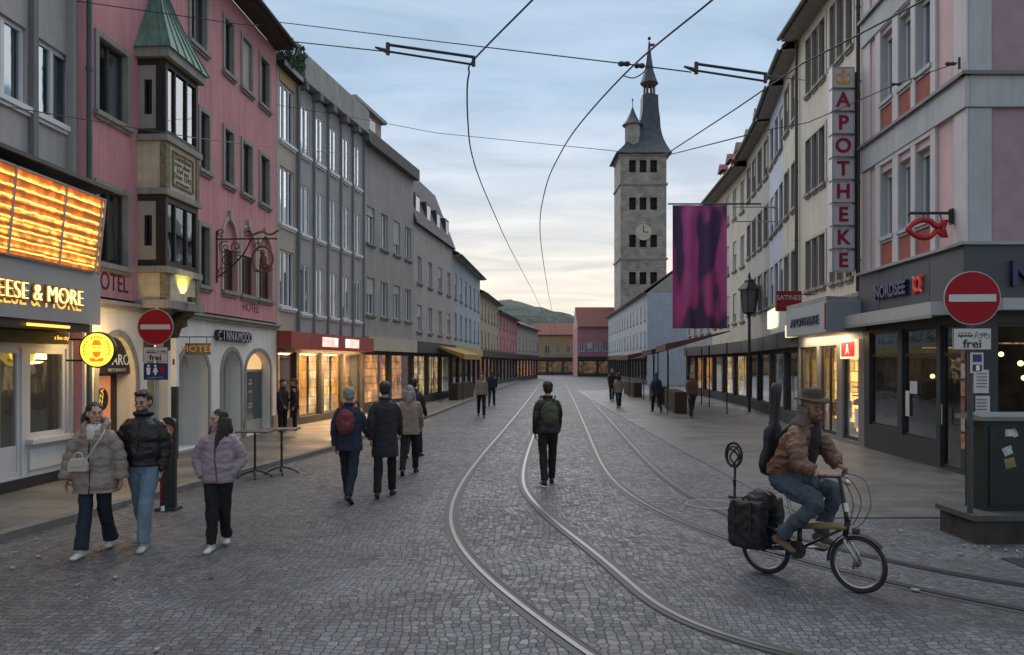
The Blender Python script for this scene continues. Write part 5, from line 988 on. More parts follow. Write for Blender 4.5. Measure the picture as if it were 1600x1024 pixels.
# black and white banded post and dark standing board on the left pavement
bp_ = thing('banded_post', 'slim black and white post under the small hotel sign', 'post', (-6.98, 15.9, .12))
MB().box(-.055, -.055, 0, .055, .055, 1.50).build('dark_shaft', black, bp_); MB().box(-.06, -.06, 1.501, .06, .06, 2.50).build('white_shaft', white_paint, bp_); MB().box(-.02, -.064, 1.95, .02, -.061, 2.07).build('black_mark', black, bp_)
sb_ = thing('advertising_board', 'black standing advertising board with an orange disc behind the man in black', 'advertising board', (-4.93, 11.0, .0))
MB().box(-.10, -.03, .04, .12, .03, 1.25).prism([(.01 + .11 * math.cos(PI * i / 12), 1.25 + .08 * math.sin(PI * i / 12)) for i in range(13)], -.03, .03).build('panel', black, sb_)
MB().prism([(.01 + .085 * math.cos(2 * PI * i / 24), 1.14 + .085 * math.sin(2 * PI * i / 24)) for i in range(24)], -.036, -.031).build('orange_disc', M('orange print paper', (.5, .16, .05)), sb_); text('Café', .06, white_paint, sb_, (0, -.033, .90), ext=.001)
MB().box(-.14, -.12, 0, .16, .12, .04).build('foot', metal_dark, sb_)
# two standing tables
def stable(loc, label):
    t = thing('standing_table', label, 'table', loc, group='slim standing tables on the left pavement edge'); MB().box(-.28, -.25, .84, .30, .25, .865).build('table_top', M('dark grey table top', (.09, .085, .08), .4), t)
    MB().tube([(0, 0, .06), (0, 0, .84)], .022, 8).build('stem', metal_dark, t)
    for a in (20, 110, 200, 290): MB().tube(smooth_pts([(0, 0, .13), (.14 * math.cos(R(a)), .14 * math.sin(R(a)), .10), (.30 * math.cos(R(a)), .30 * math.sin(R(a)), .02)], 4), .016, 6).box(.30 * math.cos(R(a)) - .02, .30 * math.sin(R(a)) - .02, 0, .30 * math.cos(R(a)) + .02, .30 * math.sin(R(a)) + .02, .02).build('foot', metal_dark, t)
stable((-4.72, 14.1, .0), 'slim standing table nearer to the camera, behind the girl in lilac'); stable((-4.38, 14.6, .0), 'slim standing table further from the camera, right of the other one')
# SATINEE projecting sign
sg = thing('shop_sign', 'dark red projecting shop sign with pale serif letters above the pharmacy fascia', 'sign', (7.90, 23.0, 3.66))
MB().box(.0, -.05, 0, .76, .05, .60).build('board', M('wine red board', (.22, .012, .022), .4), sg); text('SATINEE', .21, M('pale sign letters', (.55, .48, .45)), sg, (.38, -.054, .40), ext=.002, xs=.95); text('HAUT MASSAGE', .085, M('dull red letters', (.45, .12, .12)), sg, (.385, -.054, .14), ext=.002, xs=.95)
MB().tube([(.74, 0, .5), (1.16, 0, .5)], .015, 6).build('bracket', metal_dark, sg)
# lantern hanging from the right houses
ln = thing('street_lantern', 'dark hexagonal street lantern standing off the right hand houses', 'street lamp', (10.2, 33.0, 4.2))
MB().lathe([(.05, -.1), (.12, 0), (.34, .08), (.30, .1)], (0, 0, 0), 6).build('base', metal_dark, ln); MB().lathe([(.26, 0), (.38, .95)], (0, 0, .1), 6).build('lamp_glass', M('grey lantern glass', (.12, .14, .15), .2, .2, 3, 0), ln)
MB().lathe([(.52, 0), (.48, .06), (.2, .35), (.22, .4), (.08, .5), (.03, .75)], (0, 0, 1.05), 6).build('roof', metal_dark, ln)
mb = MB()
for i in range(6): a = 2 * PI * i / 6; mb.tube([(.265 * math.cos(a), .265 * math.sin(a), .1), (.385 * math.cos(a), .385 * math.sin(a), 1.05)], .02, 5)
mb.tube([(0, 0, -.1), (0, 0, -4.2)], .06, 8); mb.build('pole', metal_dark, ln)
# pink banner on a pole
bn = thing('banner', 'large magenta and violet banner hanging from a horizontal pole on the right hand houses', 'banner', (9.6, 33.2, 3.2)); bn.location = (9.1, 33.0, 2.9)
mg = tiles('x', (0, 0, 0), (0, 0, 0), 1, 1) if 0 else M('magenta banner cloth', (.42, .07, .22), .8, .35, .7, .1, 20)
def cloth(x0, x1, z0, z1, amp=.13, ph=0, n=24):
    A = [(x0 + (x1 - x0) * i / n, amp * math.sin(i * .7 + ph)) for i in range(n + 1)]; mb = MB()
    P = [(x, y - .008) for x, y in A] + [(x, y + .008) for x, y in reversed(A)]
    return mb.loft([[(x, y * (1 if z < z1 else .2), z) for x, y in P] for z in [z0 + (z1 - z0) * k / 8 for k in range(9)]])
cloth(-2.2, .1, .7, 6.0).build('cloth', mg, bn); MB().tube([(-2.4, 0, 6.05), (1.6, 0, 6.05)], .035, 8).build('pole', metal_dark, bn)

def banner_print(m):        # diagonal violet shapes printed on the cloth
    n = m.node_tree.nodes; l = m.node_tree.links; b = n['Principled BSDF']; co = n.new('ShaderNodeTexCoord'); mp = n.new('ShaderNodeMapping'); mp.inputs['Rotation'].default_value = (0, R(24), 0); mp.inputs['Scale'].default_value = (.9, 0, .28); l.new(co.outputs['Object'], mp.inputs[0])
    nz = n.new('ShaderNodeTexNoise'); nz.inputs['Scale'].default_value = 1.1; nz.inputs['Detail'].default_value = 1; l.new(mp.outputs[0], nz.inputs[0]); r = n.new('ShaderNodeValToRGB'); e = r.color_ramp.elements; e[0].position = .47; e[0].color = (.09, .05, .12, 1); e[1].position = .52; e[1].color = (.50, .085, .27, 1); q = e.new(.66); q.color = (.55, .12, .32, 1); q = e.new(.70); q.color = (.30, .10, .28, 1); l.new(nz.outputs[0], r.inputs[0]); l.new(r.outputs[0], b.inputs['Base Color'])
banner_print(mg)
for i, (x, y, z) in enumerate(((9.6, 29, 8.0), (9.2, 27.6, 7.2))):
    q = thing('wall_bracket', ('upper' if i == 0 else 'lower') + ' thin flag holder arm reaching out from the right hand houses', 'bracket', (x, y, z)); MB().tube([(-1.3, 0, 0), (1.0, 0, 0)], .025, 6).tube([(.9, 0, 0), (.9, 0, -.35)], .02, 6).tube([(.9, 0, -.35), (.2, 0, 0)], .015, 6).build('arm', alu, q)
# awnings and stalls deeper in the street
def awning(label, loc, rz, w, dpt, m, h=2.5, n=2):
    t = thing('awning_stand', label, 'market stall', loc, rz)
    MB().loft([[(-w / 2, -dpt, h - .1), (-w / 2, 0, h + .45), (-w / 2, 0, h + .4), (-w / 2, -dpt, h - .38)], [(w / 2, -dpt, h - .1), (w / 2, 0, h + .45), (w / 2, 0, h + .4), (w / 2, -dpt, h - .38)]]).build('canopy', m, t)
    for x in (-w / 2 + .1, w / 2 - .1):
        for y in (-dpt + .1, -.1): MB().tube([(x, y, 0), (x, y, h - .05)], .03, 6).build('post', metal_dark, t)
    MB().box(-w / 2 + .2, -dpt + .4, 0, w / 2 - .2, -dpt + .9, .9).build('counter', M('dark stall wood', (.05, .03, .022)), t)
brc = M('rust brown canvas', (.12, .045, .03), .85, .2); drk = M('dark canvas', (.05, .035, .035), .85, .2)
awning('rust brown awning stand nearest on the right side of the street', (9.2, 34, .0), R(-96), 5, 2.6, brc, 3.0)
awning('dark awning stand second on the right side of the street', (9.8, 41, .0), R(-94), 5, 2.6, drk, 2.9)
awning('rust brown awning stand farthest on the right side', (9.8, 50, .0), R(-92), 6, 2.6, brc, 2.7)
awning('ochre awning stand on the left side of the street', (-4.0, 44, .1), R(82), 5, 1.8, M('ochre canvas', (.35, .24, .06), .85, .2), 2.6)
# litter and leaves
def leaf_at(x, y, s, a, m, nm, lb, cat, g_):
    z = .014 if not (x > 4 and y > 10.4) else .03; mb = MB(); P = [(-1, 0), (-.4, .5), (.3, .55), (1, 0), (.3, -.45), (-.5, -.5)]
    ca, sa = math.cos(a), math.sin(a); mb.loft([[(s * (u * ca - v * sa), s * (u * sa + v * ca), zz + .01 * abs(u) * (zz > .001)) for u, v in P] for zz in (0.0, .006)]); o = mb.build(nm, m, loc=(x, y, z)); tag(o, lb, cat, g_)
random.seed(31); lm = [M('yellow leaf', (.30, .24, .09), .8, .2, 9), M('pale leaf', (.32, .31, .28), .8, .2, 9), M('brown leaf', (.14, .09, .05), .8, .2, 9)]
for px, py in ((1505, 855), (1522, 857), (1545, 858), (1572, 862), (1590, 864), (1408, 832), (1395, 852), (1500, 868), (1455, 871), (1430, 925)):
    Y = H * F / (py - HOR); leaf_at((px - 800) * Y / F, Y, random.uniform(.025, .045), random.uniform(0, 6), lm[random.choice((0, 0, 1))], 'fallen_leaf', 'fallen yellow leaf lying on the setts near the stone plinth and cyclist', 'leaf', 'leaves on the right')
for px, py in ((58, 845), (120, 917), (135, 938), (245, 1019), (330, 905), (60, 872), (288, 770), (205, 700 + 92), (20, 890), (180, 905), (405, 985)):
    Y = H * F / (py - HOR); leaf_at((px - 800) * Y / F, Y, random.uniform(.015, .04), random.uniform(0, 6), lm[random.choice((1, 1, 2))], 'paper_scrap', 'pale scrap lying on the dark setts in the left foreground', 'litter', 'scraps on the left')
mh = thing('manhole_cover', 'round iron manhole cover set in the setts behind the cyclist', 'manhole cover', (2.95, 11.4, 0)); mb = MB(); mb.lathe([(.36, 0.0), (.36, .008), (.3, .009)], (0, 0, 0), 28); mb.build('cover', M('cast iron cover', (.05, .05, .05), .5, .3, 20, .6, 40, metal=.4), mh); MB().tube([(.36 * math.cos(2 * PI * i / 32), .36 * math.sin(2 * PI * i / 32), .006) for i in range(32)], .012, 6, closed=True).build('frame', alu, mh)
mh2 = MB().box(-.3, -.2, 0, .3, .2, .01).build('drain_cover', M('cast iron cover', (0,)), loc=(5.55, 8.05, .0)); tag(mh2, 'dark square drain cover near the plinth at the right edge', 'drain cover')
# ------------------------------------------------------------------ overhead wires
wire_m = M('wire black', (.03, .035, .04), .5, .1)
def wire(name, label, cat, pts, r=.009, sag=0, extra=None):
    pts = [at(*p) if not isinstance(p, Vector) else p for p in pts]; o0 = pts[0].copy(); q = [p - o0 for p in pts]
    if sag and len(q) == 2: q = [q[0].lerp(q[1], i / 10) + Vector((0, 0, -sag * 4 * (i / 10) * (1 - i / 10))) for i in range(11)]
    t = thing(name, label, cat, tuple(o0)); MB().tube(q, r, 6).build('cable', wire_m, t)
    for nm, mb, m in (extra or []): mb.build(nm, m, t)
    return t, o0
def yz(py, Z): return (Z - H) * F / (HOR - py)
Zc = 5.7
cA = [(870, -40), (832, 0), (740, 94), (733, 115), (730, 140), (731, 188)]
pts = [at(x, y, yz(y, Zc)) for x, y in cA]; e_ = pts[-1].copy(); pts = smooth_pts(pts + [e_ + Vector(v) for v in ((-.04, 1.6, 0), (.02, 3.6, 0), (.22, 7, 0), (.62, 13, 0), (1.7, 27, 0))], 6) + [e_ + Vector((5.5, 80, 0))]
wire('contact_wire', 'tram contact wire above the left track', 'overhead wire', pts, .011)
cB = [(1160, -42), (1113, 0), (988, 104), (905, 195)]; pts = [at(x, y, yz(y, Zc)) for x, y in cB]; e_ = pts[-1].copy(); pts = smooth_pts(pts + [e_ + Vector(v) for v in ((-.20, 1.8, 0), (-.32, 4, 0), (-.30, 8, 0), (.0, 14, 0), (.8, 27, 0))], 6) + [e_ + Vector((4.6, 85, 0))]
wire('contact_wire', 'tram contact wire running past the tip of the tower spire', 'overhead wire', pts, .011)
cC = [(1480, -28), (1439, 3), (1346, 52), (1253, 100), (1150, 170), (1035, 245)]; pts = [at(x, y, yz(y, 6.2)) for x, y in cC]; 
wire('contact_wire', 'contact wire crossing in front of the pharmacy sign', 'overhead wire', pts, .011)
# span wires
Ys = yz(92, Zc) + .0
pw_ = P.world(P.U(433), -.6); e1 = at(433, 33, pw_.y)
wire('span_wire', 'long span wire from the pink hotel eave towards the pharmacy roof', 'overhead wire', [P.world(P.U(127) + .0, -.02, 9.0) if 0 else at(120, 2, 13.3), at(375, 38, 12.5), at(405, 40, 12)], .008)
wa = [at(437, 35, 14.0), at(600, 55, 12.2), at(985, 101, 9.0), at(1080, 113, 9.0)]
ins_m = M('insulator brown', (.035, .03, .03), .4, .2)
def cl(c, r=.03, l=.12, d=(1, 0, 0)): c = Vector(c); d = Vector(d); return MB().tube([c - d * l, c - d * l * .5, c, c + d * l * .5, c + d * l], [r * .6, r, r * .7, r, r * .6], 8)
o0 = wa[0]; wire('span_wire', 'main span wire crossing the sky from the hotel eave to the tower', 'overhead wire', wa, .008, extra=[('clamp', cl(at(975, 100, 9.0) - o0, .035, .07), ins_m), ('clamp', cl(at(999, 103, 9.0) - o0, .035, .06), ins_m), ('jumper', MB().tube(smooth_pts([at(1012, 85, 9.0) - o0, at(1008, 110, 9.0) - o0, at(990, 122, 9.0) - o0, at(972, 118, 9.0) - o0], 5), .007, 5), wire_m)])
def arm(label, a, b, Y, wireend=None):
    A, B_ = at(*a, Y), at(*b, Y); t = thing('insulator_arm', label, 'overhead arm', tuple(A)); d = B_ - A; dn = d.normalized(); up = Vector((0, 0, 1))
    MB().tube([Vector((0, 0, .03)), d + up * .02], .018, 8).build('upper_rod', ins_m, t); MB().tube([Vector((0, 0, -.05)), d - up * .07], .014, 8).build('lower_rod', ins_m, t)
    MB().tube([(0, 0, .05), (0, 0, -.09)], .025, 8).tube([Vector((-.15, 0, .0)), Vector((0, 0, -.05))], [.012, .03], 8).tube([d + up * .03, d - up * .09], .022, 8).build('clamp', ins_m, t)
arm('dark double rod insulator arm hanging in the left part of the sky', (606, 74), (740, 92), yz(92, Zc)); wire('span_wire', 'short wire holding the left insulator arm from the hotel roof', 'overhead wire', [at(455, 65, 13), at(596, 80, yz(92, Zc))], .009)
arm('dark double rod insulator arm reaching to the pharmacy roof', (1088, 104), (1196, 118), 9.2)
wire('span_wire', 'wire from the right insulator arm to the roofs', 'overhead wire', [at(1196, 118, 9.2), at(1260, 126, 21)], .009)
wire('span_wire', 'thin wire crossing the pink hotel front to the concrete building', 'overhead wire', [at(0, 165, 10), at(300, 215, 12), at(440, 232, 16), at(565, 243, 22)], .007)
wire('span_wire', 'thin wire fading out in the left part of the sky', 'overhead wire', [at(432, 164, 22.8), at(588, 190, 20), at(681, 208, 18.5), at(950, 235, 16), at(1035, 245, 15.2), at(1190, 206, 15)], .007)
wb = [at(1035, 245, 15.22), at(1190, 205, 15.2), at(1262, 192, 14.9), at(1400, 132, 14.6), at(1497, 98, 14.3)]; o0 = wb[0]
wire('span_wire', 'anchor wire from the wall hook on the pink corner building', 'overhead wire', wb, .009, extra=[('insulator', cl(at(1485, 100, 14.35) - o0, .04, .1), ins_m), ('insulator', cl(at(1400, 132, 14.6) - o0, .03, .1), ins_m), ('wall_hook', MB().tube([at(1499, 90, 14.25) - o0, at(1499, 108, 14.25) - o0], .025, 6), metal_dark)])
# ================================================================== people
skin = M('skin', (.42, .25, .185), .55, .08, 12, .05); skin_d = M('tanned skin', (.26, .14, .10), .55, .08, 12, .05)
hair_dk = M('dark brown hair', (.022, .015, .013), .5, .3, 20, .4, 120); hair_gr = M('greying long hair', (.12, .10, .09), .6, .4, 20, .4, 120)
eye_m = M('eye dark', (.02, .015, .012), .2, 0, 1, 0); lip_m = M('lip', (.25, .09, .08), .5)
def bodyv(v): return Vector(v)
def limb(mb, pts, rs, n=12):
    pts = [Vector(p) for p in pts]; mb.tube(pts, rs, n)
    for p, r in zip(pts, rs): mb.ell(p, r * .995, 12, 8)
def hand(mb, w, d, n, s=1, curl=.5, k=1.0):
    """w wrist, d pointing direction, n palm normal (palm side), s=+1 puts the thumb on the left of d seen with the palm down"""
    d = Vector(d).normalized(); n = (Vector(n) - d * Vector(n).dot(d)).normalized(); side = d.cross(n) * s; k2 = k
    rot = Matrix((side, n, d)).transposed(); mb.ell(Vector(w) + d * .045 * k2, (.042 * k2, .017 * k2, .055 * k2), 12, 8, rot)
    for i, (o, l) in enumerate(((-.030, .066), (-.010, .076), (.011, .071), (.031, .056))):
        b = Vector(w) + d * .088 * k2 + side * o * k2; c = curl + i * .06; P_ = [b - d * .02 * k2]; a = 0
        for j in range(3): a += c; P_.append(P_[-1] + (d * math.cos(a) + n * math.sin(a)) * (l * (.5, .3, .2)[j] + (.02 if j == 0 else 0)) * k2)
        mb.tube(P_, [.0098 * k2, .0092 * k2, .0085 * k2, .0072 * k2], 8)
    b = Vector(w) + d * .025 * k2 - side * .032 * k2; mb.tube([b, b + (d * .6 - side * .7 + n * .3).normalized() * .034 * k2, b + (d * .95 - side * .65 + n * .75).normalized() * .068 * k2], [.0125 * k2, .0108 * k2, .0085 * k2], 8)
def stations(pts, k=6): return smooth_pts(pts, k)
def torso(mb, st, n=24, puff=0, nrow=0, k=8):
    """st: list of (centre, rx, ry); puff pinches the surface into rows"""
    P_ = smooth_pts([s[0] for s in st], k); rx = smooth_pts([(s[1], s[2], 0) for s in st], k); rings = []
    for i, (p, r) in enumerate(zip(P_, rx)):
        t = i / (len(P_) - 1); m = 1 + puff * (abs(math.sin(PI * nrow * t)) ** .6 - .6) if puff else 1
        rings.append([(p.x + r.x * m * math.copysign(abs(math.cos(a)) ** .85, math.cos(a)), p.y + r.y * m * math.copysign(abs(math.sin(a)) ** .9, math.sin(a)), p.z) for a in [2 * PI * q / n for q in range(n)]])
    mb.loft(rings)
def sleeve(mb, pts, rs, puff=0, row=.07, n=14):
    pts = smooth_pts(pts, 8); L_ = 0; acc = [0]
    for a, b in zip(pts, pts[1:]): L_ += (b - a).length; acc.append(L_)
    N_ = 44; P_ = []; Rr = []
    for i in range(N_ + 1):
        s = L_ * i / N_; j = max(k for k in range(len(acc)) if acc[k] <= s + 1e-9); j = min(j, len(pts) - 2); f = (s - acc[j]) / max(acc[j + 1] - acc[j], 1e-9); P_.append(pts[j].lerp(pts[j + 1], min(f, 1)))
        t = s / L_ * (len(rs) - 1); a = min(int(t), len(rs) - 2); r = rs[a] + (rs[a + 1] - rs[a]) * (t - a); Rr.append(r * (1 + puff * (abs(math.sin(PI * s / row)) ** .6 - .6)))
    mb.tube(P_, Rr, n); mb.ell(P_[0], Rr[0] * .98, 12, 8)
def head(c, yaw=0, pitch=0, k=1.0, roll=0):
    """head pieces in local coordinates; the face looks to -Y before turning"""
    Rm = Matrix.Rotation(yaw, 3, 'Z') @ Matrix.Rotation(pitch, 3, 'X') @ Matrix.Rotation(roll, 3, 'Y'); T = lambda v: Vector(c) + Rm @ (Vector(v) * k); return T, Rm
def head_mesh(mb, T, Rm, k=1.0):
    mb.ell(T((0, .012, .018)), (.074 * k, .094 * k, .098 * k), 20, 14, Rm); mb.ell(T((0, -.022, -.05)), (.054 * k, .062 * k, .066 * k), 16, 10, Rm)
    mb.ell(T((0, -.066, -.098)), (.024 * k, .020 * k, .018 * k), 12, 8, Rm); mb.ell(T((.0, -.078, .028)), (.048 * k, .012 * k, .010 * k), 12, 8, Rm)
    mb.tube([T((0, -.082, .02)), T((0, -.096, -.008)), T((0, -.108, -.026))], [.009 * k, .011 * k, .014 * k], 10); mb.ell(T((0, -.098, -.031)), (.019 * k, .013 * k, .010 * k), 10, 6, Rm)
    for s in (-1, 1):
        mb.ell(T((s * .042, -.062, -.022)), (.022 * k, .020 * k, .020 * k), 10, 8, Rm); mb.ell(T((s * .077, .012, -.006)), (.010 * k, .020 * k, .032 * k), 10, 8, Rm)
    mb.ell(T((0, -.088, -.060)), (.022 * k, .010 * k, .007 * k), 10, 6, Rm); mb.ell(T((0, -.086, -.071)), (.019 * k, .010 * k, .007 * k), 10, 6, Rm)
def face_bits(T, Rm, k, parent, brow, lip=lip_m, beard=None):
    for s in (-1, 1):
        MB().ell(T((s * .031, -.0835, .003)), (.0125 * k, .006 * k, .0062 * k), 10, 6, Rm).build('eye', eye_m, parent, True)
        MB().tube([T((s * .015, -.092, .026)), T((s * .032, -.092, .031)), T((s * .05, -.080, .026))], [.003 * k, .0045 * k, .0025 * k], 6).build('eyebrow', brow, parent, True)
    MB().ell(T((0, -.0945, -.065)), (.021 * k, .005 * k, .0075 * k), 12, 6, Rm).build('mouth', lip, parent, True)
def leg_fk(hip, a, kn, L1, L2, ab=0, s=1):
    d1 = Vector((s * math.sin(ab), -math.sin(a), -math.cos(a))); k1 = hip + d1 * L1; d2 = Vector((0, -math.sin(a - kn), -math.cos(a - kn))); return k1, k1 + d2 * L2
def shoe(mb, ank, pitch, turn, m=1.0):
    """foot with the toe towards -Y"""
    Rm = Matrix.Rotation(turn, 3, 'Z') @ Matrix.Rotation(-pitch, 3, 'X'); T = lambda v: ank + Rm @ (Vector(v) * m)
    mb.ell(T((0, .03, -.045)), (.038 * m, .05 * m, .045 * m), 12, 8, Rm); mb.ell(T((0, -.06, -.052)), (.043 * m, .09 * m, .034 * m), 12, 8, Rm); mb.ell(T((0, -.13, -.060)), (.045 * m, .055 * m, .026 * m), 12, 8, Rm); mb.ell(T((0, .0, -.0)), (.038 * m, .045 * m, .055 * m), 12, 8, Rm)
    return T
def person(label, loc, rz, h, legs, arms, top, top_m, pants_m, shoe_m, hair, hair_m, sk=skin, vox=.009, yaw=0, pitch=0, puff=0, row=.08, hem=.93, rt=(.19, .13), rsl=(.07, .06, .05), collar=0, pr=(.092, .07, .058), hoodie=0, hand_in=(0, 0), cat='person', simple=False, headk=1.0, pants_flare=0, lean=0, group=None, zipm=None):
    k = h / 1.75; t = thing('person', label, cat, loc, rz, group)
    hipz = .93 * k; hips = [Vector((s * .088 * k, 0, hipz)) for s in (-1, 1)]; L1, L2 = .435 * k, .42 * k
    kn, an = [], []
    for i, (a, kk, ab) in enumerate(legs): p, q = leg_fk(hips[i], R(a), R(kk), L1, L2, R(ab), (-1, 1)[i]); kn.append(p); an.append(q)
    dz = .085 * k - min(an[0].z, an[1].z); up = Vector((0, 0, dz)); hips = [p + up for p in hips]; kn = [p + up for p in kn]; an = [p + up for p in an]
    zc = lambda z, y=0: Vector((0, y * k + (-(z - .93) * math.tan(lean)) * k, z * k + dz))
    shw = rt[0] * .98 + .0
    sh = [zc(1.405) + Vector((s * .175 * k, 0, 0)) for s in (-1, 1)]; el, wr, hd = [], [], []
    for i, arm_ in enumerate(arms):
        s = (-1, 1)[i]; f, ab, e = [R(x) for x in arm_[:3]]; inw = R(arm_[3]) if len(arm_) > 3 else 0
        d1 = Vector((s * math.sin(ab), -math.sin(f) * math.cos(ab), -math.cos(f) * math.cos(ab))); E_ = sh[i] + d1 * .29 * k
        d2 = Vector((-s * math.sin(inw), -math.sin(f + e) * math.cos(inw), -math.cos(f + e) * math.cos(inw))); W_ = E_ + d2 * .25 * k; el.append(E_); wr.append(W_); hd.append(d2)
    hc = zc(1.645, .0) + Vector((0, -.02 * k, 0)); headk *= 1.05; T, Rm = head(hc, yaw, pitch, k * headk)
    mb = MB(); head_mesh(mb, T, Rm, k * headk); limb(mb, [zc(1.42, .01), zc(1.5, .0), hc + Vector((0, .02 * k, -.04 * k))], [.062 * k, .054 * k, .052 * k])
    torso(mb, [(zc(.88), .13 * k, .09 * k), (zc(1.0), .13 * k, .09 * k), (zc(1.15), .12 * k, .085 * k), (zc(1.35), .15 * k, .095 * k), (zc(1.45), .12 * k, .07 * k), (zc(1.48), .05 * k, .05 * k)])
    for i in (0, 1):
        limb(mb, [sh[i], el[i], wr[i]], [.048 * k, .038 * k, .027 * k]); limb(mb, [hips[i], kn[i], an[i]], [.062 * k, .042 * k, .032 * k])
        if not hand_in[i]: hand(mb, wr[i], hd[i], Vector((-(-1, 1)[i], -.15, 0)), (1, -1)[i] , .35, k * 1.0)
    o = mb.build('body', sk, t); remesh(o, min(vox, .008) if not simple else .016, 3)
    if not simple: face_bits(T, Rm, k * headk, o, hair_m)
    # trousers
    mb = MB(); mb.ell(zc(.95), (pr[0] * 1.85 * k, .125 * k, .13 * k), 18, 10)
    for i in (0, 1): 
        sleeve(mb, [hips[i] + Vector((0, 0, -.01)), kn[i], an[i] + Vector((0, 0, .0))], [pr[0] * k, pr[0] * .93 * k, pr[1] * 1.02 * k, pr[1] * k, pr[2] * k, pr[2] * (1.05 + pants_flare) * k])
    o = mb.build('trousers', pants_m, t); remesh(o, vox * 1.1, 3, .008, (9, 9, 5))
    # shoes
    for i in (0, 1):
        a, kk, ab = legs[i]; drop = (an[i].z - .085 * k); pt = R(-min(50, max(0, (kk - a) * .8))) if drop > .03 else 0
        mb = MB(); shoe(mb, an[i], pt, R((-8, 8)[i]), k * 1.04); o = mb.build('shoe', shoe_m, t); remesh(o, .008 if not simple else .014, 2)
    # top garment
    mb = MB(); rx, ry = rt
    torso(mb, [(zc(hem), rx * top[0] * k, ry * top[0] * k), (zc(hem + .04), rx * (top[0] + .03) * k, ry * (top[0] + .03) * k), (zc(hem + (1.32 - hem) * .5), rx * top[1] * k, ry * top[1] * k), (zc(1.28), rx * top[2] * k, ry * top[2] * k), (zc(1.38), rx * top[2] * .95 * k, ry * .92 * k), (zc(1.445), rx * .62 * k, ry * .72 * k), (zc(1.49), .07 * k, .07 * k)], 28, puff, (1.5 - hem) / (row * 1.55))
    for i in (0, 1): sleeve(mb, [sh[i] + Vector(((-1, 1)[i] * -.035 * k, 0, -.01 * k)), sh[i].lerp(el[i], .45), el[i], el[i].lerp(wr[i], .5), wr[i]], [r * k for r in rsl], puff * 1.1, row * 1.4 * k)
    if collar: mb.tube([zc(1.50) + Vector((.078 * k * math.cos(2 * PI * q / 16), .075 * k * math.sin(2 * PI * q / 16), .018 * k)) for q in range(16)], collar * k, 8, closed=True)
    if hoodie:
        mb.tube(smooth_pts([zc(1.50) + Vector((x * k, y * k, z * k)) for x, y, z in ((-.085, -.07, -.07), (-.115, -.02, .0), (-.105, .06, .05), (0, .12, .06), (.105, .06, .05), (.115, -.02, .0), (.085, -.07, -.07))], 5), [.030 * k + .015 * k * math.sin(PI * q / 30) for q in range(31)], 8)
        mb.ell(zc(1.47, .12), (.11 * k, .06 * k, .09 * k), 14, 8)
    o = mb.build('jacket', top_m, t); remesh(o, vox, 2, .006, (9, 9, 13)); jk = o
    if zipm:
        hz = [(hem + (1.44 - hem) * q / 8) for q in range(9)]; w_ = lambda z: ry * (top[0] + (top[1] - top[0]) * min(1, (z - hem) / max(.01, (1.32 - hem) * .5))) if z < hem + (1.32 - hem) * .5 else ry * (top[1] + (top[2] - top[1]) * min(1, (z - hem - (1.32 - hem) * .5) / .2)) * (1 if z < 1.32 else 1 - (z - 1.32) * 1.5)
        MB().tube([zc(z) + Vector((.012 * math.sin(z * 9), -w_(z) * k * (1 + puff * .38) - .002, 0)) for z in hz], .0075, 6).build('zip', zipm, jk)
    # hair
    mb = MB(); hair(mb, T, Rm, k * headk, zc); o = mb.build('hair', hair_m, t); remesh(o, .007 if not simple else .014, 2, .006, (35, 35, 7))
    return dict(root=t, T=T, Rm=Rm, zc=zc, k=k, sh=sh, el=el, wr=wr, jacket=jk)
def cap_hair(mb, T, Rm, k, top=.0):
    mb.ell(T((0, .026, .040)), (.083 * k, .094 * k, .090 * k), 18, 12, Rm)
def hair_short(mb, T, Rm, k, zc): cap_hair(mb, T, Rm, k); mb.ell(T((0, .045, -.01)), (.078 * k, .066 * k, .07 * k), 14, 8, Rm); mb.ell(T((.0, -.045, .10)), (.060 * k, .040 * k, .024 * k), 12, 8, Rm)
def hair_bun(mb, T, Rm, k, zc):
    cap_hair(mb, T, Rm, k); mb.ell(T((0, .05, -.01)), (.076 * k, .06 * k, .07 * k), 14, 8, Rm)
    mb.tube(smooth_pts([T((-.02, .11, .02)), T((-.06, .13, -.05)), T((-.08, .09, -.12)), T((-.075, .06, -.18))], 4), [.035 * k, .04, .042, .043, .043, .042, .04, .036, .034, .03, .026, .02, .014], 8)
def hair_long(mb, T, Rm, k, zc):
    cap_hair(mb, T, Rm, k); mb.ell(T((0, .05, -.03)), (.082 * k, .062 * k, .10 * k), 14, 8, Rm)
    for s in (-1, 1):
        for j in range(4): mb.tube(smooth_pts([T((s * (.070 + .004 * j), -.01 + .028 * j, .02)), T((s * (.086 + .003 * j), -.018 + .03 * j, -.07)), T((s * (.092), -.055 + .032 * j, -.18)), T((s * (.085 - .006 * j), -.085 + .045 * j, -.34 - .02 * j))], 4), [.024, .026, .028, .029, .029, .028, .027, .026, .025, .023, .02, .016, .008], 8)
    mb.tube([T((0, .09, -.0)), T((0, .11, -.14)), T((0, .10, -.28))], [.07 * k, .072 * k, .04 * k], 12)
khaki = M('taupe quilted nylon', (.22, .18, .15), .5, .12, 9, .25, 45); blackj = M('black nylon', (.012, .012, .014), .42, .2, 9, .25, 45); lilac = M('lilac quilted jacket', (.26, .20, .235), .6, .12, 9, .3, 45)
jean_l = M('light blue jeans', (.13, .18, .235), .85, .25, 6, .3, 90); jean_d = M('dark navy jeans', (.012, .02, .034), .85, .25, 6, .3, 90); blackp = M('black trousers', (.008, .008, .009), .85, .2, 6, .3, 60)
white_shoe = M('white trainers', (.50, .49, .47), .5, .1, 12); grey_shoe = M('grey white trainers', (.34, .33, .31), .5, .2, 12)
GP = 'three friends walking on the left'
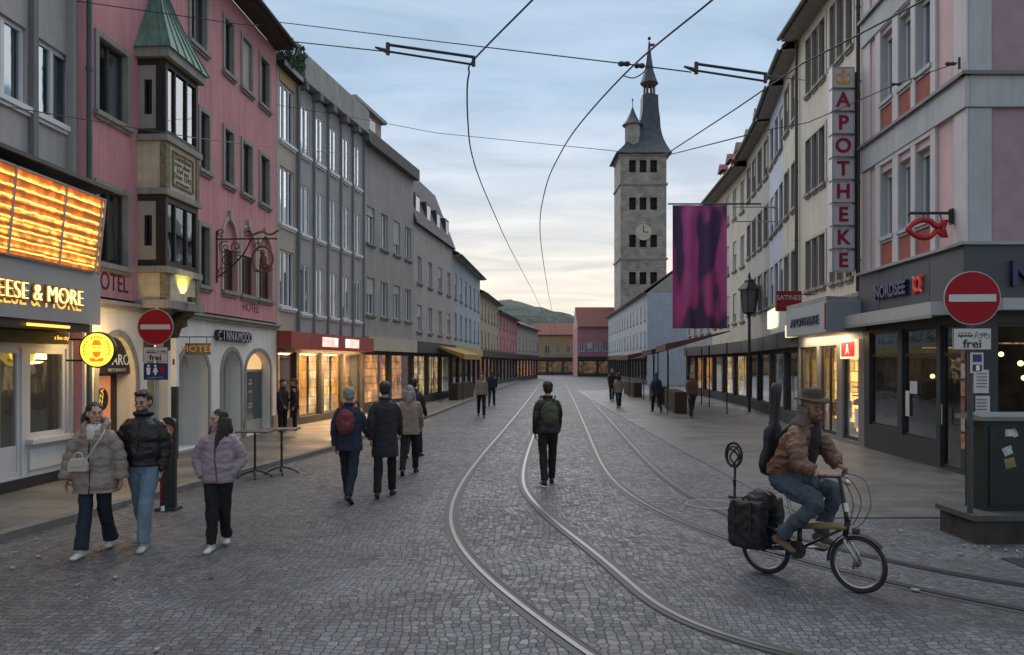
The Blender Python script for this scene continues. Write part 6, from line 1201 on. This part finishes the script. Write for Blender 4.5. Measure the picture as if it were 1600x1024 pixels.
a = person('woman in an oversized taupe puffer coat and cream rollneck', (-4.62, 8.52, 0), R(6), 1.66, [(17, 5, -3), (-12, 14, -3)], [(8, 17, 8, -4), (-6, 17, 8, -4)], (1.20, 1.08, .92), khaki, jean_d, white_shoe, hair_bun, hair_dk, yaw=R(38), puff=.13, row=.08, hem=.73, rt=(.195, .155), rsl=(.070, .078, .078, .08, .082), hoodie=1, pr=(.085, .075, .072), pants_flare=.15, zipm=black)
zc, k = a['zc'], a['k']; t = a['root']
wk = M('cream knit', (.55, .52, .46), .9, .1, 20, .5, 60); mb = MB()
for zz_, r_ in ((1.505, .062), (1.485, .068), (1.462, .078)): mb.tube([zc(zz_) + Vector((r_ * k * math.cos(2 * PI * q / 16), -.012 + r_ * k * math.sin(2 * PI * q / 16), 0)) for q in range(16)], .024, 8, closed=True)
mb.ell(zc(1.42, -.128), (.045, .03, .09), 12, 8); o = mb.build('rollneck', wk, t); remesh(o, .008, 2)
hb = thing('handbag', 'small cream crossbody handbag worn by the woman in taupe', 'handbag', tuple(t.location), R(6)); hb.location = t.matrix_basis @ Vector((0, 0, 0)); cream = M('cream leather', (.45, .42, .37), .45, .08)
c = zc(1.08, -.235) + Vector((-.09 * k, 0, 0)); mb = MB(); mb.loft([[(c.x + x * .095 * f, c.y + y * f, c.z + z) for x, y in ((-1, -.035), (1, -.035), (1, .035), (-1, .035))] for z, f in ((-.07, 1), (.0, 1), (.055, .82), (.07, .7))]); o = mb.build('bag_body', cream, hb)
mb = MB(); mb.box(c.x - .07, c.y - .045, c.z - .02, c.x + .07, c.y - .036, c.z + .05); mb.build('flap', cream, hb); MB().tube(smooth_pts([(c.x - .05, c.y, c.z + .06), (c.x - .03, c.y, c.z + .12), (c.x + .03, c.y, c.z + .12), (c.x + .05, c.y, c.z + .06)], 5), .008, 6).build('handle', cream, hb)
MB().tube(smooth_pts([(c.x + .075, c.y + .01, c.z + .05), zc(1.27, -.215) + Vector((.07, 0, 0)), zc(1.40, -.16) + Vector((.13, 0, 0)), zc(1.49, -.02) + Vector((.12, 0, 0))], 5), .008, 6).build('strap', cream, hb)
a = person('man in a black puffer jacket and light blue jeans walking between the two women', (-4.22, 8.80, 0), R(4), 1.78, [(-12, 12, -2), (18, 10, -2)], [(10, 11, 10, -4), (-8, 11, 16, 6)], (.98, 1.08, 1.08), blackj, jean_l, grey_shoe, hair_short, hair_dk, yaw=R(-6), pitch=R(10), zipm=metal_dark, puff=.10, row=.075, hem=.93, rt=(.19, .145), rsl=(.076, .08, .074, .07, .06), collar=.034, pr=(.098, .078, .066))
T = a['T']; mb = MB(); mb.ell(T((0, -.03, -.075)), (.062, .06, .052), 14, 8, a['Rm']); o = mb.build('beard', M('short dark beard', (.06, .038, .03), .8, .3, 20), a['root']); remesh(o, .007, 2)
um = thing('umbrella', 'folded black and red umbrella with a white tip held by the man in black', 'umbrella', tuple(a['root'].location), a['root'].rotation_euler.z); w = a['wr'][1] + Vector((0, -.02, -.07))
MB().tube([w + Vector((0, 0, .1)), w + Vector((0, .0, -.1)), w + Vector((.0, .02, -.34))], [.016, .024, .02], 8).build('canopy', blackj, um); MB().tube([w + Vector((.0, -.03, -.02)), w + Vector((0, -.012, -.3))], .009, 6).build('red_edge', red_paint, um); MB().tube([w + Vector((.0, .02, -.34)), w + Vector((.0, .022, -.40))], .022, 8).build('tip', white_paint, um)
a = person('girl in a lilac quilted jacket and black trousers with long dark hair', (-3.33, 8.72, 0), R(8), 1.56, [(12, 4, -4), (-8, 16, -5)], [(-10, 17, 40, 20), (-14, 17, 46, 24)], (1.05, 1.12, 1.0), lilac, blackp, white_shoe, hair_long, hair_dk, yaw=R(-48), zipm=M('violet seam', (.10, .06, .09)), puff=.08, row=.05, hem=.85, rt=(.185, .145), rsl=(.072, .080, .082, .076, .058), pr=(.098, .082, .066), hand_in=(1, 1), collar=.02)
# background passers-by (blurred in the photo): plain dark winter clothes
navy = M('navy coat', (.018, .025, .05), .8, .15, 9, .3, 60); charc = M('charcoal coat', (.022, .022, .025), .8, .15, 9, .3, 60); brownc = M('brown coat', (.09, .05, .035), .8, .15, 9); beigec = M('beige coat', (.25, .2, .16), .8, .12, 9); blk_shoe = M('dark shoes', (.015, .014, .014), .5)
walk = [(18, 6, 1), (-16, 14, 1)]; walk2 = [(-14, 16, 1), (16, 5, 1)]; stand = [(1, 1, 2), (-1, 2, 2)]
prn = random.Random(5); hair_br = M('light brown hair', (.09, .05, .025), .6, .3, 20); hair_wh = M('grey hair', (.22, .21, .2), .6, .3, 20)
def passer(label, x, y, rz, h, coat, pants, hr=hair_short, hem=.80, lg=walk, group=None):
    g = prn.uniform(.7, 1.4); f = prn.uniform(5, 26); f2 = prn.uniform(5, 22)
    lg = [tuple(q * g for q in v) for v in lg] if lg is not stand else lg
    return person(label, (x, y, 0.0), R(rz), h, lg, [(f, 7, prn.uniform(8, 40), 0), (-f2, 7, prn.uniform(8, 30), 0)], (1.05, 1.0, 1.02), coat, pants, blk_shoe, hr, prn.choice((hair_dk, hair_br, hair_wh)), vox=.014, hem=hem, rt=(.19, .135), rsl=(.068, .062, .058, .052, .046), collar=.02, simple=True, group=group)
passer('passer-by in a navy coat and jeans walking away, left one of the near pair', -2.48, 11.7, 176, 1.74, navy, jean_d, lg=walk2)
passer('passer-by in a long black coat walking away, right one of the near pair', -2.0, 12.1, 184, 1.80, charc, blackp, hem=.62)
passer('passer-by in a beige coat walking away behind the near pair', -1.95, 14.6, 180, 1.68, beigec, blackp, hair_long)
passer('passer-by in dark clothes further up the left side of the street', -2.2, 17.2, 172, 1.76, charc, jean_d)
passer('dark clothed person walking away alone in the middle of the street', .62, 13.3, 186, 1.78, blackj, blackp, hem=.88)
passer('person in a black coat standing by the hotel corner, left of two', -6.72, 22.5, 60, 1.60, charc, blackp, lg=stand)
passer('person in a brown coat standing by the hotel corner, right of two', -6.45, 22.8, -80, 1.62, M('dark brown coat', (.03, .02, .016)), blackp, lg=stand)
passer('passer-by in a brown jacket under the rust brown awning', 6.9, 29.5, 10, 1.75, brownc, jean_d, hem=.9)
passer('passer-by in a navy coat walking in front of the dark awning', 6.2, 33.0, 186, 1.72, navy, blackp, lg=walk2)
passer('passer-by in a beige coat on the right far up the street', 5.0, 36.0, 180, 1.66, beigec, jean_d, hair_long)
passer('passer-by in a charcoal coat on the right beyond the beige one', 5.6, 43.0, 0, 1.78, charc, blackp)
passer('passer-by in a light shirt and dark trousers far up the left side', -1.2, 30.0, 4, 1.75, beigec, blackp, hem=.9, lg=walk2)
passer('passer-by in a navy jacket farthest up the left side', -1.0, 38.0, 176, 1.75, navy, jean_d, hem=.9)
def pack(label, x, y, z, rz, m, s=1.0):
    t = thing('backpack', label, 'backpack', (x, y, 0), R(rz)); mb = MB(); mb.ell((0, .20, z), (.15 * s, .085 * s, .21 * s), 16, 10).ell((0, .26, z - .07), (.11 * s, .05, .11 * s), 12, 8); o = mb.build('bag_body', m, t); remesh(o, .012, 2, .008, (9, 9, 9))
    for sx in (-1, 1): MB().tube(smooth_pts([(sx * .09, .16, z + .19), (sx * .12, .04, z + .30), (sx * .13, -.12, z + .14), (sx * .14, .04, z - .16)], 5), .014, 6).build('strap', m, t)
pack('olive backpack on the person walking alone in the middle of the street', .62, 13.3, 1.24, 186, M('olive canvas', (.06, .065, .04), .8, .2, 9)); pack('wine red backpack on the passer-by in a navy coat', -2.48, 11.7, 1.22, 176, M('wine canvas', (.14, .03, .035), .8, .2, 9), .95)
# ================================================================== cyclist
BX, BY, BA = 2.85, 7.35, math.atan2(-.72, .69)
bk = thing('folding_bicycle', 'black folding bicycle with small wheels ridden by the man in the hat', 'bicycle', (BX, BY, 0), BA)
rubber = M('tyre rubber', (.018, .018, .018), .7, .1); rim = M('rim alloy', (.40, .40, .38), .3, .1, metal=.8); tanp = M('tan frame paint', (.22, .17, .09), .35, .1)
WR = .262; wx = .455
for i, x in enumerate((-wx, wx)):
    w = MB(); w.tube([(x + (WR - .022) * math.cos(2 * PI * q / 40), 0, WR + (WR - .022) * math.sin(2 * PI * q / 40)) for q in range(40)], .022, 8, closed=True); wo = w.build('wheel', rubber, bk, True)
    MB().tube([(x + (WR - .048) * math.cos(2 * PI * q / 40), 0, WR + (WR - .048) * math.sin(2 * PI * q / 40)) for q in range(40)], .010, 6, closed=True).build('rim', rim, wo, True)
    s = MB()
    for q in range(20): a_ = 2 * PI * q / 20 + .1; s.tube([(x + .02 * math.cos(a_ + 1), .03 * (-1) ** q, WR + .02 * math.sin(a_ + 1)), (x + (WR - .05) * math.cos(a_), 0, WR + (WR - .05) * math.sin(a_))], .0013, 4)
    s.build('spokes', rim, wo); MB().tube([(x, -.055, WR), (x, -.03, WR), (x, .03, WR), (x, .055, WR)], [.012, .024, .024, .012], 10).build('hub', metal_dark, wo)
    MB().loft([[(x + rr * math.cos(a_), y, WR + rr * math.sin(a_)) for rr, y in ((WR + .018, -.028), (WR + .026, 0), (WR + .018, .028), (WR + .014, .028), (WR + .022, 0), (WR + .014, -.028))] for a_ in [R(q) for q in range(20 if i == 0 else 40, 196 if i == 0 else 186, 8)]]).build('mudguard', black, bk)
f = MB(); f.tube([(.36, 0, .58), (.30, 0, .585), (.06, 0, .56), (-.10, 0, .53)], [.026, .034, .036, .032], 12); f.build('main_tube', tanp, bk, True)
f = MB(); bb = Vector((-.10, 0, .31)); f.tube([(-.10, 0, .53), bb], .022, 10).tube([(-.10, 0, .53), (-.17, 0, .60)], .024, 10).tube([bb, (.30, 0, .555)], .013, 8).tube([(.335, 0, .50), (.36, 0, .64)], .026, 10).tube([bb + Vector((-.02, 0, 0)), bb + Vector((.02, 0, 0))], .03, 10)
for y in (-.05, .05): f.tube([bb + Vector((0, y * .4, 0)), (-.2, y, .29), (-wx, y, WR)], .011, 8).tube([(-.12, y * .5, .5), (-wx, y, WR)], .009, 8)
f.build('frame', M('black frame paint', (.012, .012, .013), .25, .05), bk, True)
f = MB(); f.tube([(.345, 0, .50), (.35, -.05, .46), (.43, -.05, .36), (wx, -.05, WR)], .013, 8).tube([(.35, .05, .46), (.43, .05, .36), (wx, .05, WR)], .013, 8).tube([(.35, -.05, .46), (.35, .05, .46)], .014, 8); f.build('fork', rim, bk, True)
MB().tube([(.36, 0, .62), (.345, 0, .70), (.285, 0, 1.04)], [.026, .02, .017], 10).build('stem', black, bk, True); MB().tube([(.352, 0, .73), (.338, 0, .81)], .023, 10).build('reflector_sleeve', M('silver sleeve', (.6, .6, .6), .3), bk)
MB().tube(smooth_pts([(.22, -.29, 1.07), (.27, -.16, 1.06), (.285, 0, 1.045), (.27, .16, 1.06), (.22, .29, 1.07)], 5), .012, 8).build('handlebar', metal_dark, bk, True)
for s in (-1, 1): MB().tube([(.215, s * .31, 1.072), (.245, s * .20, 1.065)], .018, 8).build('grip', black, bk, True)
MB().tube(smooth_pts([(.27, -.18, 1.06), (.42, -.12, 1.05), (.50, -.05, .86), (.44, -.03, .66), (.36, -.02, .60)], 6), .004, 5).tube(smooth_pts([(.27, .18, 1.06), (.46, .12, 1.02), (.55, .05, .82), (.48, .03, .64), (.38, .02, .56)], 6), .004, 5).tube(smooth_pts([(.27, -.12, 1.06), (.38, -.1, 1.0), (.43, -.05, .82), (.39, -.03, .62)], 6), .004, 5).build('brake_cable', black, bk)
MB().ell((.36, 0, 1.0), (.03, .03, .03), 10, 6).build('bell', rim, bk); MB().tube([(.41, 0, .56), (.46, 0, .56)], .03, 10).build('headlight', black, bk)
MB().tube([(-.17, 0, .58), (-.25, 0, .90)], .016, 8).build('seat_post', rim, bk); MB().loft([[(x, y * wd, z) for y, z in ((-1, .0), (-.7, .03), (0, .04), (.7, .03), (1, 0), (0, -.03))] for x, wd, z in ((-.38, .06, 0), (-.34, .085, 0), (-.28, .08, 0), (-.18, .035, 0), (-.1, .02, 0))]).build('saddle', black, bk).location = (0, 0, .90)
cr1 = MB().tube([bb + Vector((0, -.05, 0)), bb + Vector((0, -.062, 0))], .088, 28).build('chainring', metal_dark, bk)
for s, dx in ((-1, -.155), (1, .155)):
    MB().tube([bb + Vector((0, s * .07, 0)), bb + Vector((dx, s * .085, -.03 * (s < 0) + .02))], .011, 8).build('crank', rim, bk); MB().box(bb.x + dx - .045, min(s * .09, s * .17), bb.z - .01, bb.x + dx + .045, max(s * .09, s * .17), bb.z + .015).build('pedal', black, bk)
MB().tube([bb + Vector((0, -.056, .086)), (-wx, -.045, WR + .03)], .005, 5).tube([bb + Vector((0, -.056, -.086)), (-wx, -.045, WR - .03)], .005, 5).build('chain', metal_dark, bk); MB().lathe([(.03, 0), (.035, .012)], (0, 0, 0), 12).build('sprocket', metal_dark, bk).matrix_basis = Matrix.Translation((-wx, -.04, WR)) @ Matrix.Rotation(PI / 2, 4, 'X')
rk = MB(); rk.box(-.78, -.07, .60, -.30, .07, .612)
for s in (-1, 1): rk.tube([(-.66, s * .075, .60), (-wx, s * .075, WR)], .006, 6).tube([(-.40, s * .075, .60), (-wx, s * .075, WR)], .006, 6)
rk.build('rear_rack', metal_dark, bk); MB().box(-.05 + wx, -.012, WR - .05, -.03 + wx, -.006, WR + .0).build('reflector', red_paint, bk)
# panniers
pg = M('black pannier fabric', (.012, .013, .016), .6, .2, 6, .3, 60)
for s, lb in ((-1, 'large black pannier bag on the near side of the bicycle rack'), (1, 'large black pannier bag on the far side of the bicycle rack')):
    pb = thing('pannier_bag', lb, 'bag', (BX, BY, 0), BA); y0, y1 = (s * .085, s * .25)
    if y0 > y1: y0, y1 = y1, y0
    mb = MB(); yc = (y0 + y1) / 2; yh = (y1 - y0) / 2
    mb.loft([[(xc + x * hx, yc + y * yh * f, z) for x, y in ((-1, -.8), (-.85, -1), (.85, -1), (1, -.8), (1, .8), (.85, 1), (-.85, 1), (-1, .8))] for z, xc, hx, f in ((.27, -.56, .15, .8), (.30, -.56, .17, 1), (.55, -.56, .185, 1.05), (.70, -.55, .175, 1), (.735, -.55, .15, .8))])
    o = mb.build('bag_body', pg, pb); remesh(o, .012, 3, .010, (7, 7, 9)); MB().box(-.68, yc - yh * 1.12 if s < 0 else yc + yh * .98, .42, -.65, yc - yh * .98 if s < 0 else yc + yh * 1.12, .74).box(-.50, yc - yh * 1.12 if s < 0 else yc + yh * .98, .42, -.47, yc - yh * .98 if s < 0 else yc + yh * 1.12, .74).build('strap', black, pb); MB().tube(smooth_pts([(-.62, yc, .735), (-.56, yc, .78), (-.50, yc, .735)], 4), .01, 6).build('handle', black, pb)
tr = thing('rolled_bag', 'round topped black bag strapped on the bicycle rack behind the rider', 'bag', (BX, BY, 0), BA); mb = MB(); mb.ell((-.50, 0, .70), (.17, .14, .13), 16, 10); o = mb.build('bag_body', pg, tr, True); remesh(o, .012, 2, .012, (9, 9, 9))
MB().tube(smooth_pts([(-.62, -.05, .76), (-.5, -.05, .86), (-.38, -.05, .80)], 5), .006, 6).tube(smooth_pts([(-.62, .05, .76), (-.5, .05, .86), (-.38, .05, .80)], 5), .006, 6).build('net_cord', alu, tr)
ft = thing('folded_stand', 'thin metal stand with a coiled black hoop strapped upright behind the panniers', 'stand', (BX, BY, 0), BA)
MB().tube([(-.75, -.1, .28), (-.735, -.1, 1.06)], .013, 8).build('rod', metal_dark, ft); MB().tube([(-.75 + .09 * math.cos(2 * PI * q / 26), -.1, 1.17 + .12 * math.sin(2 * PI * q / 26)) for q in range(26)], .014, 6, closed=True).tube([(-.77 + .07 * math.cos(2 * PI * q / 20), -.07, 1.15 + .10 * math.sin(2 * PI * q / 20)) for q in range(20)], .009, 6, closed=True).tube(smooth_pts([(-.70, -.08, 1.27), (-.78, -.12, 1.15), (-.72, -.08, 1.04)], 5), .010, 6).tube(smooth_pts([(-.82, -.08, 1.24), (-.70, -.1, 1.16), (-.78, -.08, 1.05)], 5), .010, 6).build('hoop', rubber, ft, True); MB().box(-.80, -.12, .72, -.66, -.08, .75).build('clamp', metal_dark, ft); MB().tube([(-.74, -.1, .86), (-.72, -.14, .93)], .016, 6).build('clamp', metal_dark, ft)
# rider, in the bicycle's axes (x forward)
rd = thing('person', 'man in a brown leather jacket, blue jeans and brimmed hat riding the folding bicycle', 'person', (BX, BY, 0), BA)
pel = Vector((-.26, 0, 1.0)); che = Vector((-.10, 0, 1.36)); nk = Vector((-.03, 0, 1.50)); hc = Vector((.025, 0, 1.66)); shs = [Vector((-.06, s * .19, 1.43)) for s in (-1, 1)]
els = [Vector((.03, -.28, 1.18)), Vector((.08, .29, 1.20))]; wrs = [Vector((.155, -.25, 1.10)), Vector((.16, .25, 1.12))]
hps = [Vector((-.24, s * .09, .96)) for s in (-1, 1)]; kns = [Vector((.12, -.15, .80)), Vector((.18, .13, .87))]; ans = [Vector((-.22, -.14, .43)), Vector((.04, .14, .46))]
T0, Rm0 = head(hc, R(90 - 22), R(4), 1.04); mb = MB(); head_mesh(mb, T0, Rm0, 1.04); limb(mb, [che + Vector((0, 0, .06)), nk, hc + Vector((-.02, 0, -.04))], [.07, .056, .054])
mb.tube([pel, pel.lerp(che, .5), che, che + Vector((.03, 0, .08))], [.12, .115, .13, .08], 14)
for i in (0, 1):
    limb(mb, [shs[i], els[i], wrs[i]], [.048, .038, .027]); limb(mb, [hps[i], kns[i], ans[i]], [.08, .055, .036]); s = (-1, 1)[i]
    hand(mb, wrs[i], Vector((.07, 0, -.03)) + Vector((.05, -s * .01, 0)), Vector((0, 0, -1)), -s, 1.0, 1.0)
o = mb.build('body', skin_d, rd); remesh(o, .0075, 3); face_bits(T0, Rm0, 1.04, o, hair_dk)
jl = M('washed blue jeans', (.05, .068, .092), .85, .35, 5, .35, 70); mb = MB(); mb.ell(pel + Vector((.02, 0, -.02)), (.15, .18, .13), 18, 10)
for i in (0, 1): sleeve(mb, [hps[i], hps[i].lerp(kns[i], .5), kns[i], kns[i].lerp(ans[i], .5), ans[i] + Vector((0, 0, .02))], [.105, .098, .088, .074, .066, .072])
o = mb.build('trousers', jl, rd); remesh(o, .009, 2, .012, (10, 9, 9))
bt = M('brown suede boots', (.15, .09, .055), .8, .15, 9)
for i in (0, 1):
    mb = MB(); Rt = Matrix.Rotation(PI / 2, 3, 'Z'); an_ = ans[i]; pit = R(-22) if i == 0 else R(-6); Rr = Rt @ Matrix.Rotation(-pit, 3, 'X'); TT = lambda v: an_ + Rr @ Vector(v)
    mb.ell(TT((0, .03, -.045)), (.04, .05, .045), 12, 8, Rr); mb.ell(TT((0, -.06, -.055)), (.045, .09, .036), 12, 8, Rr); mb.ell(TT((0, -.13, -.063)), (.046, .055, .028), 12, 8, Rr); mb.ell(TT((0, 0, 0)), (.045, .05, .07), 12, 8, Rr); o = mb.build('boot', bt, rd); remesh(o, .008, 2)
lth = M('brown leather', (.125, .063, .037), .45, .25, 4, .35, 30); mb = MB()
rg = []
for c, rx, ry in ((pel + Vector((.0, 0, .02)), .155, .19), (pel + Vector((.01, 0, .09)), .165, .20), (pel.lerp(che, .5), .17, .215), (che, .165, .235), (che + Vector((.03, 0, .08)), .13, .20), (nk + Vector((-.01, 0, -.01)), .075, .09), (nk + Vector((0, 0, .01)), .065, .07)):
    rg.append((c, rx * .93, ry * .93))
torso(mb, rg, 26, .035, 6)
for i in (0, 1): sleeve(mb, [shs[i] + Vector((0, -(-1, 1)[i] * .03, -.01)), shs[i].lerp(els[i], .5), els[i], els[i].lerp(wrs[i], .5), wrs[i]], [.088, .092, .085, .078, .058], .08, .06)
mb.tube([nk + Vector((.08 * math.cos(2 * PI * q / 16), .085 * math.sin(2 * PI * q / 16), 0)) for q in range(16)], .022, 8, closed=True); jo = mb.build('leather_jacket', lth, rd); remesh(jo, .009, 2, .013, (9, 9, 13))
mb = MB(); mb.ell(nk + Vector((.06, 0, -.10)), (.075, .095, .15), 14, 10); mb.ell(che + Vector((.115, 0, -.06)), (.06, .10, .19), 14, 10); o = mb.build('dark_scarf', M('dark scarf and shirt', (.02, .016, .016), .85, .3, 9, .4, 40), rd); remesh(o, .01, 2)
mb = MB()
for s in (-1, 1):
    for j in range(4): mb.tube(smooth_pts([T0((s * .075, -.01 + .03 * j, .03)), T0((s * .09, -.01 + .03 * j, -.08)), T0((s * (.10 + .01 * j), .01 + .04 * j, -.17)), T0((s * .12, .04 + .05 * j, -.26))], 4), [.022] * 4 + [.024] * 4 + [.02] * 3 + [.014, .008], 8)
mb.ell(T0((0, .05, -.03)), (.085, .07, .12), 14, 8, Rm0); o = mb.build('hair', hair_gr, rd); remesh(o, .008, 2, .01, (30, 30, 8))
mb = MB(); mb.ell(T0((0, -.05, -.075)), (.055, .05, .05), 12, 8, Rm0); o = mb.build('beard', M('brown beard', (.07, .045, .035), .8, .3, 20), rd); remesh(o, .007, 2)
hat = MB(); hp = [(.165, .0, .055), (.16, .012, .05), (.105, .010, .07), (.098, .07, .07), (.088, .115, .075), (.06, .125, .075), (.001, .108, .078)]
rings = []
for r, z, _ in [(a_ * .93, b_, c_) for a_, b_, c_ in hp]: rings.append([T0((r * .95 * math.cos(a_) , .012 + r * 1.12 * math.sin(a_), .072 + z + (.022 * math.cos(a_) ** 2 if r > .14 else 0))) for a_ in [2 * PI * q / 32 for q in range(32)]])
ho = hat.loft(rings).build('hat', M('olive brown felt', (.05, .038, .026), .9, .15, 9, .3, 60), rd, True); MB().loft([[T0((r * .95 * math.cos(a_), .012 + r * 1.12 * math.sin(a_), z)) for a_ in [2 * PI * q / 32 for q in range(32)]] for r, z in ((.1015, .086), (.1, .104), (.094, .104), (.094, .086))], False, True).build('hat_band', M('pale hat band', (.18, .15, .09), .7), ho)
# guitar case on the back
gc = thing('guitar_case', 'black soft guitar case on the back of the cyclist, its neck above his shoulder', 'guitar case', (BX, BY, 0), BA)
A0 = Vector((-.42, .03, .98)); ax = Vector((.06, .03, 1.0)).normalized(); sd = Vector((.25, 1, 0)); sd = (sd - ax * sd.dot(ax)).normalized(); nn_ = ax.cross(sd)
mb = MB(); rg = []
for s_, w_ in ((0, .06), (.03, .15), (.12, .195), (.22, .185), (.32, .135), (.42, .15), (.50, .145), (.56, .09), (.60, .062), (.80, .056), (.90, .072), (.98, .075), (1.03, .05)):
    rg.append([A0 + ax * s_ * .90 + sd * w_ * .86 * math.cos(a_) + nn_ * (.055 if s_ < .57 else .045) * (.6 if s_ in (0, 1.03) else 1) * math.sin(a_) for a_ in [2 * PI * q / 20 for q in range(20)]])
o = mb.loft(rg).build('case_body', M('black case fabric', (.016, .016, .018), .5, .3, 7, .3, 40), gc, True)
for s in (-1, 1): MB().tube(smooth_pts([che + Vector((-.19, s * .09, .02)), shs[(s + 1) // 2] + Vector((-.03, -s * .06, .075)), che + Vector((.14, s * .12, .02)), che + Vector((.08, s * .17, -.16)), che + Vector((-.16, s * .12, -.22))], 6), .016, 6).build('strap', black, gc)
